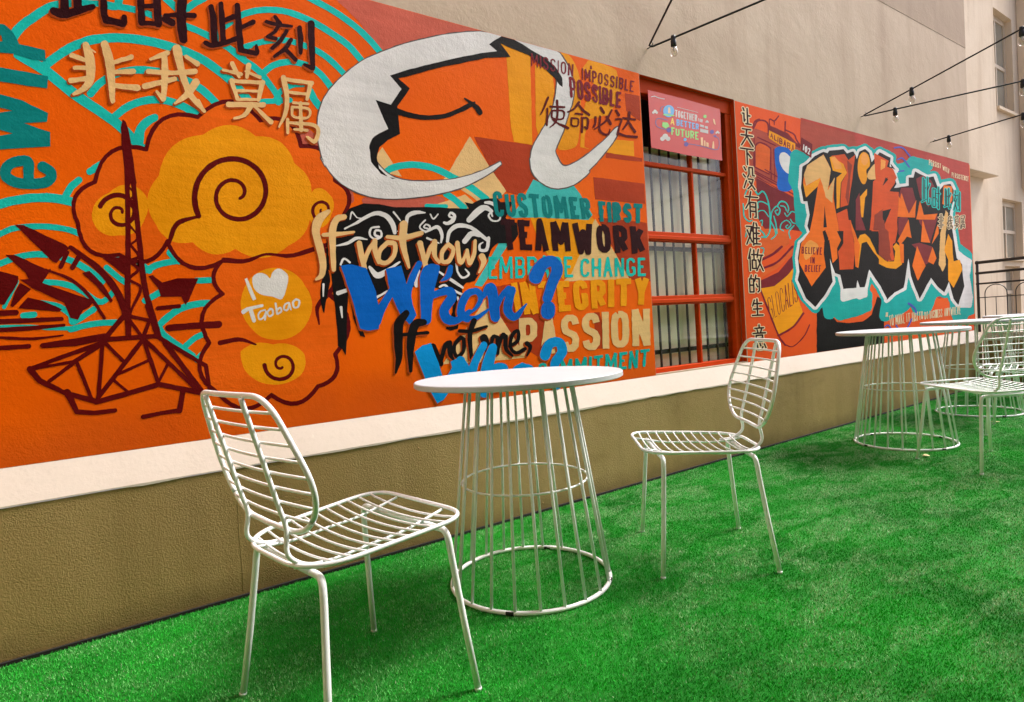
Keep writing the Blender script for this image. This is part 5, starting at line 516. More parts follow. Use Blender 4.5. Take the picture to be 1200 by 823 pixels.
     '-16 4227 -12 -7 -8 -8 -9 -21 0 -19 2 -6 -1 -9 2 -8 -2 -9 2 -8 -3 -10 1 -8 -3 -11 0 -10 -16 0 -19 -3 -10 -5 -7 -13 -2 -8 1 -14 9 -10 10 -3 6 -4 11 0 7 -3 24 -1 6 1 39 22 27 18 15 6 16 13 27 14 19 14 21 12 6 6 6 20 -4 13 -6 2 -9 0 -8 -3 -46 -25 -1 4 1 10 -2 8 2 9 -2 8 3 46 -5 12 -18 5 -9 -5 -7 -7 -9 -23 1 -8 -3 -10 1 -8 -2 -11 1 -8 -2 -10 1 -8 -2 -10 2 -6 -2 -10 2 -7 -8 -4 -12 -2 -1 7 1 27 -1 7 1 10 -2 7 2 9 0 10 2 10 -1 7 2 11 -6 13 -12 4/196 4276 -7 -4 -4 -6 -8 -21 1 -9 -2 -10 1 -10 -3 -9 2 -8 -3 -10 1 -8 -1 -11 1 -6 -2 -29 1 -8 -1 -10 2 -6 -1 -9 3 -8 0 -8 3 -8 -1 -10 2 -14 15 -7 53 9 27 -12 26 7 8 5 13 20 2 19 -2 11 1 7 -3 8 1 11 -9 9 -12 -3 -9 -9 -5 -34 -6 0 -7 4 -11 1 -8 5 -20 1 -17 -2 -5 16 1 8 -2 8 2 11 0 8 3 11 -1 8 3 11 -1 8 3 10 -2 9 2 10 -2 6 1 11 -1 8 2 11 -5 15 -11 5/671 4394 -16 -10 -9 -11 -4 -9 -4 -19 1 -10 -3 -11 0 -9 -3 -12 1 -8 -3 -11 1 -9 -3 -11 -3 -32 -9 -6 -22 -4 -27 -12 -19 -6 -6 -9 -3 -11 -8 -15 1 13 -1 8 3 10 -1 9 3 11 -1 10 2 10 -3 62 4 31 -7 13 -6 1 -14 -2 -13 -7 -11 -21 0 -28 -2 -11 1 -9 -2 -9 -37 -14 -13 -2 -3 6 0 36 3 14 -2 16 -16 6 -12 -5 -10 -9 -4 -6 -4 -17 2 -10 -1 -10 2 -7 -2 -10 2 -7 -7 -69 1 -8 0 -10 2 -7 -1 -9 2 -8 -1 -9 1 -10 -2 -10 4 -14 16 -6 38 13 14 0 27 4 6 -3 18 -2 11 6 7 8 7 18 -1 11 2 6 13 -7 39 -12 18 6 9 7 5 8 3 -53 5 -25 0 -10 2 -8 -1 -11 4 -14 14 -7 5 -1 13 4 10 8 7 10 6 21 -1 7 2 11 -1 9 1 11 -2 7 1 10 -2 7 1 11 -2 9 6 66 11 3 16 -1 24 8 15 11 5 8 1 5 -2 15 -6 2 -10 0 -36 -8 -14 -1 0 12 3 10 2 30 3 11 -1 9 3 12 0 9 3 11 0 9 3 13 -5 15 -11 9 -7 1|451 4214 14 4 18 1 1 -25 -2 -9 2 -9 -2 -10 1 -9 -1 -9 1 -8 -1 -3 -19 0 -32 -10 -2 13 1 10 -1 7 2 11 0 10 3 11 -1 10 3 8|616 4192 6 1 -3 -9 2 -9 -2 -7 -6 10 -12 3 -5 3/927 4384 -9 -4 -8 -8 -6 -22 1 -9 -2 -11 1 -9 -1 -10 3 -47 -2 -12 1 -9 -4 -11 1 -9 -3 -12 1 -9 -2 -11 2 -8 -1 -11 2 -8 0 -10 2 -7 -1 -11 1 -9 -5 -39 -11 -3 -2 11 1 10 -2 9 2 11 -2 9 3 10 -1 10 3 12 -1 9 3 12 -1 9 2 9 -3 9 2 10 -3 8 2 30 -4 36 -3 9 -1 9 -4 6 -1 10 -6 13 -8 3 -11 -3 -10 -8 -6 -14 2 -9 -1 -9 3 -7 0 -11 2 -7 -1 -11 2 -7 -2 -11 2 -9 -2 -12 2 -7 -2 -11 1 -9 -2 -11 2 -9 -2 -10 1 -29 -2 -11 2 -9 -2 -11 2 -7 -3 -12 2 -7 -3 -11 1 -12 -6 -1 -6 6 -16 6 -10 -2 -9 -6 -7 -7 -4 -18 1 -4 10 -9 15 -2 9 -5 32 1 55 22 24 14 23 10 30 20 32 16 3 -8 -2 -12 2 -7 -1 -11 3 -9 -1 -12 7 -16 21 -5 19 2 11 -3 19 1 13 -2 23 5 19 1 15 8 4 6 8 20 -3 21 -7 24 0 8 -4 4 -8 0 -6 -2 -9 -11 -2 -26 3 -9 -2 -3 -48 3 -27 -3 2 8 -2 9 4 12 -1 9 2 12 -1 9 2 10 -3 9 1 11 -3 8 0 10 -2 8 1 10 -2 9 2 8 25 13 68 45 6 10 2 19 -13 9 -12 -2 -18 -12 -57 -47 3 10 -3 9 2 10 -2 9 1 10 -3 9 1 10 -2 8 2 31 -2 9 2 11 -2 9 1 10 -10 11 -6 1 -15 -7 -11 -12 -2 -21 2 -9 -2 -10 2 -9 -3 -26 -18 -2 -29 -23 -21 -14 -2 36 2 32 -2 9 2 11 -3 7 1 10 -12 8|1013 4270 -1 -8 2 -7 -2 -11 2 -9 -2 -10 3 -29 -1 -10 2 -9 -1 -25 -69 -39 -2 1 2 10 -2 9 1 9 -3 9 2 11 -2 9 2 10 0 11 3 12 0 9 3 11 -1 5 28 21/1302 4378 -9 -9 -4 -12 21 -35 -28 0 -11 5 -26 3 -10 -5 -7 -9 -2 -16 4 -4 43 -9 21 2 8 -2 -13 -23 -33 -37 -27 -20 -7 -13 4 -14 4 -3 28 0 23 3 12 -3 10 0 8 5 7 9 -3 15 -4 4 -14 1 -9 4 34 40 22 33 28 10 21 0 40 8 7 6 3 14 -5 4 -16 -3 -15 2 -32 -2 -17 -3 -2 11 -10 6 -5 8 -7 5 -4 9 -7 6 -2 9 -9 2/1585 4404 -16 -10 -9 -11 -2 -7 -1 -19 2 -10 -3 -12 2 -10 -4 -12 0 -10 -3 -13 0 -10 -2 -12 1 -42 3 -10 -2 -10 2 -10 -6 -77 2 -9 -1 -11 2 -9 -1 -11 2 -9 -1 -12 2 -13 -10 -3 -15 4 -20 0 -7 -6 -4 -10 3 -5 15 -10 11 -3 7 -7 13 -2 11 -7 17 2 14 7 7 9 3 7 0 32 4 35 -2 8 3 13 -2 9 4 13 -2 10 3 11 -2 11 4 33 -1 32 2 12 -2 8 3 13 -1 10 4 12 -2 10 4 13 -2 10 3 12 -2 10 2 12 -2 8 3 12 -1 22 -13 13/1493 4344 -19 -10 -7 -8 -3 -7 0 -18 3 -10 -1 -10 3 -7 -1 -12 3 -10 -2 -12 1 -10 -3 -12 2 -8 -4 -12 2 -10 -3 -12 3 -9 -1 -12 3 -8 -2 -12 2 -8 -2 -12 10 -11 6 -1 10 5 4 8 4 19 -2 10 5 12 0 11 5 12 2 12 4 13 3 24 -2 8 1 12 -3 8 1 12 -4 7 1 12 -2 8 2 12 -1 10 3 14 -9 12/1389 4287 -8 -7 -14 -18 -32 -54 -31 -37 -48 -48 -6 -14 8 -14 11 1 11 7 55 55 14 21 17 20 16 32 4 12 18 26 1 17 -6 2/1414 4228 -8 -7 -7 -13 -16 -18 -26 -45 -28 -27 -17 -22 -28 -22 -14 -13 -3 -7 2 -14 9 0 10 5 32 26 25 17 18 19 5 -9 8 -5 5 -7 8 -5 5 -8 9 -6 15 -23 12 -8 10 0 14 9 6 18 0 7 -34 31 -17 22 -8 5 -7 8 16 28 5 15 15 19 5 18 0 5 -3 4 -11 5'),
    ('lettering', 'dark brushed Chinese characters along top', 'dark',
     '-10 4234 -10 -6 -10 -14 -4 -16 0 -51 -4 -43 -1 -1 -29 2 -10 -3 -6 -4 -8 -12 -1 -6 1 -15 7 -9 26 -11 20 -4 34 8 28 18 35 20 60 41 14 6 15 11 4 5 6 11 0 6 -4 9 -7 3 -15 -5 -49 -23 -1 12 3 46 0 25 -3 11 -4 5 -7 4 -8 -1 -16 -10 -8 -17 -4 -101 -23 -12 0 56 4 27 0 22 -4 11 -5 5 -7 3/204 4287 -5 -4 -11 -13 -4 -18 1 -49 -5 -49 2 -40 3 -19 3 -9 1 -14 6 -7 9 -3 49 4 42 -5 19 6 11 16 6 19 0 39 -2 6 -5 4 -10 1 -8 -5 -7 -13 -5 -24 -69 6 -5 14 0 20 4 30 -1 48 5 48 -3 6 -7 5 -7 2/682 4406 -14 -8 -11 -14 -2 -5 -4 -16 -2 -30 -7 -30 -4 -51 -2 -8 -48 -18 -27 -7 -9 -10 0 -12 -7 -7 -3 -10 -1 20 4 134 -2 14 -4 7 -7 4 -8 0 -12 -8 -7 -7 -6 -16 0 -11 -4 -45 -17 -8 -22 -5 -13 -5 -1 1 1 9 -1 31 2 12 -2 18 -7 6 -9 1 -8 -4 -12 -9 -6 -18 0 -32 -3 -30 2 -51 -4 -30 -1 -39 6 -18 5 -4 7 0 39 12 45 6 10 -7 15 2 7 5 10 14 3 18 -1 12 2 3 7 -7 45 -17 6 -1 10 3 8 6 7 15 -1 19 -5 6 -27 12 10 4 30 5 1 -38 -1 -50 5 -35 3 -37 6 -11 9 -4 16 2 11 6 9 13 2 6 0 48 3 31 -3 52 5 30 22 5 32 4 13 12 3 16 -4 8 -9 4 -55 -12 0 17 9 49 2 32 4 31 -5 15 -6 6 -10 3|440 4223 38 8 17 6 -3 -50 2 -38 -55 -10 2 26 -2 50/936 4397 -14 -10 -4 -18 0 -34 -5 -76 1 -76 -3 -83 -15 -5 -2 8 0 43 5 53 -1 33 2 32 -2 24 -9 35 -6 33 -7 5 -10 -1 -15 -12 -3 -9 0 -15 3 -13 3 -44 -4 -95 -1 -96 -8 0 -21 10 -11 -1 -6 -3 -4 -6 -5 -13 2 -7 6 -6 25 -10 11 -2 18 2 59 23 13 8 37 19 33 21 16 7 11 8 2 -73 6 -8 109 -2 16 2 10 5 11 14 5 22 -10 35 -2 11 -4 3 -8 -1 -8 -12 -2 -40 -77 2 -2 27 3 33 -5 56 2 25 10 5 33 24 37 21 15 12 5 10 2 11 -2 6 -9 4 -10 -1 -22 -16 -29 -23 -28 -18 -4 50 2 33 -3 64 -6 8 -12 2 -9 -5 -9 -10 -2 -5 0 -31 -5 -42 -8 0 -10 -3 -12 -11 -32 -21 -7 -7 1 28 -5 36 0 41 -4 10 -6 1|1020 4285 6 3 1 -8 -5 -55 4 -60 -32 -17 -12 -10 -29 -16 -3 29 4 53 0 42/1318 4391 -10 -6 -3 -15 14 -22 4 -13 -20 0 -50 4 -10 -6 -6 -15 2 -6 7 -3 40 -5 34 1 -23 -41 -17 -16 -35 -27 -9 -16 3 -7 6 -4 40 -2 29 1 8 4 4 5 3 12 -2 6 -7 4 -33 1 27 25 14 16 18 31 9 10 42 6 46 9 7 5 2 9 -1 6 -6 2 -75 -6 -3 10 -16 15 -15 20 -8 8/1594 4414 -17 -10 -8 -21 0 -35 -6 -57 3 -58 -3 -36 2 -141 -42 7 -12 -6 -5 -10 7 -10 60 -24 7 1 18 8 7 21 3 82 7 57 -1 36 5 57 0 35 8 80 -3 16 -5 8 -12 4/1500 4354 -16 -17 -2 -22 -2 -184 5 -8 11 -1 8 5 8 15 4 23 2 34 10 56 -1 23 -6 37 1 32 -9 8/1394 4300 -5 -5 -16 -30 -20 -29 -19 -30 -68 -74 -2 -8 6 -10 10 -1 9 5 9 11 42 42 31 38 44 79 -1 8 -5 5 -6 1/1426 4241 -7 -5 -11 -16 -29 -49 -10 -13 -38 -40 -31 -26 -17 -18 -4 -12 3 -7 7 -1 20 13 29 25 36 26 30 -24 37 -37 12 0 12 7 4 15 -1 8 -22 17 -16 18 -31 27 17 23 13 30 9 11 7 15 0 7 -5 5 -6 2'),
    ('lettering_underpaint', 'dull orange offset brushed under the letters', 'shade',
     '174 3936 -9 -6 -7 -10 -4 -23 6 -35 3 -6 1 -9 3 -7 0 -10 3 -8 -1 -10 3 -7 -1 -10 3 -8 0 -10 2 -7 0 -11 1 -9 -1 -52 2 -48 -3 -33 2 -8 -1 -12 2 -8 -1 -10 2 -8 -1 -10 2 -10 -1 -10 1 -17 3 -4 13 -2 9 6 6 9 0 30 4 14 0 10 3 13 -1 10 2 16 37 4 10 -3 17 0 14 2 7 -2 20 0 15 4 10 -2 9 4 7 7 5 9 1 9 -3 13 -13 7 -14 -4 -8 1 -21 -1 -16 -5 -9 1 -23 -3 -15 -5 -9 2 -17 -1 0 14 3 13 -1 8 2 13 -1 9 9 0 21 9 8 -1 22 4 15 5 10 -1 21 3 8 5 6 7 2 6 1 16 -12 9 -24 -5 -18 -7 -11 0 -17 -7 -23 -5 -9 0 -7 -2 -1 5 3 14 -2 9 2 3 80 43 22 8 7 7 3 6 1 18 -10 9 -6 -1 -23 -15 -18 -8 -27 -19 -17 -7 -18 -12 0 13 -4 6 1 11 -3 7 -1 10 -2 7 -1 10 -3 6 -1 9 -4 7 -4 26 -8 11/71 3909 -10 -10 -5 -12 -1 -17 2 -8 1 -29 2 -8 -1 -10 2 -7 0 -6 -6 -1 -5 4 -8 1 -5 4 -9 2 -5 3 -11 -1 -7 3 -13 2 -8 -5 -5 -9 -1 -17 10 -7 12 0 20 -7 28 1 7 -3 10 -1 -2 -10 2 -10 -2 -3 -24 -5 -9 2 -24 -5 -9 -5 -7 -11 0 -5 3 -9 3 -3 18 1 35 9 14 0 1 -5 -1 -11 1 -8 -2 -11 -14 -8 -36 -8 -18 -8 -13 -1 -9 -6 -7 -8 -3 -6 0 -6 3 -12 6 -2 11 1 17 8 13 1 17 8 21 5 -8 -17 -13 -19 -53 -50 -2 -8 4 -9 2 -1 5 1 15 9 12 3 28 20 11 5 11 11 30 41 7 11 16 58 1 11 3 14 0 9 2 12 -1 10 1 11 -1 8 2 12 -1 10 1 10 -3 7 0 10 -9 26 5 1 7 -6 5 3 1 6 -6 4 -4 5 -7 3 -5 5 -7 1 -1 9 -4 7 -1 9 -5 13 -12 5/612 4006 -10 -6 -8 -8 -8 -13 -5 -11 2 -20 2 -8 1 -31 2 -7 0 -10 3 -9 1 -10 3 -8 1 -10 3 -8 0 -10 3 -7 0 -8 -15 -6 -39 -2 1 16 -2 9 1 10 -2 9 2 14 -1 8 3 14 -2 11 1 4 13 9 6 11 1 8 -6 12 -7 1 -12 -3 -74 -46 -36 -30 -5 -8 -1 -8 10 -3 7 1 15 8 25 17 25 12 -1 -26 -3 -14 -5 -45 -15 -7 -28 3 -14 -4 -10 2 -17 -3 -5 -4 -4 -5 -5 -20 7 -12 3 -1 36 9 11 -1 16 6 22 0 -4 -31 -15 -9 -19 -6 -21 -13 -17 -4 -38 -17 -8 -7 -5 -8 0 -19 13 -8 7 1 23 9 30 18 15 5 25 13 7 2 0 -17 -3 -13 1 -11 -3 -11 -6 2 -6 8 -11 7 -9 -6 -4 -9 4 -14 5 -5 4 -9 4 -3 4 -9 5 -5 11 -20 5 -1 8 2 11 11 8 17 1 13 3 14 0 11 3 14 1 10 4 16 2 12 5 16 35 22 15 6 7 10 1 14 -3 4 -17 0 -33 -11 -1 12 13 1 20 8 34 4 4 -7 1 -11 4 -7 0 -10 4 -8 -1 -11 3 -7 0 -11 11 -37 -12 -20 -34 -36 -24 -31 -2 -7 2 -9 8 0 32 19 33 25 21 20 5 -3 3 -8 7 -5 2 -8 6 -6 3 -8 6 -5 3 -6 8 -5 4 -6 8 -4 27 -29 10 -2 8 1 6 9 0 14 -6 7 -7 14 -2 9 -5 7 -2 7 -6 7 -2 9 -6 5 -1 6 -5 1 -7 -5 -4 3 -3 8 -5 7 -2 7 -5 7 -3 10 32 58 15 21 3 8 1 6 -7 14 -16 5 -13 -4 -12 -12 -25 -45 -12 69 23 10 17 2 20 9 10 12 5 10 0 6 -8 11 -6 1 -19 -2 -21 -11 -14 -1 -18 -7 0 10 -3 8 1 11 -2 8 1 13 -3 8 1 12 -2 7 1 13 -3 8 2 11 -2 10 2 13 -1 8 1 13 -8 14 -12 7/660 3941 -5 -5 -2 -6 2 -14 9 -5 4 -5 9 -3 28 -26 8 -3 7 -6 15 0 8 3 8 7 3 9 0 15 -2 4 -11 6 -11 2 -20 13 -9 1 -7 4 -9 1 -7 5 -11 5/965 3958 -12 -11 -3 -7 0 -5 3 -14 6 -6 3 -8 7 -5 2 -8 7 -5 0 -4 -13 3 -15 -1 -7 2 -13 -1 -8 4 -19 0 -9 -6 -2 -8 2 -11 3 -2 18 -3 16 4 9 -2 12 0 8 -3 15 2 18 -4 8 -27 -20 -7 -29 2 -7 -7 -3 -11 0 -10 3 -7 1 -12 3 -8 0 -11 3 -9 0 -11 3 -9 0 -11 4 -7 1 -11 5 -7 0 -9 5 -7 0 -11 4 -3 16 -1 48 11 14 -2 41 6 6 -2 -13 -5 -13 1 -48 -13 -12 2 -42 -5 -14 1 -33 -7 -15 -10 -7 -9 -2 -8 5 -14 4 -3 17 -2 25 1 23 8 41 5 18 6 14 -2 -13 -25 -18 -22 -38 -27 -30 -11 -6 -7 0 -6 6 -7 4 -1 25 12 19 3 50 29 13 14 35 56 11 -10 4 -8 7 -4 5 -7 9 -3 5 -8 7 -4 27 -34 21 -17 5 -9 13 -10 8 2 9 5 8 8 5 11 -6 19 -8 5 -5 7 -25 13 -4 6 -8 4 -6 7 -9 4 -5 7 -10 3 -5 7 -9 4 -6 9 21 5 18 0 12 8 7 12 -3 17 -3 4 -17 3 -24 -6 7 7 5 11 3 17 8 17 3 15 10 21 9 31 2 15 8 19 -4 17 -17 7 -15 -10 -14 -4 -14 1 -43 -9 -12 2 -24 -2 -17 -3 -16 1 5 17 9 8 6 9 0 5 -4 12 -4 3 -22 0 -4 3 -3 12 -5 5 -2 11 -5 5 -9 27 -12 7|975 3794 23 2 10 -2 44 9 15 0 19 6 24 2 11 -3 21 6 5 -1 -2 -16 -7 -19 -29 -5 -24 -9 -10 2 -43 -8 -13 2 -31 -5 -4 4 -1 11 -4 7 -1 11|1028 3737 9 3 38 3 18 5 11 -2 27 3 2 -9 -11 -29 -9 0 -20 -7 -40 -4 -21 -8 -10 2 -20 -1 -4 14 0 11 -4 8 0 2 3 1 15 1/1076 3965 -6 -5 -5 -8 -6 -19 0 -11 -3 -12 -6 -6 -3 -7 8 -12 1 -13 -3 -16 4 -15 9 0 9 7 6 13 6 19 20 -5 6 -5 11 -2 7 -4 12 -1 9 -4 9 1 8 5 7 13 0 5 -3 3 -12 4 -13 0 -9 4 -11 1 -8 3 -14 -1 -12 4 0 7 6 19 5 28 -10 13/1336 3921 -17 -12 -6 -9 -2 -9 3 -7 0 -13 4 -8 1 -11 4 -8 8 -41 -2 -96 -4 -27 -6 -17 -1 -12 -5 -16 -1 -15 -11 -31 -17 -27 -15 -38 -2 -15 2 -5 3 -1 8 6 18 30 23 31 25 49 11 29 1 14 4 15 0 14 9 44 0 10 2 15 -2 12 2 8 12 2 13 -2 47 10 13 -3 42 4 1 -1 -6 -21 0 -19 6 -3 16 2 5 7 10 25 3 14 8 20 2 14 7 18 1 14 7 18 11 10 4 8 -2 18 -20 3 -32 -3 -21 -5 -33 5 -18 -4 -36 2 -22 -6 -26 -2 -8 1 -1 6 -10 10|1361 3876 25 1 9 -4 23 0 22 5 10 -1 16 2 12 -1 19 5 24 -3 -14 -49 -1 -15 -6 -2 -12 1 -15 -3 -12 2 -20 -5 -34 5 -18 -5 -18 0 -3 5 -1 35 -3 9 0 12/1458 3743 -9 -4 -12 -9 -40 1 -6 -3 -5 -5 0 -9 6 -9 47 6 -3 -15 -17 -3 -14 2 -20 -3 -5 -3 -7 -25 -1 -11 -4 -16 3 -23 10 -14 17 -7 17 1 15 -3 2 -6 -2 -9 -12 -4 -15 1 -18 -4 -29 -2 -1 15 -5 11 -7 1 -9 -5 -7 -11 1 -11 -3 -16 1 -11 -2 -14 2 -33 -3 -20 4 -11 4 -2 10 3 9 11 5 68 28 0 11 -2 19 4 13 -1 1 -9 -1 -9 -10 -2 -13 3 -15 -4 -8 -8 -2 -12 3 -3 15 -4 23 4 24 -9 13 7 15 4 20 1 6 4 4 6 0 5 -8 7 -20 0 -12 4 -2 9 2 8 15 5 27 2 13 -3 17 2 20 -7 6 -18 -5 -29 -16 -43 -2 -4 -6 1 -9 7 -10 3 -8 5 -18 3 -4 -2 -2 -5 5 -10 8 -5 5 -10 8 -6 4 -8 16 -10 10 0 21 5 7 7 21 35 11 34 0 13 3 16 -3 10 0 14 -7 16 -13 13 -16 -2 -12 4 -13 -1 -12 4 -43 -3 -17 4 1 9 23 6 16 7 17 13 10 17 7 33 -2 19 -10 15 -23 4 -20 -3 -13 2 -1 3 1 2 9 -1 15 3 15 -2 10 3 6 4 5 8 2 7 -2 4 -10 7 -23 -5 -13 1 -15 -3 -4 7|1426 3677 10 -1 0 -15 -3 -14 0 -14 -3 -16 -18 -1 -19 8 -1 22 4 15 -1 10 13 1|1476 3677 10 1 21 -3 2 -3 2 -20 -11 -19 -6 -5 -17 -6 -10 0 -2 43 2 9'),
    ('lettering', 'cream brushed Chinese characters under dark ones', 'cream',
     '188 3948 -8 -4 -8 -8 -5 -11 -1 -10 5 -21 4 -46 4 -15 3 -31 0 -22 3 -17 1 -56 2 -20 0 -57 2 -19 -1 -26 3 -38 4 -12 3 -3 4 0 11 6 6 10 1 31 6 61 38 -1 39 3 52 -1 16 11 4 8 1 8 -7 16 -13 3 -57 -9 -71 -5 3 60 46 10 24 3 32 6 16 8 5 8 2 9 -3 9 -6 5 -3 1 -47 -11 -41 -14 -22 -3 -2 18 1 18 15 6 28 17 62 29 10 12 2 14 -4 8 -13 1 -28 -21 -28 -12 -45 -28 -7 46 -18 70 -11 8/81 3916 -6 -3 -5 -5 -3 -8 -2 -8 7 -83 -30 11 -38 9 -11 -7 -5 -10 0 -10 5 -6 7 0 31 -8 40 -6 2 -15 0 -8 -55 -10 -12 -6 -5 -7 0 -10 6 -7 24 6 41 5 0 -12 -2 -26 -43 -17 -14 -5 -21 -4 -12 -4 -4 -2 -4 -6 -2 -9 0 -7 5 -8 5 -3 29 10 24 11 28 6 -7 -16 -19 -27 -19 -19 -11 -8 -18 -20 -2 -9 7 -6 35 18 42 32 20 24 10 16 7 15 11 36 8 60 1 66 -6 34 -5 10 1 2 7 -5 9 -3 3 2 1 5 -9 8 -18 11 -11 32 -10 6/619 4015 -13 -7 -5 -6 -7 -12 -2 -14 4 -41 19 -103 -18 -7 -16 -2 -18 -2 -8 1 0 102 10 5 7 10 2 11 -3 9 -10 3 -6 -1 -29 -20 -30 -18 -30 -25 -21 -14 -3 -5 -1 -5 3 -5 5 -2 69 33 -1 -31 -5 -37 0 -18 -85 -8 -9 -10 -3 -13 2 -8 12 -4 10 3 68 6 0 -33 -19 -9 -27 -8 -28 -14 -26 -10 -14 -8 -4 -4 -4 -7 -2 -8 0 -7 10 -11 14 3 38 17 29 17 27 10 1 -24 -5 -37 -23 21 -4 -1 -5 -4 -2 -10 32 -57 8 -3 5 0 12 10 4 9 20 116 51 25 7 6 4 10 -2 11 -12 5 -30 -14 -12 -3 0 16 70 18 9 -45 12 -34 8 -35 -13 -19 -35 -39 -15 -20 -12 -11 -2 -7 0 -4 7 -3 5 1 16 13 31 19 38 32 37 -46 33 -29 16 -19 4 -2 10 2 6 6 1 9 -14 21 -23 55 -5 2 -9 -2 -19 25 -6 14 47 74 3 11 0 9 -10 14 -14 2 -6 -2 -13 -11 -25 -43 -9 27 -6 33 -1 9 2 2 50 12 16 7 8 11 1 14 -6 8 -6 3 -33 -8 -30 -10 -9 0 -8 83 1 29 -4 38 -10 16 -12 3/668 3951 -4 -3 -2 -7 2 -9 7 -7 34 -19 20 -16 14 -8 13 6 6 5 4 9 1 8 -8 12 -39 14 -36 19/976 3967 -4 -2 -5 -7 -3 -14 19 -42 -26 -3 -44 3 -4 -3 -4 -5 -1 -9 5 -4 40 -1 25 -5 28 -2 14 -24 9 2 7 7 -1 12 11 2 6 7 2 6 -1 6 -10 7 -19 2 -27 67 -5 3/1098 3981 -13 -8 -6 -8 -3 -8 -5 -38 -6 -3 -3 -5 1 -4 6 -5 -4 -35 3 -9 7 -3 10 6 3 6 8 27 71 -22 9 3 4 6 3 6 -1 8 -3 4 -42 7 -34 8 13 54 -5 8 -7 5/1346 3936 -7 -4 -7 -7 -5 -16 6 -55 10 -54 2 -49 -8 -68 -5 -22 -17 -53 -37 -81 1 -7 5 -3 6 5 12 21 19 27 26 45 9 23 14 44 4 19 6 64 -1 33 49 -1 53 7 31 0 -7 -32 7 -10 8 1 7 6 4 6 40 120 10 10 4 9 -2 12 -6 5 -49 -6 -51 1 -51 -5 -47 1 -10 -2 -7 14|1371 3891 74 0 52 5 37 -1 -5 -26 -11 -39 -30 -5 -50 0 -57 -5/962 3840 -8 -10 -3 -13 8 -35 19 -64 6 -33 4 -5 21 0 49 9 27 2 51 11 4 -6 5 -1 13 9 9 22 30 97 10 25 0 10 -5 7 -14 5 -15 -9 -37 -6 -64 -6 -49 -9 -37 -2 -12 3|986 3807 8 3 46 4 49 9 73 6 -10 -41 -1 -1 -61 -10 -47 -3 -48 -10|1001 3743 4 3 29 1 49 12 29 1 34 6 -8 -46 -81 -9 -47 -9/1466 3752 -14 -9 -45 0 -8 -8 -1 -10 4 -5 47 4 0 -13 -25 -4 -27 -1 -7 -4 -4 -8 -3 -23 -1 -32 1 -13 15 -14 17 -4 28 -1 -1 -18 -47 -8 -29 -1 0 17 -3 6 -7 4 -8 -5 -5 -9 -4 -32 -3 -76 5 -8 5 -1 7 3 5 7 6 72 23 2 51 -2 2 -11 -1 -12 -38 -3 -8 -6 -1 -7 6 -6 35 1 6 -1 5 -4 8 -2 5 1 8 7 3 1 33 -1 6 3 4 7 0 8 -5 5 -36 -1 0 26 40 3 39 -4 18 -7 5 -7 3 -16 -4 -23 -21 -48 -16 6 -28 16 -14 0 -4 -3 -2 -7 13 -15 31 -25 17 -6 5 1 20 13 10 15 11 24 9 28 5 28 -4 27 -17 20 -31 10 -24 1 -52 -4 -8 2 1 15 27 7 17 9 13 11 10 15 5 13 3 20 -4 13 -10 13 -17 6 -20 1 -11 -2 -8 2 0 11 51 4 7 10 -2 10 -22 1 -34 -6 -5 7|1412 3687 26 4 10 -2 0 -20 -5 -39 -8 -3 -20 1 -13 9 -1 8 6 39|1476 3692 24 1 21 -4 5 -13 -1 -10 -3 -13 -7 -11 -18 -9 -24 -2 0 45/929 3662 -11 -8 -5 -10 2 -16 6 -6 13 -1 87 16 39 2 -17 -32 -25 -27 -22 -14 -12 -3 -25 -13 -4 -10 4 -6 14 3 22 7 48 22 22 22 37 57 6 2 20 -17 31 -37 35 -33 20 -23 17 -1 7 4 5 8 3 13 -3 9 -36 25 -35 32 -36 27 29 2 22 5 8 8 5 11 0 11 -5 6 -12 2 -34 -9 -47 -2 -48 -9 -46 -5 -49 -10'),
    ('lettering_underpaint', 'dull orange offset brushed under the letters', 'shade',
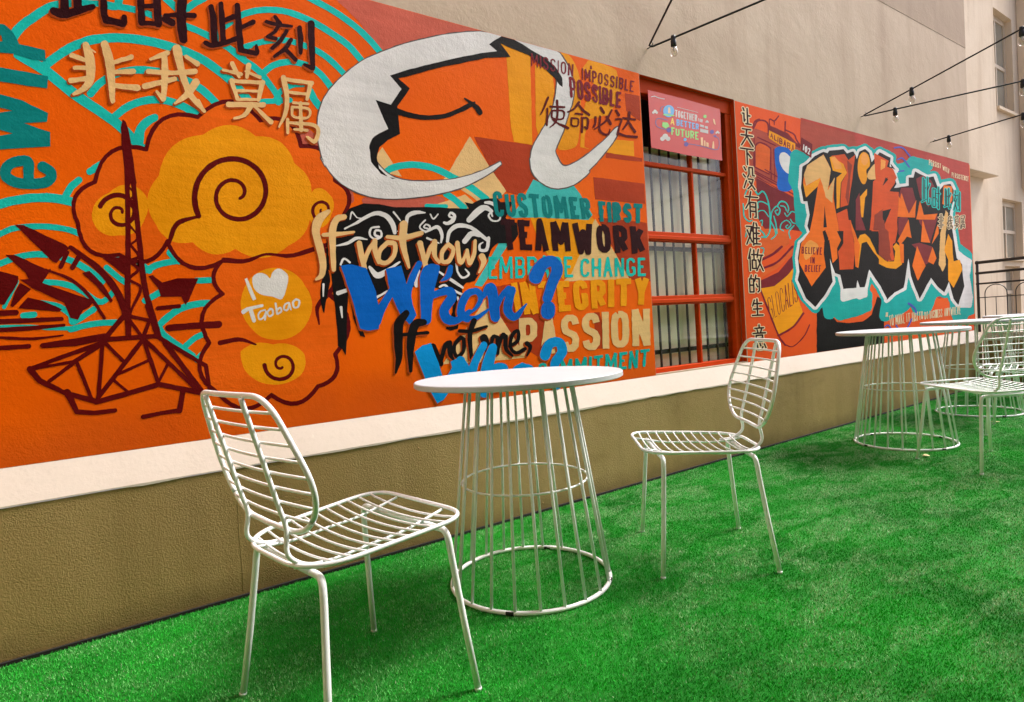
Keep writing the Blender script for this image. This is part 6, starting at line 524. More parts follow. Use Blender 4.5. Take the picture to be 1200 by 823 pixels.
     '1609 2895 -40 -20 -9 -2 -11 -9 -12 -5 -33 -25 -15 -24 -23 -57 -4 -50 4 -39 5 -18 3 -28 7 -15 10 -54 6 -14 1 -31 6 -25 -2 -29 2 -31 -7 -28 -13 -36 -25 -29 1 -7 11 -5 14 5 14 1 27 13 12 17 18 46 8 57 -2 63 -4 36 -4 17 -1 27 -8 17 -3 26 -12 48 3 41 6 24 32 57 34 36 11 7 14 19 2 10 -3 9 -15 6/1744 2863 -27 -6 -11 2 -23 -4 -30 -16 -14 -18 -12 -20 -21 -58 -5 -39 -14 -1 -11 -4 -12 1 -17 -3 -6 -4 -3 -6 1 -10 12 -11 14 3 11 -2 10 3 9 -3 3 -26 -4 -42 5 -22 -4 -38 5 -25 -4 -36 4 -26 -4 -40 5 -17 4 -7 5 -3 16 2 6 4 5 11 5 22 0 34 8 45 -3 26 6 40 -3 28 5 40 0 37 21 4 11 0 13 4 11 -1 13 5 10 1 13 5 11 1 13 6 11 0 15 5 11 -1 12 6 4 6 -2 11 -6 4 -11 -3 -11 1 -13 -3 -11 3 -11 -3 -11 2 -13 -3 -9 1 -12 -4 -11 1 -13 -4 -26 -2 9 33 16 43 8 14 26 10 12 1 21 8 6 7 3 9 0 9 -11 14/2257 2836 -15 -12 -12 -20 -17 -96 -17 -2 -11 2 -15 -3 -11 1 -12 -2 -12 2 -14 -3 -14 3 -14 -8 -5 -11 3 -11 6 -6 35 -2 35 -7 12 1 14 -3 12 2 8 -2 0 -15 12 -54 3 -25 10 -19 3 -27 11 -29 9 -14 3 -24 8 -14 5 -17 4 -3 10 0 9 3 2 7 -3 43 -8 22 2 36 -7 24 3 37 -5 32 5 40 18 6 12 1 75 32 15 2 15 6 17 2 16 13 4 11 -9 17 -21 1 -21 -10 -13 -1 -15 -6 -13 0 -14 -5 -13 1 -48 -12 8 34 6 50 -2 15 -5 9 -20 9/1982 2676 -13 -11 -6 -22 -34 -38 -37 -67 -7 24 -1 30 -7 20 0 23 -3 7 -14 10 -6 1 -21 -6 -11 -15 -2 -15 7 -21 0 -30 7 -18 7 -63 6 -21 -2 -42 11 -12 4 -13 17 -8 12 4 13 13 0 50 11 33 34 76 17 26 0 -40 14 -45 4 -24 8 -12 5 -15 6 -3 26 -3 13 -7 12 0 11 -3 24 6 33 16 36 29 10 15 19 37 7 26 4 48 -5 22 -7 10 -19 10 -12 0 -10 3 -14 -3 -11 3 -24 -2 -19 -19 -16 -10 -34 -31 -12 -18 -3 14 7 40 -1 18 -12 20|2110 2618 6 1 10 -4 12 1 8 -3 3 -28 -4 -18 -11 -26 -35 -43 -8 -7 -21 -11 -7 -2 -19 6 -6 8 -1 33 3 14 13 24 28 31 17 11/2558 2691 -18 -10 -8 -8 -2 -20 -17 -17 -21 -30 -31 -69 -10 66 -6 21 -2 33 -18 10 -9 1 -23 -10 -11 -14 -1 -14 8 -18 12 -65 8 -16 2 -29 8 -21 10 -64 3 -6 18 -11 24 7 10 12 2 11 -6 40 41 100 2 -1 -1 -33 2 -12 10 -11 7 -16 10 -7 9 -13 11 -6 13 -13 17 3 7 6 28 -11 11 2 13 -3 34 7 33 24 25 40 11 22 8 41 -3 18 -14 19 -32 24 -10 14 -25 -1 -7 -4 -22 -27 -19 -17 -18 -25 -15 -31 -10 -58 -9 4 -6 9 -9 27 5 48 11 45 0 38 -6 12|2698 2605 5 0 21 -17 -2 -15 -14 -30 -23 -30 -17 -15 -11 -3 -11 4 -3 10 0 21 6 20 12 21 23 19/2980 2697 -7 -6 -5 -9 -19 -109 -22 -48 -10 77 -7 6 -21 0 -13 -10 -20 -57 -26 -42 -7 42 -1 121 -22 13 -9 -2 -12 -11 -3 -8 -4 -35 -1 -18 4 -19 -5 -50 5 -21 2 -36 20 -20 25 -3 9 3 30 31 16 24 6 -26 2 -22 6 -11 17 -11 27 9 7 6 11 16 35 75 18 74 -2 37 5 34 -8 6/3067 2567 -26 -3 -12 -10 -8 -12 -1 -22 13 -26 2 -18 -7 -29 -33 -65 0 -8 4 -4 14 4 65 61 13 17 16 32 3 23 -10 19 -5 22 -18 18'),
    ('lettering', 'cream script words If not now', 'cream',
     '1617 2905 -59 -29 -20 -12 -18 -17 -24 -33 -9 -20 -5 -20 -6 -45 1 -24 36 -192 5 -53 0 -21 -6 -48 -8 -19 -24 -22 -8 -10 0 -8 6 -4 33 8 26 14 12 14 9 17 12 44 3 22 1 50 -16 124 -11 41 -8 47 2 23 6 24 18 40 26 36 39 42 9 13 1 8 -4 7 -8 4/1741 2873 -40 -5 -25 -14 -17 -18 -24 -38 -15 -39 -8 -40 -48 -7 -7 -5 -6 -9 2 -10 9 -6 49 3 -2 -40 2 -37 -1 -154 3 -45 5 -7 8 -4 13 3 7 7 2 6 7 66 2 84 5 33 6 90 154 33 9 4 5 7 -2 7 -7 3 -108 -12 -46 -2 10 42 8 20 12 21 12 10 31 8 19 8 7 7 3 16 -6 11 -12 5/2281 2850 -24 -11 -13 -19 -2 -39 -12 -65 -111 1 -10 -5 -7 -12 3 -9 8 -4 114 -14 7 -56 22 -83 35 -97 7 -7 8 -1 6 3 3 5 0 19 -9 82 -9 43 -4 73 3 26 59 15 103 34 9 6 5 16 -3 7 -6 6 -17 3 -142 -39 17 86 -1 11 -5 13 -8 7 -14 5/2004 2686 -11 -4 -8 -7 -5 -17 -36 -41 -23 -38 -19 -38 -6 37 -8 66 -2 7 -12 10 -15 1 -9 -5 -10 -14 10 -107 18 -87 -4 -16 12 -20 9 -6 18 1 10 9 4 14 -7 40 28 65 37 64 1 -24 13 -52 22 -54 7 -6 14 2 18 -8 26 -3 15 3 21 8 27 16 20 17 17 19 12 19 17 42 4 26 0 26 -4 19 -11 13 -21 8 -55 1 -8 -2 -58 -48 -16 -19 -13 -22 -2 40 5 36 -1 13 -7 12|2123 2631 41 -1 3 -22 -9 -44 -13 -24 -35 -33 -26 -13 -21 2 -13 7 -5 9 3 24 6 23 10 19 16 17/2569 2697 -13 -6 -7 -14 -2 -11 -31 -32 -14 -22 -26 -62 -18 92 0 17 -6 13 -13 8 -19 -1 -12 -6 -9 -16 0 -7 25 -98 21 -122 6 -9 12 -6 15 1 16 14 0 25 -6 27 3 13 48 98 -1 -28 7 -27 22 -34 30 -28 6 -3 11 3 10 9 12 -9 20 -6 36 3 18 5 19 12 16 20 25 44 10 24 5 27 -4 18 -6 12 -50 37 -9 1 -11 -3 -50 -43 -18 -19 -11 -18 -8 -27 -5 -56 -21 26 -4 25 4 55 8 37 2 29 -4 9 -8 7 -10 3|2714 2627 28 -21 1 -5 -5 -22 -23 -40 -18 -22 -25 -9 -13 0 -3 5 -1 23 4 24 8 17 18 24/2999 2709 -7 -6 -5 -13 -15 -94 -8 -23 -25 -51 -10 87 -5 8 -12 3 -9 -2 -8 -6 -1 -14 -11 -22 -25 -42 -13 -17 -5 24 -5 133 -7 11 -11 5 -14 -2 -12 -8 -5 -23 8 -140 6 -30 15 -15 18 -6 19 6 17 16 25 47 9 -55 9 -14 11 -5 12 0 14 8 11 10 39 67 9 24 5 24 11 106 -9 10/3062 2578 -20 -13 -7 -11 1 -20 20 -32 0 -18 -10 -27 -32 -61 0 -6 7 -4 10 3 44 45 30 40 14 27 0 22 -15 41 -18 13'),
    ('lettering_underpaint', 'dull orange offset brushed under the letters', 'shade',
     '3870 2553 -62 -10 -36 -11 -37 -16 -41 -27 -44 -51 -31 -52 -21 -22 -13 -38 4 -18 21 -23 14 -6 15 -13 29 -8 38 3 34 13 25 25 21 55 37 62 40 18 14 -2 8 -21 -2 -19 -35 -54 -53 -97 -23 -70 -29 -54 5 -24 13 -18 -10 -5 -13 -14 -11 -17 -4 -15 -8 -67 3 -23 29 -24 13 -3 16 -8 17 0 16 -4 40 8 33 25 8 13 24 65 2 22 -26 41 -26 14 24 60 31 39 33 59 36 47 49 85 13 38 -18 73 -26 31 -17 8 -13 12 -16 6 -17 9 -30 5/2397 2491 -21 -5 -7 -4 -30 -39 -23 -42 -24 -33 -22 -54 -14 -26 -7 23 -5 36 -12 23 -4 29 -7 19 -4 27 -16 -5 -12 0 -13 -5 -12 0 -12 -6 -14 -1 -12 -5 -38 -7 -15 -6 -2 -79 7 -20 14 -65 -11 -16 -14 -13 -18 -21 -14 -13 -30 -35 -22 -38 -3 34 -8 22 -2 49 -34 84 -6 40 -8 14 -7 24 -19 40 -36 14 -55 7 -9 4 -11 1 -12 7 -42 -2 -34 -7 -11 1 -8 -4 1 -26 9 -17 11 -40 11 -43 3 -28 11 -20 6 -27 8 -21 12 -66 8 -21 3 -34 9 -21 3 -31 10 -23 3 -38 8 -53 7 -21 9 -4 33 -5 11 -6 11 -2 11 -7 46 4 12 4 11 0 14 5 13 1 7 28 8 12 12 32 22 37 22 58 38 54 15 18 16 29 8 -33 9 -15 21 -52 12 -17 11 -40 11 -15 12 -9 8 -15 10 -8 9 -13 12 -7 22 -27 7 1 23 34 13 13 21 30 10 9 -7 14 -10 31 -6 41 -9 16 -2 38 -5 39 12 41 38 85 15 41 33 54 19 25 11 22 2 13 -2 13 -17 14/2516 2463 -22 -2 -13 -7 -13 -2 -32 -20 -29 -36 -16 -35 -11 -36 -4 -47 5 -55 -13 -112 3 -46 -3 -45 3 -27 -5 -41 5 -17 24 -18 22 -8 26 3 10 9 12 16 17 88 16 55 9 62 61 21 13 1 14 5 15 1 14 4 26 1 -2 -13 -37 -43 -17 -14 -34 -48 -7 -17 -3 -19 11 -53 20 -29 13 -10 9 -16 13 -5 8 -8 18 -2 11 -4 15 3 11 -3 14 4 16 -1 14 6 11 -1 17 8 16 2 16 11 10 2 16 -4 13 -9 13 0 14 -4 59 4 17 7 14 1 15 9 17 5 124 82 6 -74 8 -21 30 -21 32 -3 28 12 10 12 5 18 6 52 -2 50 24 33 27 54 19 13 -27 -64 -8 -46 0 -27 23 -44 21 -28 29 -16 27 -10 30 -5 39 10 37 31 95 117 2 9 -5 5 -10 1 -14 -5 -102 -68 -35 -18 -20 29 -1 15 14 78 43 98 0 15 -13 21 -8 4 -25 5 -13 -3 -20 8 -30 -3 -19 -19 -19 -10 -19 -19 -19 -13 -30 -43 -6 75 -9 25 -25 26 -12 4 -11 9 -32 3 -35 -13 -23 -25 -12 -20 -10 -46 -26 41 -23 10 -16 0 -12 3 -17 -3 -11 1 -17 -5 -14 -1 -17 -8 -14 -2 -17 -13 -17 -6 -37 -35 -38 -54 -25 -83 0 -21 8 -32 -6 -4 -25 -2 -28 6 -21 20 -5 19 0 11 16 24 19 15 42 43 13 30 4 23 0 28 -22 32 -11 7 -10 14 -26 11 -24 0 -30 -6 -105 -32 25 75 25 55 9 43 13 45 -4 9 -19 11 -13 -1 -14 9|2949 2173 10 1 4 -4 10 -18 2 -14 -13 -36 -31 -48 -30 -23 -23 7 -26 -9 -25 -15 2 24 12 31 16 32 32 44 7 7 29 16|3079 2156 5 1 3 -16 -2 -47 7 -51 -25 -14 -18 -6 -15 -10 -15 -4 -17 -11 -17 -4 -17 -10 -15 -2 -17 -6 -28 -4 -14 2 -14 -1 -8 3 11 12 79 41 22 19 15 9 28 37 15 36 11 3 19 19/2703 2455 -21 -16 -43 -86 -15 -11 -15 -19 -18 -14 -1 -7 4 -5 17 -1 16 6 16 1 11 5 13 1 38 22 10 20 18 82 -6 15'),
    ('lettering', 'royal blue script word When with question mark', 'blue',
     '3881 2569 -34 -7 -68 -22 -37 -22 -65 -58 -58 -82 -7 -17 0 -28 9 -22 19 -17 42 -13 47 3 25 13 19 20 50 89 20 25 23 14 32 12 8 -7 -1 -35 -80 -147 -24 -61 -32 -65 -1 -28 17 -25 -18 -14 -17 -24 -14 -45 -2 -31 12 -28 20 -19 43 -13 40 0 26 8 22 15 18 26 9 44 2 33 -10 25 -16 18 -26 12 17 19 80 152 28 42 28 33 25 40 12 40 0 31 -8 29 -16 25 -40 37 -37 18 -39 7/2401 2498 -11 -4 -9 -8 -73 -107 -20 -40 -19 -46 -6 16 -33 146 -44 -11 -30 -4 -72 -15 9 -65 3 -62 10 -37 -112 -143 -9 48 -5 64 -71 201 -123 29 -31 -1 -64 -9 6 -29 17 -52 17 -74 22 -72 26 -109 13 -79 25 -113 49 -15 26 -5 90 11 4 27 16 19 37 87 48 79 39 55 38 -100 26 -57 58 -62 22 -29 3 -1 51 60 19 26 -29 90 -8 70 2 28 7 30 28 70 14 24 29 59 48 76 2 13 -4 10 -14 11/2518 2473 -46 -15 -15 -9 -18 -17 -9 -12 -18 -34 -10 -32 -5 -27 1 -42 -10 -152 0 -93 -6 -68 9 -23 21 -16 23 -5 15 1 19 10 11 13 8 23 5 46 16 90 12 46 74 23 51 7 18 0 0 -10 -5 -8 -31 -32 -40 -50 -14 -32 -3 -29 4 -28 7 -21 13 -24 15 -17 20 -11 39 -14 49 1 28 5 25 8 38 18 32 -12 20 -3 47 0 45 9 62 28 97 66 9 -75 10 -21 28 -18 22 -2 18 4 20 14 14 24 -2 100 30 49 26 35 24 23 -25 -59 -9 -35 -4 -31 2 -27 10 -26 16 -21 21 -20 31 -19 28 -9 15 0 37 9 26 15 27 27 54 75 30 33 -3 10 -12 1 -62 -40 -53 -39 -24 -13 -11 -1 -9 7 -13 22 0 25 32 109 26 58 -6 29 -24 15 -26 -1 -12 7 -10 2 -24 -4 -72 -56 -39 -43 -11 77 -12 26 -19 19 -24 10 -19 0 -26 -6 -25 -14 -25 -32 -16 -38 -16 20 -20 14 -18 8 -21 4 -74 -11 -26 -11 -22 -13 -23 -20 -34 -43 -24 -45 -17 -65 -2 -27 5 -30 -33 -5 -31 11 -19 21 -5 26 32 40 39 40 16 27 4 12 2 28 -5 27 -11 20 -19 18 -26 10 -27 2 -24 -1 -115 -36 10 39 60 159 3 23 -5 9 -14 8 -24 2 -17 6|2965 2187 15 -3 15 -26 -4 -29 -25 -39 -19 -22 -30 -25 -16 6 -16 1 -42 -21 -2 20 9 32 34 57 20 26 11 8 25 11|3101 2176 9 -66 0 -55 -70 -31 -48 -24 -27 -9 -43 -6 -37 5 29 22 42 21 36 26 17 15 31 36 18 35 15 6/2714 2465 -9 -4 -8 -8 -28 -67 -21 -30 -39 -34 -2 -6 4 -4 50 9 18 6 32 20 13 16 15 31 8 55 -4 8 -11 7 -9 2'),
    ('lettering_underpaint', 'dull orange offset brushed under the letters', 'shade',
     '2232 2058 -21 -9 -9 -12 -10 -5 -9 -8 -10 -3 -19 -17 -23 -33 -8 -8 -6 -12 -8 -7 -11 -31 -3 -46 2 -28 -3 -17 1 -27 -3 -21 2 -52 5 -33 0 -45 -4 -20 -3 -70 -10 -44 5 -7 16 3 6 18 8 9 6 14 8 9 7 16 8 10 3 15 7 11 5 21 6 11 2 19 6 13 2 24 4 14 -1 75 4 36 30 2 9 -3 -5 -26 -1 -24 -5 -17 0 -24 -5 -17 1 -49 6 -36 0 -24 3 -29 -3 -20 2 -29 -2 -15 8 -10 20 -4 7 4 8 22 1 24 5 17 1 22 4 17 7 64 5 14 3 23 5 13 2 20 6 17 1 23 5 13 4 22 8 11 9 2 17 -1 12 2 44 -5 15 4 15 -1 19 14 -4 14 -10 6 -11 -1 -19 5 -27 0 -13 -4 -14 3 -17 -1 8 15 6 17 4 3 17 9 12 -1 28 8 20 13 4 15 -3 13 -12 12 -17 8 -13 -3 -14 3 -13 -3 -18 1 -21 -2 -26 -9 -9 -10 -12 -7 -7 -10 -11 -9 -13 -25 -12 -42 -38 0 5 28 0 23 9 33 9 9 6 12 10 8 8 13 8 8 6 14 11 14 0 15 -5 12 -13 10/2919 1952 -24 -7 -18 -20 -6 -16 -10 -12 -16 -50 -32 2 -20 6 -32 2 -23 -7 -4 -8 4 -14 13 -10 18 -1 20 -6 47 1 -7 -15 -5 -42 16 -105 -6 -72 6 -12 12 -8 26 -2 12 22 -7 51 1 46 4 22 -1 28 3 20 -2 30 6 38 31 6 16 -1 28 5 13 7 15 3 12 6 17 0 13 5 14 1 20 11 5 6 -5 16 -14 7 -27 -4 -13 -6 -14 -2 -13 -5 -16 1 -15 -4 -14 0 -15 -6 -9 0 2 11 11 11 5 16 9 12 2 12 -3 12 -8 11 -13 8/3399 1826 -27 -8 -8 -9 -13 -6 -25 -23 -5 -13 -10 -12 -6 -20 -7 -12 -10 -42 0 -14 -5 -11 3 57 7 18 -1 28 -6 10 -13 10 -21 21 -10 2 -26 -4 -17 -25 -7 -26 -8 18 -26 16 -27 7 -10 -1 -23 -19 -5 -14 -8 -9 -5 -21 -6 -7 -15 54 -8 13 -19 11 -14 4 -33 -7 -18 -18 0 -24 19 -56 34 -83 17 -54 9 -14 9 -5 27 -6 23 12 4 5 3 23 -10 42 1 12 9 20 3 22 6 12 2 29 6 12 3 23 3 3 8 -6 0 -10 -6 -19 -2 -24 -5 -16 1 -34 -5 -22 7 -23 14 -13 10 -1 20 7 5 5 13 51 9 16 3 21 8 14 5 18 11 15 0 -30 -7 -23 5 -48 12 -20 82 -56 15 -2 7 8 0 12 -12 17 22 -13 44 -6 29 3 29 12 12 9 41 13 5 10 -1 13 -8 9 -12 6 -8 0 -11 -6 -16 -2 -14 -7 -18 -2 -11 -7 -32 -10 -25 18 -14 20 12 10 43 17 21 18 19 29 10 42 -7 38 -14 19 -20 10|3394 1776 5 -26 -9 -31 -27 -20 -21 -5 5 32 15 31 22 17/2761 1800 -20 -10 -9 -10 -14 -6 -10 -9 -10 -6 -19 -20 -8 -20 3 28 -6 10 -9 6 -25 3 -11 -6 -13 -2 -22 -15 -8 -13 -10 -7 -6 -14 -10 -11 -20 -59 -30 83 -6 10 -15 10 -14 6 -28 -11 -16 -18 1 -19 36 -72 35 -81 9 -15 32 -11 24 11 3 19 -5 20 30 66 15 48 6 7 1 -17 -4 -25 10 -36 15 -23 26 -26 9 0 16 8 2 9 -7 16 24 -14 9 -3 25 7 13 9 11 4 10 9 12 4 18 25 9 33 1 24 6 16 5 41 -5 17 -11 15 -36 15|2767 1751 3 -2 3 -38 -8 -44 -15 -24 -23 -14 -11 -1 -6 10 -6 32 8 33 20 24 10 6 10 11|2664 1659 6 -45 -8 24/3512 1703 -22 -10 -6 -21 6 -16 35 -32 -1 -12 -27 -43 -4 -19 3 -9 16 -6 8 3 27 37 12 10 8 15 11 8 7 31 -7 19 -38 34 -15 10'),
    ('lettering', 'black script words If not me', 'black',
     '2236 2065 -58 -43 -34 -33 -18 -31 -6 -20 -7 -61 1 -39 -5 -89 7 -103 -20 -121 2 -5 7 -5 6 1 4 4 24 46 19 30 17 44 8 37 15 157 41 2 -8 -37 -7 -62 3 -34 -1 -43 6 -136 6 -10 10 -2 11 3 6 8 25 172 36 141 41 4 74 -1 12 3 6 10 -4 11 -13 8 -94 -5 -11 2 11 26 12 17 43 8 24 8 9 8 5 10 -3 19 -16 13 -56 7 -25 -1 -26 -9 -29 -22 -16 -24 -24 -62 -46 0 5 45 12 39 9 16 35 40 12 18 4 10 -2 13 -11 15 -10 3/2928 1965 -16 -8 -8 -8 -43 -87 -93 7 -12 -6 -5 -10 1 -10 8 -7 93 -11 -7 -55 11 -180 6 -10 15 -7 13 4 7 12 1 155 5 60 6 24 46 7 63 15 62 19 6 9 -5 11 -17 3 -135 -25 33 60 3 12 -2 10 -7 8 -17 8/3411 1835 -37 -16 -29 -28 -10 -14 -13 -29 -19 -78 2 -9 8 -7 10 -25 21 -24 27 -17 31 -6 34 3 37 12 47 20 7 7 2 9 -7 14 -7 3 -11 0 -19 -4 -57 -24 -29 -6 -30 18 -17 24 -1 4 51 20 29 17 15 16 9 19 8 40 -5 38 -6 13 -7 6 -18 4|3416 1798 3 0 0 -5 -1 -17 -11 -41 -12 -13 -41 -20 6 25 23 43/3251 1811 -10 -3 -14 -12 -16 -23 -12 9 -43 16 -9 0 -21 -5 -17 -19 -18 -52 -11 48 -9 18 -9 11 -20 9 -12 1 -24 -5 -16 -15 -6 -14 2 -16 45 -111 27 -78 19 -18 10 -2 22 3 11 7 6 11 2 16 -11 42 23 102 13 29 8 -6 -9 -105 -5 -22 3 -17 5 -9 9 -4 15 -2 10 3 7 6 8 48 33 75 15 25 -6 -66 9 -42 7 -16 19 -22 57 -41 13 -2 10 6 -1 12 -50 55 -9 17 0 53 9 62 -2 11 -6 7 -14 6 -14 15/2774 1810 -31 -19 -35 -32 -13 -17 -12 -26 0 42 -9 11 -15 4 -30 -5 -11 -4 -15 -10 -13 -15 -11 -19 -30 -75 -38 98 -18 11 -9 2 -22 -4 -10 -8 -9 -16 1 -18 13 -22 57 -122 18 -23 9 -3 17 0 10 4 7 8 4 16 -4 18 36 93 13 24 2 -1 1 -46 9 -30 24 -28 19 -17 12 1 7 11 -15 35 -2 25 12 -38 9 -8 17 -7 25 3 34 16 29 25 10 20 12 43 0 70 -6 10 -15 11 -25 11|2780 1766 3 1 4 -3 1 -15 -8 -75 -6 -10 -8 -9 -23 -15 -14 -3 -6 12 -5 20 0 18 5 27 16 23/3535 1710 -24 -9 -9 -15 8 -16 30 -21 7 -9 -3 -15 -31 -62 2 -7 8 -5 10 4 38 38 19 27 7 19 1 15 -7 16 -36 32'),
    ('lettering_underpaint', 'dull orange offset brushed under the letters', 'shade',
     '3889 1716 -31 0 -15 -5 -19 -1 -12 -7 -17 -3 -15 -8 -15 -4 -26 -16 -22 -29 -7 -17 -13 -12 -21 -51 -13 -18 0 -15 5 -14 11 -15 16 -12 40 -12 37 3 26 19 7 20 12 14 19 64 27 11 23 -1 8 -32 -1 -13 -41 -29 -10 -16 -13 -7 -12 -17 -12 -8 -20 -64 -9 -15 -3 -41 3 -14 12 -12 30 -15 34 6 23 20 29 52 35 36 9 16 15 9 11 12 16 8 10 15 10 8 8 20 11 12 4 11 2 48 -21 50 -19 28 -19 16 -39 19/3006 1730 -27 -8 -18 -19 -9 -21 -9 -7 -9 -14 -11 -7 -25 -41 -11 -9 -18 -25 -7 -20 -26 -35 -6 -19 -14 29 -24 32 -9 18 -12 14 -34 5 -24 -7 -10 -13 -13 0 -12 -6 -13 -1 -12 -6 -13 -1 -7 -3 14 -57 -12 -21 -31 -26 -7 -15 -10 -7 -9 -13 -12 -7 -10 -12 -16 75 -19 53 -11 45 -20 41 -7 47 -30 80 -13 2 -11 -5 -15 -1 -11 -5 -41 -6 -7 -8 -11 -5 -9 -11 -10 -6 -9 -9 -31 -15 19 -68 25 -63 10 -39 23 -48 9 -47 24 -56 12 -46 33 -53 32 -65 31 7 11 6 13 2 21 12 10 13 11 7 19 31 -9 36 12 7 26 29 12 5 10 10 11 6 28 40 20 -53 27 -46 19 -44 12 1 12 6 14 2 12 5 40 6 21 9 -4 19 24 22 11 29 3 22 10 13 12 31 3 30 8 14 18 51 30 34 7 20 17 25 12 11 6 18 16 25 15 11 9 20 0 13 -9 15 -25 12/3113 1700 -28 -3 -23 -16 -5 -19 -14 -27 -14 -12 -7 -13 -10 -10 -6 -20 -11 -11 -6 -16 -8 -11 -4 -31 -21 -45 -3 -26 -8 -17 -7 -38 -2 -30 -9 -20 -1 -32 -13 -60 7 -23 13 -19 9 -6 26 -9 34 2 26 15 11 28 4 26 9 13 4 29 19 47 1 37 8 18 5 5 18 6 11 9 25 9 21 -4 -7 -22 -9 -13 -5 -29 -15 -27 -10 -10 -6 -22 -9 -11 -14 -28 3 -15 11 -15 38 -15 29 5 16 21 8 20 12 11 8 18 9 11 6 19 11 10 17 27 5 25 9 16 1 21 -5 27 -14 23 -28 25 -44 11 -62 -2 1 31 10 18 3 20 12 35 11 15 4 29 -3 13 -10 13 -22 16/3448 1485 -21 -1 -16 -7 -16 -1 -14 -6 -13 -2 -27 -15 -24 -18 -20 -26 -2 -24 -6 -23 1 -15 3 -19 11 -29 18 -23 15 -11 45 -14 70 -11 34 -1 32 3 25 11 10 16 14 9 19 28 12 49 -3 29 -13 31 -17 21 -22 19 -46 18 -18 3 -21 9|3446 1406 24 -8 18 -3 13 -7 3 -22 -17 -45 -27 -7 -15 4 -18 0 -39 10 -5 10 -1 13 10 37 25 11 16 2/3845 1270 -29 -9 -19 -22 0 -14 20 -41 13 0 19 0 31 0 29 0 6 0 1 0 -13 30 -2 25 -15 19 -30 11'),
    ('lettering', 'light blue script word Who with question mark', 'lblue',
     '3891 1727 -51 -6 -26 -7 -40 -21 -21 -19 -33 -42 -24 -48 -11 -30 9 -29 23 -20 35 -11 25 3 23 11 16 14 27 66 17 30 21 7 28 3 4 -3 7 -31 -1 -14 -24 -27 -43 -34 -19 -21 -19 -42 -11 -50 -9 -21 1 -9 9 -21 34 -16 30 3 21 14 50 84 48 41 50 50 9 15 7 31 -2 32 -8 27 -13 28 -18 24 -25 19 -36 12 -42 8/3017 1737 -22 -11 -45 -54 -68 -96 -36 -61 -16 31 -22 32 -3 14 -18 20 -27 6 -16 -2 -15 -7 -12 -13 -66 -21 13 -54 -35 -46 -60 -63 -40 162 -30 80 -33 107 -44 -11 -43 -6 -78 -52 22 -72 80 -229 27 -71 57 -112 39 17 27 9 23 23 28 30 -9 36 99 93 30 -57 37 -79 73 20 33 5 -1 18 16 13 8 11 14 49 22 55 18 55 17 37 62 93 26 33 14 26 1 14 -11 19 -21 9/3125 1713 -20 -5 -18 -12 -39 -58 -49 -88 -25 -71 -16 -68 -25 -158 11 -27 17 -16 12 -5 21 -5 17 2 22 9 13 13 12 33 41 159 49 27 20 2 16 -4 -16 -54 -19 -36 -19 -27 -19 -39 7 -28 19 -16 14 -4 18 1 13 6 28 30 31 47 42 86 7 31 -2 27 -14 25 -23 16 -38 11 -44 3 -43 -9 42 133 6 31 -13 26 -24 11/3455 1498 -85 -27 -19 -12 -19 -19 -12 -20 -8 -31 -1 -31 5 -26 12 -25 17 -18 35 -17 43 -12 58 -6 40 0 28 9 13 7 19 20 17 25 12 41 2 32 -4 29 -13 25 -23 19 -34 14 -26 5 -41 16|3457 1420 8 1 39 -11 15 -8 2 -16 -4 -29 -12 -23 -7 -4 -46 -2 -33 7 -14 9 -4 20 2 25 5 12 17 10/3856 1279 -21 -7 -11 -14 -5 -20 7 -31 8 -23 6 0 23 0 23 0 26 0 17 2 -10 62 -21 25 -20 6'),
]
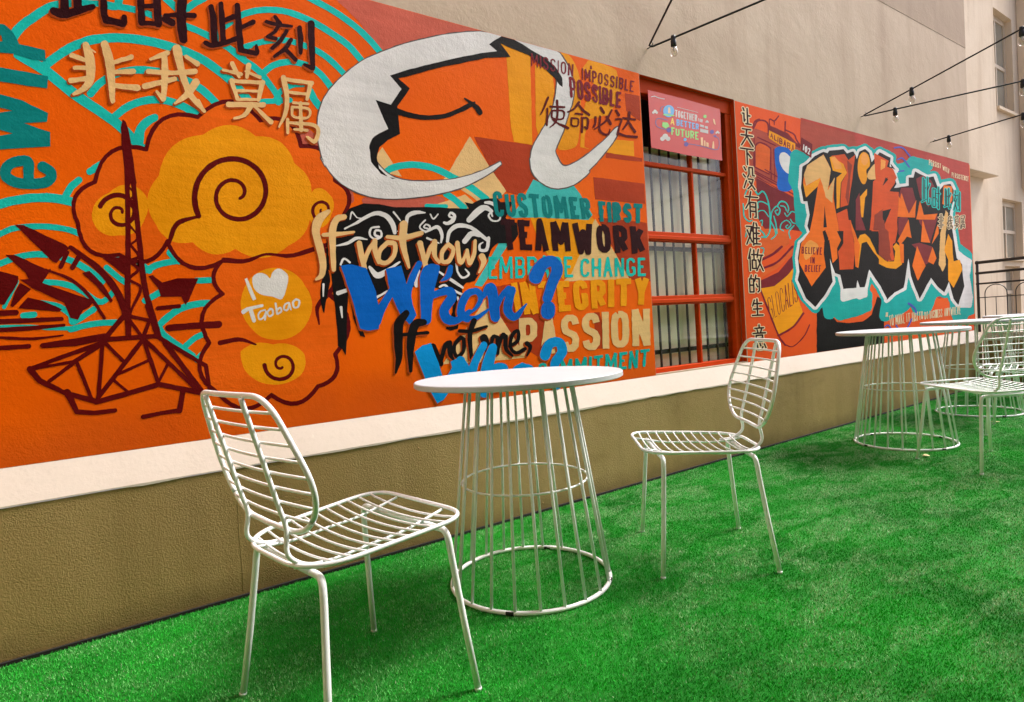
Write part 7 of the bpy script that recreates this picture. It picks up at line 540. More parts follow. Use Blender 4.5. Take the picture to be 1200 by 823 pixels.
ART_RIGHT = [
    ('background', None, 'salmonred',
     '9501 4706 -127 0 -100 0 -314 0 -82 0 3 0 -6 0 6 0 -6 0 3 0 -11 0 -11 0 7 0 -8 0 3 0 -7 0 5 0 -5 0 4 0 -8 0 1 0 -9 0 5 0 -4 0 7 -14 -5 -22 4 -16 -12 -25 1 -19 -12 -25 4 -18 -7 -24 3 -16 -9 -23 2 -18 -9 -24 5 -19 -5 -21 6 -16 -6 -24 3 -17 -12 -24 2 -19 -8 -22 6 -18 -4 -21 7 -18 -6 -22 4 -18 -7 -22 4 -19 -5 -21 5 -19 -6 -21 2 -19 -11 -22 1 -19 -9 -22 5 -20 -4 -22 6 -18 -7 -20 3 -18 -11 -25 2 -18 -8 -22 5 -18 -7 -22 3 -19 -10 -24 2 -18 -6 -22 6 -16 -4 -22 7 -20 -6 -19 2 -19 -12 -24 1 -19 -8 -22 5 -18 -3 -22 43 -9 30 -13 38 -8 31 -12 43 -9 27 -12 46 -10 31 -13 40 -8 29 -13 43 -10 30 -13 37 -9 32 -14 45 -11 28 -13 41 -10 30 -13 44 -11 31 -13 43 -10 37 -15 41 -8 34 -14 48 -11 29 -12 49 -11 33 -14 43 -9 34 -15 48 -11 32 -14 47 -11 31 -14 49 -12 31 -14 47 -11 34 -14 50 -11 37 -16 48 -10 37 -14 52 -11 34 -14 55 -11 37 -16 52 -11 33 -14 52 -11 35 -16 52 -12 37 -16 54 -13 35 -15 50 -12 34 -15 56 -13 37 -16 52 -12 39 -16 58 -13 39 -16 54 -11 40 -17 56 -12 41 -17 52 -12 36 -20 49 -14 31 -17 52 -16 32 -18 48 -15 32 -17 54 -17 32 -18 49 -14 38 -20 52 -16 33 -17 53 -15 42 -21 48 -13 41 -20 55 -16 36 -18 55 -16 36 -18 56 -16 36 -18 54 -16 43 -22 54 -16 36 -19 58 -18 35 -18 59 -18 36 -20 56 -16 44 -22 57 -17 39 -20 58 -17 40 -20 60 -17 41 -20 64 -18 44 -21 64 -18 38 -19 70 -21 27 -13 108 -1 241 7 224 -4 298 11 203 -5 210 1 525 15 0 -5 0 7 0 37 0 28 0 28 0 32 0 31 0 28 0 29 0 31 0 29 0 31 0 32 0 28 0 28 0 35 0 25 0 34 0 29 0 34 0 26 0 34 0 25 0 32 0 28 0 35 0 28 0 32 0 28 0 35 0 25 0 32 0 31 0 32 0 25 0 35 0 28 0 28 0 28 0 32 0 28 0 36 0 28 0 31 0 28 0 32 0 25 0 35 0 28 0 32 0 25 0 35 0 28 0 32 0 31 0 33 0 28 0 32 0 27 0 32 0 25 0 32 0 31 0 29 0 28 0 35 0 28 0 33 0 31 0 33 0 25 0 32 0 27 0 32 0 28 0 36 0 28 0 36 0 25 0 35 0 24 0 33 0 28 0 35 0 25 0 32 0 26 0 32 0 28 0 33 0 28 0 36 0 28 0 30 -298 0 -316 0 -161 0 -282 0 -140 0 -188 0 -123 0 -223 0 -158 0 -279 0 -258 0 -142 0 -207 0 -417 0 -188 0 -145 0 -166 0 -247 0 -132 0 -192 0 -347 0 -162 0 -129 0 -217 0 -148 0 -104 0 -175 0'),
    ('background', None, 'brick',
     '8861 4681 -2 -28 -14 -37 -4 -76 -10 -38 -2 -75 -12 -38 -8 -53 1 -27 -15 -68 0 16 -17 4 -110 10 -95 14 -107 9 -63 8 -87 18 -121 16 -36 2 -87 13 -125 12 -39 0 -148 16 -134 6 -80 -103 -24 -36 -7 -33 -4 -49 5 -24 -6 -73 4 -22 0 -43 -7 -33 1 -68 -7 -31 3 -67 -4 -28 -3 -47 4 -22 -6 -38 119 -5 186 -2 176 -7 199 0 189 -6 100 0 180 76 106 54 -3 31 14 81 -2 31 14 81 -4 27 3 49 9 34 2 76 10 29 5 -15 -5 -30 3 -1 44 6 138 8 97 10 269 33 355 28 400 46 385 32 195 24 -12 24 -33 37 -24 18 -30 36 -12 24 -55 54 -37 61 -51 48 -146 5 -233 -3 -209 8 -226 -4 -81 1 -114 7 -160 2 -45 -2 -37 2 -125 -2 -149 4'),
    ('background', None, 'wine2',
     '7982 4479 -3 -54 9 -47 124 -23 231 -38 58 -12 240 -36 152 -29 1 46 -58 21 -52 12 -210 109 -153 13 -143 20/8842 4413 -17 -100 -1 -52 -7 -41 162 -46 112 -41 19 89 18 43 4 45 11 38 -122 29/7635 3701 -7 -46 1 -50 -5 -44 2 -66 -4 -92 9 -140 -6 -53 6 -73 144 -127 243 15 143 3 120 -3 119 1 284 -14 70 -1 16 35 23 33 49 104 -52 122 -33 61 -34 87 -210 51 -147 30 -146 37 -228 46 -147 39/8457 2653 -126 -71 -71 -50 -204 -129 -83 -20 -201 -55 -189 -46 -8 -18 -7 -39 -26 -64 196 24 165 13 36 5 130 52 132 64 92 35 43 29 67 57 74 51 26 23 -22 87'),
    ('background', None, 'orange',
     '7758 4195 -101 -60 -2 -92 -13 -64 2 -19 -12 -103 297 -60 42 78 7 41 2 60 8 25 12 101 7 25 -31 26 -25 15 -95 16/7754 3013 -26 -48 -22 -66 -38 -72 -5 -20 23 -54 30 -49 17 -33 5 -20 11 -17 361 52 109 58 172 84 -45 147 -116 13 -43 8 -51 3 -220 5/8470 2767 -499 -230 -137 -70 -151 -62 -60 -28 -5 -33 5 -23 285 98 155 49 34 17 195 114 110 56 60 34 7 27'),
    ('background', None, 'amber',
     '7993 4406 -9 -77 3 -34 131 -37 109 -23 113 -30 113 -25 124 -35 57 -12 10 37 9 78 9 28 0 23 -145 21 -106 22 -94 13 -100 18/8460 2468 -147 -93 -42 -22 -162 -74 -170 -72 -204 -18 -117 -8 -28 -4 108 -185 62 -119 57 -96 37 -54 20 -44 33 -52 18 -43 52 -87 248 82 150 45 64 41 165 92 54 36 -19 30 -17 43 -32 50 -18 45 -36 53 -69 123 6 169 -8 40 1 81'),
    ('tram_drawing', 'old tram drawn in maroon lines with yellow sign', 'wine',
     '8259 4652 -11 -6 -80 -64 -27 -16 -15 -2 -21 2 -38 10 -21 2 -28 -9 -13 -17 -5 -67 -12 20 -13 9 -37 16 -21 3 -54 1 -73 -7 -1 8 -15 2 -24 -6 -66 -26 -39 -26 -24 -29 -23 -59 1 -6 7 -3 0 -10 13 -2 15 6 28 28 44 58 19 16 22 12 24 10 55 10 76 3 42 -13 17 -20 8 -52 -12 -99 8 -5 14 2 9 7 19 120 18 1 10 9 -7 63 1 16 7 16 5 2 86 -16 0 -46 4 -3 11 2 5 5 8 50 36 19 39 35 42 33 2 11|7688 4481 -32 -37 8 18/8422 4595 -9 -4 -7 -7 -20 -181 15 -1 12 7 8 46 158 -19 48 -13 19 -8 9 -10 21 -40 51 -50 52 -40 12 -1 12 2 12 9 0 9 -97 74 -10 11 -18 37 -16 15 -55 20 -193 27 19 111 -8 7/8057 4371 -39 -62 16 -1 8 14 14 -2 9 -3 9 -26 15 4 2 3 -23 73|8057 4350 3 -19 -12 2/8130 4356 -7 -3 -14 -66 4 -4 56 -11 15 12 -48 12 4 59 0 2/7708 4278 -10 -8 3 -7 52 -10 363 -52 18 -1 13 5 0 8 -29 7 -360 54 -40 5/8207 4341 -11 -57 0 -24 22 4 2 8 6 70/8249 4333 -12 -83 55 -8 23 6 8 9 3 18 -10 9 9 8 2 20 -14 13 -38 7 -4 5|8270 4315 25 -2 7 -8 -2 -11 -7 0 -25 7|8267 4282 21 -3 11 -11 -2 -10 -33 8/7622 4251 -7 -7 -11 -83 -15 -178 -12 -71 -2 -72 -8 -86 -11 -87 16 -4 10 3 5 6 9 117 538 -116 15 1 7 8 -6 5 -146 32 9 72 56 -14 1 -61 7 -5 11 2 6 6 6 49 49 -12 15 5 5 7 -8 9 -38 8 -25 8 -4 62 12 308 -14 1 -8 -7 1 -54 -8 -89 2 -164 -6 -51 -6 -2 -57 14 -2 54 18 186 4 118 -15 1 -89 28 -54 12 -78 8 -48 -5 -52 -17 -23 -11 -38 -36 7 98 -4 5|7746 4192 33 5 54 -5 61 -10 54 -14 44 -13 5 -4 5 -23 0 -26 -37 -249 7 -7 15 3 1 -2 -4 -26 -3 -2 -35 6 -91 24 -11 -3 -6 -6 8 -7 135 -35 -2 -76 -384 85 5 34 342 -64 14 2 8 8 -7 8 -136 23 -199 40 8 48 -3 71 6 71 4 37 8 25 18 31 30 31 20 12/8387 4318 -8 -5 -39 -85 20 1 13 18 16 -3 11 -32 17 5 -13 99 -6 3/8451 4298 -12 -95 19 1 40 -8 22 11 4 23 -10 11 10 9 4 24 -13 14 -38 6 -3 6|8471 4281 30 -5 7 -9 -5 -17 -36 6|8464 4243 29 -5 12 -13 -6 -17 -37 6/8592 4279 -47 -98 17 -3 12 27 27 -1 3 -41 16 1 -10 70 -1 43 -5 4|8592 4246 5 -35 -18 7/7634 3774 -13 -6 0 -8 35 -11 689 -161 354 -87 23 -3 16 5 3 6 -5 4 -31 10 -355 80 -689 167/7650 3725 -8 -7 7 -6 261 -61 270 -71 511 -128 53 -12 15 3 3 4 -5 6 -64 16 -782 191 -204 54 -50 12/8165 2787 -153 -72 -41 -23 -62 -24 -136 -44 -98 -24 -49 -16 -12 -10 3 -11 10 -5 13 -2 28 4 198 55 61 19 73 28 71 31 128 70 6 11 -5 8 -17 5/8458 2795 -19 -3 -24 -12 -74 -44 -44 -31 -104 -58 -46 -30 -61 -31 -67 -28 -80 -26 -195 -45 -94 -17 -49 -11 -13 -9 2 -12 19 -7 24 2 168 36 99 17 69 19 77 29 67 29 138 72 109 68 118 64 9 10 -2 10 -10 6/8485 2329 -32 -11 -18 -45 -1 -67 10 -46 54 -36 16 -45 -5 -65 -15 -39 -14 -5 -12 10 -9 54 -11 3 -7 -4 8 -57 27 -17 34 11 18 44 0 65 -11 46 -25 21 -29 18 -10 44 5 62 17 42 13 7 12 -9 9 -57 11 -2 10 6 -10 57 -24 15/8392 2294 -10 -7 12 -180 0 -84 4 -85 11 -4 9 5 -7 223 -7 73 0 52 -5 6/8287 2251 -6 -4 -1 -33 18 -182 0 -95 4 -34 10 -4 61 18 7 7 -5 6 -8 1 -38 -12 -3 2 -19 187 -2 112 -5 29/8211 2221 -9 -6 1 -156 -7 -78 6 -114 7 -4 8 4 6 116 21 5 6 -40 19 -56 8 -5 8 4 -10 71 -31 130 -20 125 -5 4|8223 2112 14 -54 6 -52 -22 -8 -4 58/7585 2189 -12 -9 3 -13 33 -53 108 -206 71 -106 20 -50 149 -239 -6 -12 4 -8 22 -8 41 -51 44 -39 34 -23 34 -29 15 -2 15 5 93 -29 52 -6 42 4 46 9 67 24 96 40 61 30 80 52 32 28 87 93 17 21 -9 9 -12 0 -8 -3 -58 -65 -73 -71 -37 -26 -135 -73 -63 -28 -98 -28 -37 -3 -30 4 -115 35 -106 84 -36 44 108 29 112 24 147 51 59 26 93 57 99 73 53 32 4 6 -2 9 -11 6 -15 4 -16 0 -11 -4 -58 -46 -144 -100 -91 -47 -70 -24 -280 -67 -50 73 -79 143 17 46 -20 109 -5 4 -7 0 -32 -14 9 -7 18 5 18 -60 8 -37 -17 -33 -57 100 -26 163 9 28 13 5 3 -1 12 -9 18 -50 7 -4 7 1 3 4 -20 55 -19 11 -10 2 -28 -10 -9 -20 -6 -13 13 -97 -102 171 -51 97 -12 7/8105 2180 -25 -11 -12 -34 -1 -98 32 -178 23 -22 7 -2 27 7 16 28 1 64 -9 5 -9 -4 -1 -62 -12 -24 -12 -5 -14 16 -20 93 -16 127 -1 53 16 30 13 6 15 -9 14 -55 8 -3 5 5 -13 57 -24 15/7997 2133 -28 -11 -17 -32 1 -16 26 -185 20 -70 19 -21 7 -2 26 11 12 33 -1 75 -18 129 -21 69|7990 2126 6 1 17 -18 26 -136 14 -131 -14 -30 -10 -3 -17 14 -12 35 -28 159 -3 73 10 30/7854 2079 -4 -3 16 -102 16 -62 13 -84 19 -66 4 -2 33 10 22 10 -3 4 -7 0 -41 -17 -3 3 -11 83 -43 223 -4 4'),
    ('round_mark', 'blue painted round mark', 'blue',
     '8242 4208 -30 -6 -66 -24 -30 -21 -7 -13 -4 -91 3 -94 7 -45 30 -76 13 -53 -4 -39 -22 -62 -3 -45 22 -43 15 -10 21 -7 61 -8 51 -2 48 1 41 6 61 14 51 24 51 37 39 39 17 37 2 68 34 62 11 45 7 90 -8 47 -27 55 -41 46 -37 29 -45 23 -49 16 -58 7 -70 1'),
    ('round_mark', None, 'white',
     '8309 4131 -34 -12 -21 -14 -21 -23 -11 -25 -2 -51 14 -35 22 -33 39 -40 34 -23 46 -23 59 -13 53 2 26 6 26 11 34 27 13 19 6 21 -1 46 -14 36 -23 34 -35 35 -32 22 -54 26 -58 13 -29 0'),
    ('wave_pattern', 'turquoise cloud and wave curls', 'turq',
     '7449 3542 -50 -12 -17 -10 -20 -22 -35 -54 0 -6 6 -4 13 0 10 4 43 65 13 13 9 4 33 6 14 6 2 6 -5 5/7580 3533 -10 -7 2 -9 44 -38 16 -7 20 -3 10 0 20 7 69 42 17 1 15 -6 29 -19 17 -18 35 -64 14 -45 -3 -2 -14 3 -37 11 -64 13 -54 2 -48 -10 -17 -7 -12 -8 -8 -13 -2 -27 7 -42 6 -3 10 1 13 7 -8 54 7 16 13 8 13 3 52 5 57 -9 94 -26 13 -53 6 -160 -14 -111 -15 -40 -26 -33 -36 -29 -25 -15 -9 27 -14 18 -48 29 -60 31 -9 2 -14 -3 -6 -6 3 -6 99 -57 15 -17 3 -20 -59 4 -14 -6 -1 -8 10 -6 85 -5 27 3 15 5 28 17 40 35 33 47 14 33 14 72 23 -22 44 -63 19 -56 -3 -14 -20 -19 -23 -12 -46 -18 -24 -13 -3 -6 3 -4 14 -2 88 37 29 18 16 16 4 23 -20 50 -39 60 -62 65 0 12 7 7 22 85 24 34 36 31 49 29 14 6 18 -2 36 -19 14 -19 -8 -25 -23 -30 -13 -10 -4 1 -34 21 -11 15 9 6 48 13 5 9 -7 7 -15 -1 -51 -17 -14 -8 -4 -11 14 -21 43 -32 26 -1 22 9 17 12 17 19 16 31 2 17 -7 14 -13 11 -42 26 48 43 29 14 41 6 58 -3 26 -10 30 -23 18 -28 4 -20 -28 -53 8 -10 15 0 9 6 20 34 8 25 -7 26 -20 28 -29 27 -20 10 -57 12 -55 0 -22 -4 -36 -13 -17 -10 -55 -55 -18 -2 -22 -7 -47 -31 -44 -37 -31 -42 -10 88 -24 90 -39 71 -22 24 -36 26 -47 10 -24 -5 -71 -44 -7 -1 -12 5 -26 24 -18 11 -11 3/7289 3335 -8 -9 3 -49 -2 -87 7 -34 14 -18 37 -29 57 -22 23 -2 19 2 52 21 4 9 -7 4 -9 1 -18 -5 -30 -12 -16 -1 -51 19 -31 26 -12 17 -9 43 0 121 -10 6/8190 3365 -9 -8 8 -8 51 -1 50 -5 15 -13 26 -41 9 -4 12 3 3 6 -24 44 -21 17 -40 9/7715 3268 -51 -7 -28 -11 -22 -13 -8 -13 -2 -15 17 -72 12 0 6 5 -8 52 3 30 7 8 11 5 45 15 51 5 24 -3 40 -21 61 -54 6 -2 11 2 4 4 0 6 -23 16 -29 29 -38 26 -24 8 -37 2/8483 3300 -30 -8 -12 -7 -60 -46 -27 -16 -8 0 -12 6 -32 37 -7 1 -12 -3 -4 -9 40 -39 15 -7 22 -2 25 11 93 63 12 3 19 0 49 -9 45 -21 12 -11 8 -15 2 -41 -5 -22 -16 -28 -18 -7 -19 -2 -56 6 -22 10 -42 38 -17 1 -7 -9 40 -39 17 -10 55 -13 50 0 23 4 24 14 15 35 6 46 -10 41 -17 14 -49 25 -59 11/8005 3205 -8 -8 41 -101 17 -88 4 -50 9 -7 10 0 10 4 2 6 -23 155 -41 86 -7 5/7707 3132 -49 -19 -6 -6 3 -3 9 -1 52 18 -2 -15 -21 -54 3 -5 10 -2 10 2 5 5 18 68 -6 11 -12 3/8330 3164 -56 -12 -69 -32 -32 -24 -21 -29 -7 -29 3 -12 8 -10 14 -7 68 -17 14 4 1 8 -19 8 -46 10 -10 6 -5 12 7 24 16 25 15 15 27 16 57 22 22 5 19 1 37 -7 47 -31 6 -10 -14 -18 -63 -38 -11 1 -10 5 -12 16 51 19 5 4 -3 6 -15 2 -39 -14 -19 -11 -5 -9 8 -14 16 -12 22 -7 22 0 23 9 54 33 16 17 4 15 -8 12 -37 27 -48 17 -22 4/8519 3098 -91 -50 -46 -35 -17 -19 -5 -16 1 -19 30 -67 11 -5 15 3 7 7 -30 67 3 27 14 15 123 80 0 10/7405 2991 -43 -6 -16 -6 -11 -10 -15 -24 -22 -62 1 -6 5 -3 13 0 8 6 26 62 13 22 10 6 39 4 10 6 -2 10/7440 2824 -14 -3 -42 -16 -4 -4 2 -6 12 -3 44 14 13 1 52 -32 8 -2 11 3 5 4 -1 5 -41 30 -26 8/7657 2752 -13 -7 3 -9 63 -8 5 -7 -2 -10 -12 -24 -22 -22 -20 -10 -35 -9 -15 -8 -1 -7 11 -6 59 17 21 10 20 20 21 38 2 22 -11 10 -20 6'),
    ('background', 'plain black painted block', 'black',
     '9355 2056 -303 -149 -9 -43 4 -30 -6 -52 -11 -37 4 -28 -3 -54 -7 -30 2 -31 -21 -88 5 -81 -8 -32 3 -28 -8 -54 -9 -34 4 -31 -2 -50 -11 -20 1 0 28 0 162 0 253 0 392 0 396 0 437 0 59 0 66 0 60 0 294 0 42 0 6 0 21 0 8 0 -8 15 18 96 -6 32 8 37 0 59 -7 33 12 96 -11 32 -1 57 6 34 -7 30 0 91 -12 30 -7 55 9 51 -136 49 -46 12 -46 -53 -31 -55 -67 -68 -91 -127 -140 -50 -158 -46 -63 -4 -197 -1 -71 -3 -56 1 -74 -3 -101 6 -49 7 -244 23 -24 19 -76 48 -71 55 -13 18 -17 45 -1 31 -13 45 -14 27 -16 74'),
    ('graffiti_lettering', 'teal, white and black outlined graffiti word Alibaba', 'tealb',
     '10773 4559 -35 -15 -45 -11 -41 -18 -44 -8 -45 -17 -34 -6 -20 -7 -80 -1 -39 -10 -43 -4 -43 -13 -47 -6 -36 7 -49 17 -37 -1 -40 5 -42 -7 -40 -1 -42 -10 -40 -4 -41 -12 -40 -2 -41 -9 -39 -1 -41 -12 -39 -5 -40 -12 -44 -3 -35 -11 -34 -6 -27 -15 -55 -2 -39 -12 -34 -5 -39 -16 -38 -8 -35 -19 -38 -13 -39 -21 -37 -8 -34 -15 -33 -9 -43 -32 -33 -16 -43 -29 -30 21 -38 6 -35 12 -39 2 -34 9 -35 1 -34 9 -65 -2 -15 -3 -59 -23 -66 -51 -8 -18 -19 -99 -29 -83 -14 -77 -25 -99 -2 -25 13 -26 19 -21 35 -28 33 -53 20 -21 8 -104 -5 -93 19 -97 -2 -113 9 -64 17 -24 43 -27 39 -40 66 -34 -33 -29 -33 -18 -36 -28 -37 -13 -32 -18 -31 -13 -21 -25 -79 -231 10 -85 -1 -114 -20 -65 -22 -48 -3 -18 6 -22 28 -32 36 -59 35 -40 36 -69 35 -34 31 -41 74 -48 34 -16 37 -32 37 -19 34 -29 34 -14 42 -29 32 -7 39 -13 73 -1 69 28 40 36 35 13 17 11 11 -27 22 -104 16 -25 20 -15 70 -22 38 0 43 -6 35 4 39 1 59 28 24 -23 68 -29 78 -15 18 -1 32 5 41 2 41 10 37 -1 41 6 46 -2 37 8 42 1 43 10 42 -2 43 5 42 -3 41 9 41 1 44 12 43 0 44 8 39 2 46 15 44 6 41 13 50 2 40 9 41 3 15 6 34 27 21 28 -1 87 23 84 5 43 -15 32 -73 44 35 71 44 41 47 -30 47 -42 51 -26 44 -60 43 -35 47 -57 41 -30 3 -22 -7 -42 -52 -91 -46 -126 5 -20 15 -20 32 -30 25 -14 42 -5 51 -14 43 1 53 -5 49 12 44 6 56 20 44 4 45 11 55 1 45 10 51 4 51 15 51 4 46 10 52 2 53 16 52 8 48 20 65 9 43 19 48 14 50 33 25 9 42 -57 45 -48 35 -30 31 -15 106 -26 49 1 55 -6 50 5 61 -6 51 3 68 -10 44 4 57 -1 119 36 57 48 54 27 108 97 52 72 29 25 57 32 47 8 61 2 34 8 92 -29 54 -4 68 -13 104 3 28 4 27 -16 55 -61 42 -32 -9 -114 17 -115 64 -47 64 -74 54 -33 67 -56 28 -12 122 -32 125 -3 69 13 61 4 134 53 76 69 73 43 56 13 70 2 72 12 71 4 65 16 2 8 0 12 0 38 0 29 0 67 0 116 0 70 0 190 0 157 0 89 0 34 0 75 0 124 0 128 0 40 0 23 0 56 -56 25 -74 42 -69 15 -67 25 -68 9 -74 26 -67 13 -72 29 -67 9 -44 101 -41 160 -58 123 -31 138 -36 93 48 81 74 60 58 73 56 55 13 194 -16 63 -76 48 -80 88 -112 38 -72 0 -64 6 -65 -10 -64 -3 -64 -17 -64 -7 -57 -15 -69 -4 -84 -18 -48 71 -83 49 -32 13 -132 9 -54 -7 -59 -2 -60 -15 -45 -4 40 26 48 20 21 13 26 36 9 36 -13 34 -29 25 -115 22 -65 -7 -64 2 -52 -6 -56 6 -63 -3 -56 6 -56 -7 -56 3 -56 -6 -54 7 -55 -2 -48 6 -24 -2 -98 -18 -56 -25 -42 -14 -21 -12 -37 -37 -53 -9 -55 -24 -47 -11 -54 -22 -58 -7 -47 -15 -52 -7 -35 -11 -22 7 -54 32 32 67 -2 22 -11 19 -23 15 -87 20 -55 2 -53 14 -49 1 -48 10 -48 -2 -53 10 -48 1 -57 14 -84 2 -101 -26 -44 -23 -42 -17 -27 -16 -69 25 -50 5 -44 16 -45 7 -43 13 -85 -2'),
    ('graffiti_lettering', None, 'white',
     '10033 4428 -141 -31 -134 -19 -158 -27 -27 -10 -36 -25 -59 0 -39 -6 -200 -64 -124 -47 -68 -48 -22 -21 -38 -22 -28 -22 -84 -43 -92 -32 -30 -21 -10 -10 1 -19 -10 -20 1 -21 -9 -20 2 -18 -8 -18 2 -21 -9 -19 2 -17 -11 -20 0 -21 -12 -17 1 -19 -10 -20 2 -19 -7 -23 6 -33 12 -18 1 -21 10 -18 -3 -19 9 -20 -3 -17 11 -21 -2 -19 13 -18 0 -19 15 -10 30 -9 74 0 -1 -15 9 -21 -2 -19 9 -18 -1 -20 11 -18 0 -19 13 -25 -12 -33 -18 -20 -5 -19 -15 -20 -4 -19 -13 -20 -3 -19 -13 -22 14 -33 21 -21 6 -18 20 -27 -99 -51 -31 -22 -37 -16 -29 -18 -49 -20 -34 -33 -2 -23 -12 -19 -3 -19 -16 -19 -5 -19 -15 -17 -3 -19 -13 -19 0 -19 -9 -19 0 -19 -9 -16 7 -21 -3 -19 7 -19 -5 -19 7 -18 -4 -21 9 -19 -3 -19 10 -19 -2 -31 -16 -25 -2 -17 -13 -19 -3 -18 -13 -25 5 -32 22 -21 9 -19 20 -19 8 -21 18 -21 6 -19 19 -19 10 -22 21 -19 9 -19 23 -22 7 -17 20 -21 10 -22 37 -20 29 -22 46 -23 33 -22 46 -21 36 -25 36 -16 24 -7 24 -2 33 3 29 7 40 25 35 16 21 19 34 16 22 17 51 21 24 17 35 17 22 19 34 17 19 19 30 18 15 19 25 18 13 19 27 20 16 20 87 57 35 40 -8 20 0 21 -11 20 -3 30 89 -21 8 -14 1 -20 15 -23 2 -18 16 -21 4 -22 16 -21 2 -20 14 -25 -6 -18 3 -21 -12 -20 4 -18 -9 -23 6 -20 -8 -20 6 -19 -1 -20 18 -13 39 -14 36 -2 166 17 99 14 156 15 79 -22 34 -2 33 2 89 17 100 11 32 12 22 33 -6 26 10 19 -2 24 14 22 -2 21 21 19 6 21 19 22 2 21 15 19 2 22 20 24 5 19 22 18 30 -18 20 -25 33 -21 19 -22 38 -25 22 -22 45 -25 26 -22 43 -25 16 -25 32 -25 11 -22 29 -22 12 -23 33 -23 16 -22 21 -15 5 -13 -6 -19 8 -11 49 -26 26 -6 27 0 32 5 86 24 40 19 58 19 37 22 115 42 84 14 83 24 117 18 127 32 10 7 23 39 1 26 19 23 2 23 20 21 4 23 21 23 4 24 10 9 13 -12 7 -21 29 -26 4 -21 23 -24 7 -26 25 -24 11 -26 30 -24 12 -24 33 -24 15 -26 30 -25 8 -24 29 -27 7 -23 28 -25 10 -19 16 -10 24 -8 66 -8 69 5 30 8 27 18 44 18 30 26 37 21 18 24 37 23 18 22 45 23 25 24 42 21 22 24 39 24 22 24 53 34 22 -15 55 -26 38 -27 99 -51 78 -29 59 -32 79 -26 80 -35 88 -9 49 2 34 6 75 41 31 34 8 -32 30 -26 6 -26 31 -29 3 -26 22 -23 9 -26 68 -33 39 -30 69 -28 47 -30 44 -17 72 -14 199 -12 218 -6 199 -11 81 7 25 12 37 38 1 33 22 23 2 27 27 27 3 27 22 26 -19 28 0 30 -22 27 2 28 -18 27 4 27 -15 27 4 27 -18 27 0 30 -22 28 -1 27 -21 27 1 27 -17 27 7 26 -11 21 33 33 6 27 27 27 0 27 20 27 -2 27 20 27 0 27 22 24 5 28 25 30 -20 18 -51 23 -198 42 -199 49 -86 34 -112 30 -27 14 0 14 -17 23 4 26 -22 26 3 26 -22 29 6 23 -17 26 7 26 -15 28 4 26 -19 26 0 26 -24 28 -2 26 -21 25 2 26 -17 25 4 26 -16 25 3 26 -20 28 1 26 -22 25 2 23 -21 27 6 27 -15 25 18 46 39 34 9 27 27 27 5 26 27 28 6 23 34 29 15 26 41 32 0 23 15 27 -7 26 11 27 -11 25 7 26 -12 25 7 36 -26 41 -38 23 -19 27 -41 22 -33 32 -62 13 -64 1 -376 -53 -49 -13 -92 -42 -37 24 -11 24 -31 22 -6 25 -30 25 -8 27 -47 34 -20 7 -47 3 -53 -5 -265 -51 -85 7 -190 28 -124 25 -107 8 -42 -2 -68 -13 -48 -19 -35 -45 -3 -27 -21 -29 -139 -21 -54 -18 -28 -14 -18 -50 5 -21 -12 -26 5 -26 -82 -13 -174 -20 -21 25 -5 20 -25 23 -5 22 -20 21 -3 23 -18 21 -5 25 35 13 55 33 5 11 -12 29 -12 9 -62 19 -27 18 -52 19 -30 22 -30 12 17 35 1 22 14 24 -25 21 -31 13 -129 16 -109 22 -187 20 -48 -2 -48 -13 -60 -32 -95 -79 -37 -19 -11 14 -2 24 -29 39 -63 17 -56 22 -63 16 -29 3 -35 -6 -141 -42 -90 -35 -26 -14 -14 -25 -12 -8 -20 9 -21 19 -22 5 -33 1 -34 -4 -62 -13 -95 -29 -23 17 -72 33 -38 2'),
    ('graffiti_lettering', None, 'black',
     '10808 4473 -201 -64 -26 -29 -40 -63 -37 -46 -32 60 -72 54 -81 -18 -129 -38 -114 56 -142 -28 -306 -48 -52 -45 -126 5 -95 -31 -111 -44 -51 -16 -56 -33 -154 -100 -53 -20 -102 -46 -22 -76 -16 -113 -32 -127 50 -201 105 9 5 -1 47 -200 -79 -172 71 -106 -33 -21 -37 -17 -100 -56 -98 -47 -26 -18 -80 -222 23 -197 -18 -46 -40 -76 72 -91 131 -185 77 -44 42 -20 130 -77 58 32 99 63 105 60 63 44 107 91 119 94 -25 141 -28 222 75 -132 64 -99 157 -27 80 -226 128 6 199 2 48 4 47 0 22 71 28 51 4 0 61 -113 49 -3 122 3 51 71 96 173 38 49 52 -36 156 -125 58 -39 118 -88 51 -58 154 -148 -1 -37 113 53 135 48 58 27 142 27 228 54 57 92 160 383 28 50 6 -1 22 -83 41 -221 98 -144 85 -108 77 -83 76 -102 194 135 143 116 152 95 54 45 274 -166 64 -28 203 -74 53 -24 123 95 127 116 196 -347 135 -84 97 -48 40 38 52 69 157 151 109 120 -57 194 -15 118 -2 138 -193 94 -78 31 -265 897 33 54 62 69 114 156 35 198 -1 9 -150 110 -114 -16 -227 -38 -195 -110 -111 62 -158 176 -88 -11 -198 -38 -163 24 -179 16 -194 28 -77 -119 -49 -7 -150 -11 -9 -4 -11 -148 -119 -21 -158 -20 -150 -27 -164 -22 99 82 -90 141 -55 119 0 3 28 -2 71 -11 26 0 -168 86 -12 -4 29 -57 -71 10 57 158 -164 16 -153 23 -98 10 -51 -38 -127 -78 -124 -87 -67 150'),
    ('graffiti_lettering', None, 'gorange',
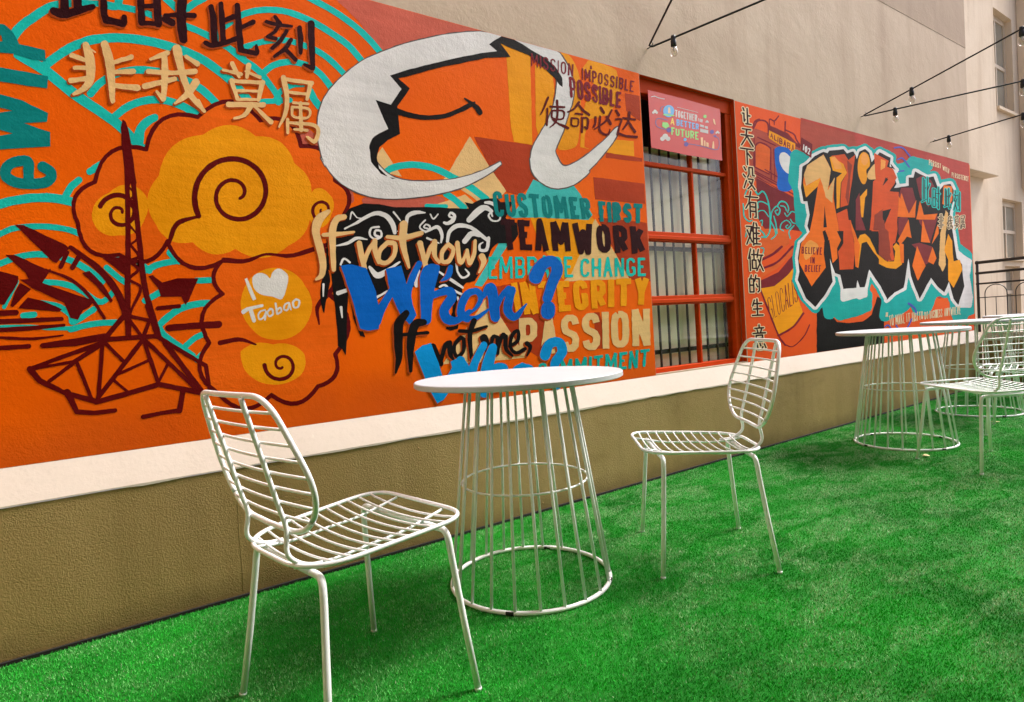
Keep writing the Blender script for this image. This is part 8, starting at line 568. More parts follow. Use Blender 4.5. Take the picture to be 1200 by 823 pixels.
     '9445 4227 -35 -18 -104 -43 -103 -50 -239 -103 -98 -152 -42 -117 65 -219 37 19 152 90 160 84 -166 -435 -118 -247 -17 -22 -91 -63 -87 -69 -68 -49 -49 -129 -42 -140 57 -72 102 -118 66 -67 97 -116 47 28 89 63 93 56 92 65 120 77 -44 218 35 181 10 4 -48 148 67 27 14 2 84 -124 -8 -32 33 6 1 -2 66 -360 40 16 120 65 0 155 89 87 45 50 -114 134 62 7 -32 165 -54 192 -33 163 39 231 22 82 -2 3 -38 -37 -160 -127 94 292 -80 86 -119 115|9408 3439 44 -334 -87 -8 -19 1 1 15 47 222'),
    ('graffiti_lettering', None, 'gcream',
     '9446 4223 -44 -16 -34 -18 -36 -12 -34 -18 -38 -14 -31 -16 -38 -13 -30 -17 -40 -14 -29 -16 -40 -15 -29 -16 -34 -12 -20 -10 -24 -28 -9 -20 -20 -21 -10 -20 -18 -19 -30 -52 10 -37 13 -26 1 -25 13 -29 3 -21 11 -17 120 49 40 12 35 16 41 13 31 14 42 12 30 14 45 14 29 13 6 -25 57 -85 7 -30 46 -82 3 -28 20 -43 64 -20 77 -34 44 -14 8 4 1 20 10 23 -2 25 8 23 1 26 11 21 3 25 13 21 2 25 10 23 0 22 12 23 3 23 13 21 4 25 12 21 3 30 -2 2 -27 -21 -20 -22 -26 -20 -14 -19 -26 -20 -12 -18 -25 -20 -12 -19 -25 -20 -17 -21 -18 -13 -7 0 4 20 15 21 5 21 14 21 5 24 13 21 2 25 11 21 4 25 32 67 3 24 11 21 2 27 -77 85 -51 41 -23 33/11152 4266 -32 -10 -53 -25 -70 -43 -107 -83 -18 -23 -24 -19 -14 -40 1 -14 38 -26 44 -8 66 1 67 11 98 11 71 27 44 45 28 52 2 26 10 23 -4 61 -19 17 -30 13 -56 7/14053 3643 -17 -16 -10 -29 -26 -27 -13 -29 -69 -79 -12 -29 -24 -26 -35 -86 -22 -23 -13 -31 -25 -24 -13 -28 -27 -29 -15 -54 4 -33 -14 -25 -3 -34 -17 -25 0 -31 -12 -25 5 -34 -11 -28 2 -30 -34 -87 -6 -89 -16 -28 -3 -31 -18 -28 -4 -47 90 -61 47 -50 41 -24 74 53 95 91 -10 45 9 25 -6 34 8 31 -13 34 4 31 -8 31 21 90 -10 37 2 59 37 88 -2 31 12 29 -5 36 20 54 19 24 8 31 21 29 23 89 48 84 4 29 18 29 -1 34 12 21'),
    ('graffiti_lettering', None, 'amber',
     '10735 4412 -55 -21 -31 -17 -31 -23 -25 -24 -42 -68 -20 -60 -12 -69 -1 -47 10 -51 20 -44 27 -40 34 -37 39 -28 24 -7 39 0 40 11 18 12 51 63 15 57 -24 73 8 30 15 15 80 44 22 17 14 20 8 27 -5 57 -15 41 -31 42 -49 22 -23 6 -70 3/9780 4250 -147 -43 50 -139 29 -63 286 -13 -181 -87 -24 -190 -7 -185 -15 -120 72 19 30 10 9 87 64 312 213 178 -108 130 -97 40 -79 38 -60 22 -26 7/9313 3847 -187 -69 -130 -52 -94 -32 -75 40 37 -148 23 -61 348 196 72 103 13 23/10808 3807 -314 -186 56 -226 27 -77 59 4 95 334 70 48 11 87/10655 3048 -155 -27 -119 -114 -45 -150 -44 -201 97 -81 23 44 29 94 67 166 34 107 60 14 115 19 228 -171 90 -49 97 -65 -11 -80 14 -6 269 -61 134 -10 219 -8 246 78 25 172 50 121 -240 73 -20 22 -141 -74 84 -76 -25 -84 -44 -101 -257 -7 -80 20 -96 40 -176 63 -30 15 -65 88 -101 98 -53 61 -121 58 -43 15/14121 3176 -33 -55 -104 -139 -86 -140 178 -184 -19 -108 -21 -295 250 -160 194 140 307 242 -99 163 -25 28 -97 -8 -222 -27 -30 175 -2 229 -180 136'),
    ('graffiti_lettering', None, 'gred',
     '11122 4443 -5 -3 -1 -46 10 -114 0 -198 12 -86 -98 -45 -43 -225 -59 -253 -13 -95 -85 -260 65 0 3 -15 245 8 13 -48 -13 -174 -17 -93 -2 -95 228 -71 19 -22 43 1 52 -17 67 12 155 18 23 6 -38 113 -17 90 12 53 8 28 57 12 30 10 37 80 45 77 33 93 -7 116 65 262 51 285 -186 -11 -179 -5 85 64 64 40 89 68 -7 25 81 70 -130 141 -135 6 -104 10 80 110|11581 4068 10 -2 -20 -19 34 -13 -215 -129 8 18 -13 -6 45 46 75 96 6 2 42 -8|11660 3526 14 1 -10 -13 -46 -37 -60 -74 -60 -53 -65 -73 -41 -36 -5 0 -9 19 -6 -3 -3 3 -22 43 -57 159 233 38/10106 4310 -274 -52 -153 -25 187 -48 187 -40 76 -81 31 -48 -128 -120 -66 -56 -23 -109 -9 -79 -18 -81 -19 -130 258 55 21 45 61 182 34 71 55 141 61 207 30 73 39 122 -3 2 -45 -25 -132 -61 -54 -29/10104 3431 -107 -29 -125 -39 -109 -28 -3 -3 24 -87 13 -98 25 -82 50 -1 45 3 42 -1 -15 -97 -5 -100 -67 -54 -116 -82 18 -85 10 -205 209 10 209 4 23 3 49 193 28 75 10 45 -17 58 -71 393 -11 30 -71 -2 -12 48 -10 82'),
    ('graffiti_lettering', None, 'gwine',
     '13026 4241 -283 -93 23 -82 37 -68 21 -70 39 -69 16 -46 45 -24 157 -61 162 -76 195 171 25 32 133 127 20 27 -81 73 -127 98 -140 26/12106 3934 -110 -142 15 -19 79 -63 63 -65 126 -105 66 -66 24 -14 92 65 32 28 111 75 95 79 -27 67 -46 70 -48 112 -10 12 -8 1/10545 3725 -139 -132 -2 -77 -10 -63 3 -24 -28 -190 -6 -140 5 -3 100 3 230 10 5 2 -7 14 -20 23 -34 62 -74 105 2 21 -11 63 2 104 -6 23 4 63/12281 3453 -344 -73 -8 -21 1 -71 -14 -69 -3 -117 15 -19 128 -110 65 47 280 187 -32 58 -44 112 -16 23 -21 53/12784 3456 -38 -4 21 -28 38 -83 77 -58 74 -69 95 -68 76 -71 123 -95 48 55 51 75 73 77 55 76 67 75 48 77 72 86 -699 -33/12768 2962 -333 -41 193 -79 57 -65 80 -70 62 -74 105 -104 108 34 270 76 123 40 2 9 -118 214 -209 27'),
    ('graffiti_lettering', None, 'gorange',
     '13999 4135 -36 -74 -39 -212 -33 -86 138 -28 165 -28 198 163 18 90 8 184 -60 2/12100 3838 -33 -51 -23 -60 -47 43 -5 2 -6 -3 -33 -193 -49 -177 311 8 411 16 10 23 13 90 61 214 -5 2 -3 -2 -244 -203 -90 -68 -111 142 -105 159/12871 3755 -59 -98 -56 -115 -84 -147 85 0 748 33 137 122 -5 4 -628 -61 -61 135 -51 74/12347 3376 -67 -61 -55 -41 -132 -123 -231 -187 64 -29 10 -56 9 -190 18 -112 115 1 18 105 0 95 13 134 -43 9 -50 4 0 3 47 21 91 50 56 38 42 22 191 -20 -56 172/12949 3398 -23 -57 -14 -80 -75 -281 4 -2 87 -1 325 -2 -204 280 -54 92/10203 3226 4 -41 31 -114 31 -77 24 -88 -5 -86 6 -74 -4 -172 8 -73 78 -24 32 84 15 87 50 158 10 52 -104 131 -49 81 -45 52 -43 64/13645 3356 -77 -78 -247 -331 345 222 0 91/12661 2900 -76 -133 -128 -188 -27 -55 98 -131 54 -85 55 -55 60 39 140 120 166 116/13349 2893 -242 -278 249 -55 157 121 -87 122'),
    ('graffiti_lettering', None, 'gdeep',
     '10178 4218 5 -65 -5 -81 19 -74 -5 -58 -61 -144 -62 -186 28 -33 23 -50 34 -33 50 216 26 75 8 70 27 124 71 175 -33 19 -36 11 -31 16/11365 3502 -140 -44 -65 -31 -125 -44 -20 -110 -49 -151 114 2 47 5 32 -2 11 -38 -10 -137 -23 -96 -1 -156 332 -104 25 33 6 1 101 -23 9 3 -27 35 -42 72 40 46 -20 77 -2 89 -25 74 -5 112 -62 32 -56 20 -10 76 -21 68 -38 3 -10 51 13 119 31 19'),
    ('graffiti_lettering', None, 'gpale',
     '10756 4407 -49 -25 -15 -23 -25 -22 -9 -26 -16 -23 16 -53 16 -14 39 -19 19 -5 29 -2 26 5 58 29 49 43 6 53 -6 14 -55 54 -38 15 -25 2/9785 4236 -45 -10 -36 -14 -37 -10 30 -41 13 -32 36 -38 9 -28 14 -24 64 1 54 9 68 7 39 8 -2 34 -21 40/11351 4364 5 -16 -8 -25 6 -29 -12 -26 1 -29 -12 -28 3 -36 5 -2 162 57 2 23 16 24 2 29 15 29 -5 17/14238 4136 -108 -21 -83 -26 -2 -20 21 -38 4 -30 32 -46 -3 -31 13 -39 -7 -28 12 -24 24 15 22 27 42 26 19 24 40 22 12 13 -16 27 2 28 -15 39 9 35/8943 2888 -58 -15 -28 -17 -29 -11 -17 -17 -27 -15 -31 -39 -4 -26 -8 -17 4 -25 -5 -28 8 -48 20 -25 18 -13 16 -2 28 4 22 12 36 11 25 16 32 13 23 17 30 11 21 16 35 14 24 17 28 10 22 17 29 16 20 33 -12 22 -31 21 -28 12 -119 34'),
    ('lettering', 'small wine red words believe in belief', 'wine',
     '8700 2784 -12 -102 50 -1 8 3 14 14 2 26 -9 10 9 11 4 23 -15 16|8723 2769 11 1 3 -5 1 -19 -7 -5 -13 1|8718 2727 12 -1 7 -7 -1 -17 -9 -7 -12 0/8798 2784 -13 -104 59 -1 5 14 -36 2 3 30 16 2 2 9 -1 3 -15 1 -1 8 5 21 34 1 2 13/8885 2784 -12 -105 51 0 4 1 4 11 -31 3 11 90/8969 2786 -6 -15 -7 -91 4 -2 16 0 21 106 -3 3/9018 2786 -12 -107 2 -2 57 -1 3 13 -36 2 2 23 3 10 16 1 2 9 0 4 -15 2 5 28 36 3 2 13/9111 2785 6 -112 4 -6 13 -1 11 7 42 112 -28 1 -18 -40 -3 40/9215 2786 -19 -112 62 -2 4 14 -34 2 -1 2 5 31 15 2 6 13 -16 4 2 20 3 9 37 3 2 13/8932 2633 -14 -92 29 -2 7 94/9004 2635 -21 -3 -12 -93 31 0 4 26 10 -28 4 -2 24 2 10 93 -1 3 -25 -1 -6 -28 -13 30/8766 2514 -21 -102 4 -2 47 0 24 17 5 25 -7 11 9 11 5 23 -15 16|8790 2497 6 1 3 -5 -2 -17 -7 -4 -5 1|8783 2454 6 1 5 -7 -3 -17 -9 -6 -4 2/8861 2515 -6 -16 -13 -87 2 -3 56 0 3 14 -31 2 2 17 3 10 15 4 1 14 -12 2 6 25 33 2 1 14/8949 2514 -6 -12 -15 -92 52 -2 5 2 1 13 -28 2 15 88/9026 2512 -19 -102 26 -2 20 104/9079 2513 -6 -10 -15 -93 3 -2 54 -1 5 14 -33 2 5 28 15 3 1 6 0 8 -13 1 2 13 5 15 33 2 2 13/9165 2513 -19 -105 22 -2 5 2 6 44 16 2 2 11 -14 4 6 28 33 1 3 13'),
    ('lettering', 'cream line of words along the bottom', 'pcream',
     '14586 1722 -52 -1 -4 -3 2 -168 67 -1 2 3 -5 9 -38 1 6 64 21 5 -3 12 -14 4 4 55 43 7 -6 14/14468 1717 -39 -2 -8 -162 8 -5 18 1 10 60 18 -52 21 -2 5 4 -20 61 29 26 6 46 -19 22|14461 1702 9 0 7 -9 3 -35 -1 -8 -19 -15/14380 1714 -45 -2 -8 -164 7 -2 62 2 -3 9 -36 0 -3 4 4 64 19 5 -4 6 -15 3 5 61 42 4 -4 10/14285 1712 -9 -79 -21 1 6 75 -30 1 -5 -164 19 -1 2 3 6 72 23 3 -1 -76 26 -1 12 164/14184 1710 -21 -69 -2 22 -9 6 -19 -2 -5 -17 -7 55 -32 1 11 -158 11 -10 16 3 16 38 5 -36 13 -5 10 5 39 162 -4 4/14042 1706 -18 -36 -6 32 -31 1 21 -83 -3 -79 25 1 4 77 34 82 0 3/13936 1702 -6 -62 -14 60 -31 -2 -13 -158 29 -1 10 46 11 -44 26 -2 5 4 14 155 -3 4/13818 1704 -17 -34 -31 -128 25 -5 19 52 6 -49 31 -2 -11 159 -8 6/13646 1692 -20 -19 -4 -36 4 -16 28 -24 -1 -45 -8 -10 -3 24 -28 1 5 -25 18 -12 28 2 17 44 -5 23 -26 26 1 44 8 6 4 -20 27 -1 -11 34 -13 5/13571 1689 -20 -3 -16 -24 1 -41 30 -27 3 -16 -10 -20 -6 9 -26 -2 0 -19 14 -15 15 -2 24 4 16 35 -6 31 -25 23 -4 20 9 28 9 -17 16 -1 6 22 -10 12/13464 1687 -7 -2 -9 -147 7 -11 55 3 -7 11 -20 1 3 58 12 3 -12 25 4 44 31 5 -10 10/13417 1687 -6 -1 -3 -22 -4 21 -74 -2 -2 -154 8 -2 19 1 7 132 8 20 -3 -152 30 -2 2 35 4 -32 5 -3 28 1 9 155 -1 3/13285 1680 -18 -3 -13 -18 3 -47 28 -20 5 -20 -5 -26 -9 16 -22 0 -2 -19 12 -13 12 -3 25 3 15 38 -8 25 -25 23 -6 17 6 25 6 -1 5 -13 24 1 -1 22 -13 11/13225 1671 -15 -3 -3 -101 -7 -21 -8 19 1 101 -21 1 -1 -128 27 -14 25 9 6 10 6 121 -3 5/13089 1673 -3 -147 21 -2 31 2 10 22 2 35 -12 17 9 52 -13 20|13109 1661 11 0 4 -9 -1 -32 -8 -13|13110 1596 7 -1 6 -13 1 -33 -9 -13/12748 1680 -5 -6 -14 -1 -12 -11 -7 -64 5 -56 19 -14 12 -2 26 3 18 15 5 29 -6 92 -17 14|12752 1661 7 -2 6 -26 -10 -84 -11 29 -1 53/12986 1667 -7 -7 -13 0 -8 -10 -4 -51 4 -60 15 -11 12 -3 20 2 16 15 6 70 -7 41 -15 13|12991 1652 8 -19 2 -55 -6 -35 -8 -4 -8 29 0 52/12551 1679 -29 -5 13 -82 -5 -82 5 -2 25 0 4 3 -3 80 16 84 -1 3/12680 1674 -64 -6 7 -11 19 0 -3 -133 7 -6 26 2 1 138 28 4 -9 13/12897 1661 -33 -2 -6 -140 6 -3 51 5 17 30 -2 81 -14 25|12893 1645 13 -14 3 -19 -3 -57 -15 -17/12412 1676 -13 -5 -17 -149 0 -21 25 -3 33 3 -11 150 -4 22/12484 1673 -18 -2 -12 -21 0 -50 22 -24 1 -19 -2 -10 -26 -2 0 -8 11 -29 14 -5 18 1 8 5 9 44 -30 70 2 17 6 -5 18 0 0 24 -8 11/11311 1711 -12 -7 -17 -66 5 -7 11 -3 19 6 21 69 -10 7/11359 1710 -13 -5 -15 -59 -1 -14 16 -6 17 6 19 69 -7 7/12351 1667 -30 -1 -1 -160 9 -12 43 5 -4 10 -15 1 0 37 6 31 -4 74 21 4 -7 12/12227 1667 -71 -5 -4 -3 3 -8 30 -1 -4 -119 1 -21 6 -1 24 0 2 143 37 3 -6 13/11983 1674 -38 -4 14 -176 6 -10 58 2 3 3 -2 8 -35 0 -4 4 -9 72 19 5 -3 9 -16 2 -7 72 36 3 3 3 -8 8/12097 1660 -7 -151 4 -4 24 -1 5 19 -4 132 -4 4/11874 1665 -20 -2 14 -182 26 1 -8 73 6 -1 23 -63 5 -2 21 1 -41 102 22 68 -18 1 -24 -49/11795 1667 -10 -7 -6 -58 -8 -106 1 -16 5 -2 25 1 9 55 11 -54 28 2 -39 180/11533 1663 -6 -5 -13 -2 -13 -15 -4 -50 12 -101 16 -15 12 -5 28 3 16 19 2 63 -13 94 -20 15|11536 1650 10 -6 3 -10 4 -53 0 -55 -8 -35 -12 33 -8 91 2 23/11721 1657 -6 -2 -17 -63 -21 57 -23 2 -5 -3 5 -173 30 -1 0 51 3 2 10 -5 11 0 12 8 9 -53 30 1 -14 176/11461 1651 -69 -13 8 -10 22 1 28 -163 23 1 -23 169 30 6 -8 8'),
    ('lettering', 'white words persist with at the top corner', 'pcream',
     '13350 4578 -7 -6 -9 -106 11 -5 14 5 4 38 25 4 21 14 4 36 -18 19|13372 4565 13 -10 -9 -37 -11 3/13447 4574 -13 -8 -11 -105 45 -3 15 7 -6 5 -26 2 4 34 28 11 -27 8 4 33 25 2 11 7 -7 5/13525 4568 -11 -7 -13 -100 13 -5 13 5 9 25 10 -28 14 -2 12 7 -14 40 23 18 3 28 -14 16|13543 4556 14 -10 -3 -25 -8 -5 -10 1/13630 4561 -21 -15 -5 -20 3 -13 30 -19 -1 -25 -10 -1 -7 19 -17 -1 -6 -7 11 -21 32 -3 25 14 4 17 -5 16 -31 19 1 25 12 1 4 -16 11 -3 15 6 0 11 -14 15/13709 4558 -14 -8 -15 -90 1 -5 11 -3 17 8 14 79 1 17/13762 4553 -20 -12 -7 -20 4 -14 30 -19 0 -22 -10 -1 -3 16 -14 2 -13 -7 1 -14 16 -11 27 1 25 14 6 18 -7 15 -28 17 1 19 5 5 5 -4 6 -16 20 3 6 6 -3 16 -12 7/13850 4550 -16 -8 21 -9 -17 -79 15 -5 16 8 16 74 26 11 -7 4/13991 4529 -12 -8 9 -89 7 -3 14 2 8 10 7 -16 12 -2 14 7 32 85 -9 4 -18 -4 -13 -28 -6 14 -27 -2 -3 27/14107 4513 -12 -8 -16 -81 0 -8 11 -3 19 6 18 89 -6 5/14148 4506 -10 -8 20 -7 -20 -83 14 -6 18 9 19 72 25 14 -52 10/14238 4492 -9 -8 -25 -87 10 -5 17 5 14 35 8 0 -7 -42 17 -4 12 6 31 91 -12 5 -16 -5 -15 -35 -9 -1 7 43 -9 4/14431 4434 -12 -8 -8 -84 10 -8 13 5 2 31 25 5 18 14 4 29 -16 15|14443 4423 14 -8 -1 -26 -9 -7 -10 3/14510 4429 -14 -93 40 -4 16 6 -30 6 4 32 26 8 -24 6 2 32 22 1 9 5 -8 4/14597 4432 -13 -8 -13 -90 9 -4 17 4 6 16 7 -18 13 -3 18 8 -16 36 20 17 4 26 -16 15|14609 4418 12 -4 -7 -28 -10 0/14692 4429 -20 -14 -4 -17 4 -14 26 -15 1 -23 -8 0 -5 13 -16 0 -9 -5 1 -15 13 -10 29 0 21 13 6 18 -4 14 -29 18 1 23 6 4 13 -20 17 8 -14 22/14765 4428 -7 -5 -16 -91 13 -5 17 8 11 91/14817 4426 -15 -13 -4 -18 32 -40 -7 -15 -7 16 -21 0 -6 -17 16 -13 24 0 24 13 6 21 -6 14 -26 15 2 24 15 -15 15 0 9 7 -14 22 -22 2/14899 4427 -7 -8 17 -5 -14 -86 17 -3 12 6 15 83 17 5 6 6 -10 3/14997 4428 -18 -7 -15 -92 8 -6 37 -1 17 9 -29 6 5 30 21 5 7 6 -25 7 6 24 7 5 21 4 6 6 -10 4/15065 4424 -20 -100 10 -2 17 4 8 24 7 -25 13 -3 14 5 20 96 -24 1 -9 -15 -10 16/15187 4425 -29 -14 -16 -58 3 -23 10 -8 22 -2 23 9 9 18 -16 5 -15 -17 -7 0 15 74 13 -17 16 1 7 6 0 18 -13 7/15264 4424 -16 -8 -18 -94 47 -2 6 7 -28 4 8 33 31 9 -26 6 8 31 26 4 7 5 -6 4'),
    ('lettering', 'turquoise and black Chinese characters over graffiti', 'turq',
     '13228 4240 -30 -8 -20 -12 -7 -39 -25 6 -28 0 -8 18 -37 11 -25 -1 -26 -6 -31 -20 -36 -336 2 -85 -53 -20 -14 -17 17 -17 24 -4 25 2 182 52 25 -63 25 -10 32 -2 105 18 25 9 12 12 10 99 -15 9 -26 6 -26 0 -36 -6 9 127 121 143 -9 13 -25 7 -33 0 -36 -7 8 109 -25 12/13725 4093 -34 -12 -15 -15 -10 -90 -21 2 6 53 -25 15 -52 4 -99 -1 -34 -7 -25 -16 -36 -321 1 -33 24 -14 25 -3 119 2 48 10 56 -39 47 -4 41 9 23 16 27 268 48 15 21 21 -19 18 -47 5 8 106 -30 13|13644 3918 14 1 -1 -36 -6 -3 -12 1|13623 3753 23 -1 -5 -42 -14 -5 -6 1/14214 4108 -37 -15 -16 -26 -21 0 -12 17 -34 7 -50 -7 -33 -19 -25 -184 -8 -143 -43 -17 -12 -18 21 -17 41 -4 155 38 23 -44 23 -8 35 -1 94 15 22 8 15 12 11 78 -30 15 -59 2 4 65 6 29 104 108 -20 18 -68 6 2 69 -10 13 -35 8/14541 4088 -30 -10 -15 -14 12 -53 -66 -11 -21 -10 -10 -13 3 -11 16 -10 59 -7 -62 -91 18 -17 55 -9 -90 -124 -19 -41 28 -15 43 -3 45 9 31 19 22 -26 25 -9 44 -1 45 11 36 -10 45 1 46 14 17 18 37 388 -35 16 -29 3 -30 -4 -44 -17 -12 -21 -45 -14 -8 1 -23 58 -36 8'),
    ('lettering', None, 'dark',
     '13229 4221 -8 -5 -3 -13 -39 -419 21 -71 19 -6 85 14 16 8 6 90 -19 3 -20 -9 -8 -80 -42 -4 -19 61 18 177 119 134 -14 7 -23 -5 -76 -84 17 198 -10 6/13050 4196 -19 -10 -23 -218 -14 -186 16 -7 17 4 5 6 18 146 22 259 -4 5/13116 4167 -19 -10 -27 -249 -6 -116 22 -5 15 11 22 197 48 15 6 6 -11 6 -41 -5 14 144 -4 5/13734 4076 -15 -8 -10 -106 -7 -5 -100 0 0 71 -125 4 -20 -7 -37 -344 16 -8 112 1 23 5 29 258 7 3 93 -1 6 -2 -23 -245 -34 -1 -12 -10 43 -36 18 -4 14 3 9 9 28 285 52 2 16 8 -10 8 -58 1 13 115 -8 5|13495 4012 6 2 64 -2 -19 -151 -66 2|13476 3843 73 0 -19 -150 -60 -1 -5 3/14231 4093 -21 -10 -32 -320 -21 2 -33 -5 16 150 39 11 9 7 -11 8 -32 -3 -2 3 7 108 -11 5 -18 -2 -13 -9 -8 -57 -19 -227 6 -5 -110 -33 -11 -9 11 -6 20 1 180 50 18 -62 25 -6 71 11 18 8 4 75 -20 2 -24 -8 -5 -60 -7 -3 -14 -2 -6 3 -14 42 15 140 98 104 -15 6 -21 -4 -57 -52 14 140 -5 6/14068 4072 -19 -11 -30 -317 6 -5 17 -2 21 10 31 318 -5 6/14558 4071 -12 -8 15 -50 20 -6 20 9 -14 51 -7 5/14770 4059 -11 -8 -34 -345 -5 -3 -25 1 -13 -10 42 -29 15 -2 20 4 5 6 39 381 -10 7/14699 4016 -14 -8 -4 -25 -14 4 -182 2 -17 -3 -7 -7 15 -7 77 -3 -81 -106 14 -8 68 -7 -117 -174 17 -6 26 5 55 82 67 -89 19 -5 21 5 5 6 -84 122 81 118 -20 6 -23 -5 -33 -45 -42 4 72 97 68 2 15 6 -20 -211 21 -7 21 6 23 246 -7 5/13619 3859 -9 -9 32 -72 9 -5 13 0 15 10 -28 73 -12 5/13151 3804 -207 -60 -12 -6 2 -8 15 -3 12 2 195 60 13 8'),
    ('lettering', 'small cream and black characters under them', 'pcream',
     '13771 3566 -21 -4 -17 -10 -9 -47 -55 -10 -24 -14 1 -11 14 -7 61 0 -3 -36 -63 -9 -23 -15 6 -11 14 -6 58 -1 -1 -31 -7 -7 -67 -16 -17 -14 6 -11 20 -6 20 0 41 7 0 -39 16 -8 27 -2 35 9 34 -1 21 5 18 12 7 41 70 6 21 9 6 10 -6 8 -18 6 -66 1 0 28 2 12 62 8 24 13 0 11 -13 8 -22 2 -48 -3 -1 8 9 29 65 9 19 12 1 11 -31 10 -53 -3 1 39 -18 13 -28 1 -35 -8/14634 3593 -26 -12 -6 -20 -20 21 -22 3 -22 -2 -29 -13 -10 -20 -44 -6 -25 -15 14 -16 54 -1 -2 -9 -19 -12 -5 -52 -1 -41 18 -10 -58 -11 -20 -16 7 -11 17 -5 75 3 -87 -64 5 -13 28 -7 30 2 19 7 82 57 62 -39 29 -3 38 7 36 -8 96 12 19 10 9 15 46 4 37 -8 30 1 25 6 17 12 7 77 -29 14 11 50 -21 17 27 13 -2 15 15 12 8 54 -7 11 -18 5 -27 1 -191 -20 -30 -8 -16 -14 -22 5 -37 -2 -4 14 -13 8 -25 4|14925 3564 22 1 -3 -13 -88 -9 5 14|14763 3549 -21 -146 -56 6 12 12 10 85 -17 22 4 4 45 7|14729 3376 3 -12 -20 -35 -56 35/14248 3559 -21 -5 -124 -54 -13 -12 13 -14 33 -4 -2 -17 -48 -11 -12 -17 20 -10 35 0 0 -13 -6 -31 -55 -26 -8 -11 18 -12 38 -3 1 -8 -22 -12 0 -12 30 -24 31 -5 80 18 38 34 19 -23 28 -9 39 3 24 16 9 60 -20 10 -36 0 -7 5 37 50 -17 10 -37 2 67 8 18 10 2 9 -24 12 -65 -3 -3 6 4 4 21 -2 29 5 18 9 4 11 -37 39 -46 5 -24 12'),
    ('lettering', None, 'dark',
     '13830 3559 -9 -15 -25 -261 6 -5 15 -1 15 8 7 47 80 6 14 7 -13 8 -80 -1 4 59 76 10 14 8 -13 7 -74 -5 4 56 76 10 13 8 -12 5 -69 -6 -6 2 4 51 -13 4/13762 3552 -13 -58 -68 -7 -13 -7 12 -8 68 4 -6 -57 -68 -8 -13 -9 18 -5 62 6 -5 -61 -79 -18 -12 -6 6 -6 13 -1 69 13 -2 -49 17 -6 16 7 27 263 -3 14 -12 2/14640 3582 -9 -5 -9 -26 -52 -4 -1 21 -18 6 -19 -8 -4 -23 -61 -7 -12 -6 11 -8 61 3 6 -25 -24 -7 -4 -6 -9 -84 16 -6 48 3 -7 -18 -102 -12 -13 -7 5 -7 14 -1 91 7 -5 -12 -89 -64 10 -9 21 4 103 72 82 -52 22 1 9 6 -92 62 100 13 11 10 -17 4 -107 -10 6 18 58 8 11 7 7 84 -22 8 6 26 63 9 11 7 -17 6 -52 -5 -1 24 -11 4|14612 3536 12 0 0 -23 13 -5 -83 -7 12 29|14587 3488 51 5 -1 -26 -97 -10 3 26|14618 3449 16 1 -2 -24 -93 -10 0 23/14947 3592 -137 -14 -16 -6 -17 -156 -37 -110 13 -8 15 1 12 6 23 63 20 144 171 17 17 7 5 57 -16 4|14888 3571 80 7 1 -35 -142 -15 2 37/14246 3548 -8 -16 -14 3 -15 -3 -91 -42 2 -7 14 -2 29 9 -5 -44 -7 -4 -42 -4 -12 -6 10 -8 49 2 -5 -59 -63 -29 4 -5 13 -3 37 13 5 -2 -2 -34 -28 -13 39 -24 19 4 6 12 7 77 53 25 -17 6 -36 -12 12 50 44 4 5 -51 11 -16 -73 -83 12 -5 20 3 57 61 45 -52 22 -2 12 8 10 55 -9 3 -18 -2 -12 -15 -26 31 40 47 -12 5 -16 -1 -23 -23 -6 39 75 10 14 9 -13 6 -72 -7 -6 2 -7 88 -13 4|14236 3524 8 -71 -43 -6 -1 61/14302 3536 -10 -9 27 -35 14 -4 15 2 10 9 -32 36/14978 3521 -139 -27 -14 -5 1 -6 12 -3 53 7 0 -10 -47 -6 -11 -5 -4 -45 18 -4 38 5 1 -7 -3 -9 -74 -12 -12 -82 16 -6 15 1 10 7 6 73 38 5 -2 -30 -38 -13 57 -13 14 4 2 12 44 14 -11 6 -32 -2 4 26 46 6 -3 -48 -24 -7 -2 -6 37 -9 25 6 6 77 -15 3 -71 -7 3 15 47 5 13 7 3 44 -11 3 -47 -3 2 12 70 18 -6 8|14949 3468 -2 -26 -23 -2 2 24|14868 3459 20 2 -2 -26 -21 0'),
    ('number_plate', 'dark red plate behind the route number', 'wine2',
     '8835 4415 -2 -58 -16 -137 111 -40 139 -41 20 -3 50 209 -34 12 -169 33'),
    ('lettering', 'white route number 102', 'white',
     '8888 4316 -12 -12 2 -6 -20 -72 30 1 17 84 -5 6/8961 4303 -8 -6 -16 -2 -18 -22 -7 -22 4 -44 9 -5 19 -3 14 6 24 31 5 30 -5 21 -5 11|8951 4277 5 -17 -9 -31 -3 13/9023 4281 -11 -6 -10 -14 23 -3 8 4 6 -13 -4 -11 -50 -47 6 -5 39 -9 19 15 -26 8 39 34 8 20 -12 22'),
    ('arc_pattern', 'violet blue painted arcs', 'vblue',
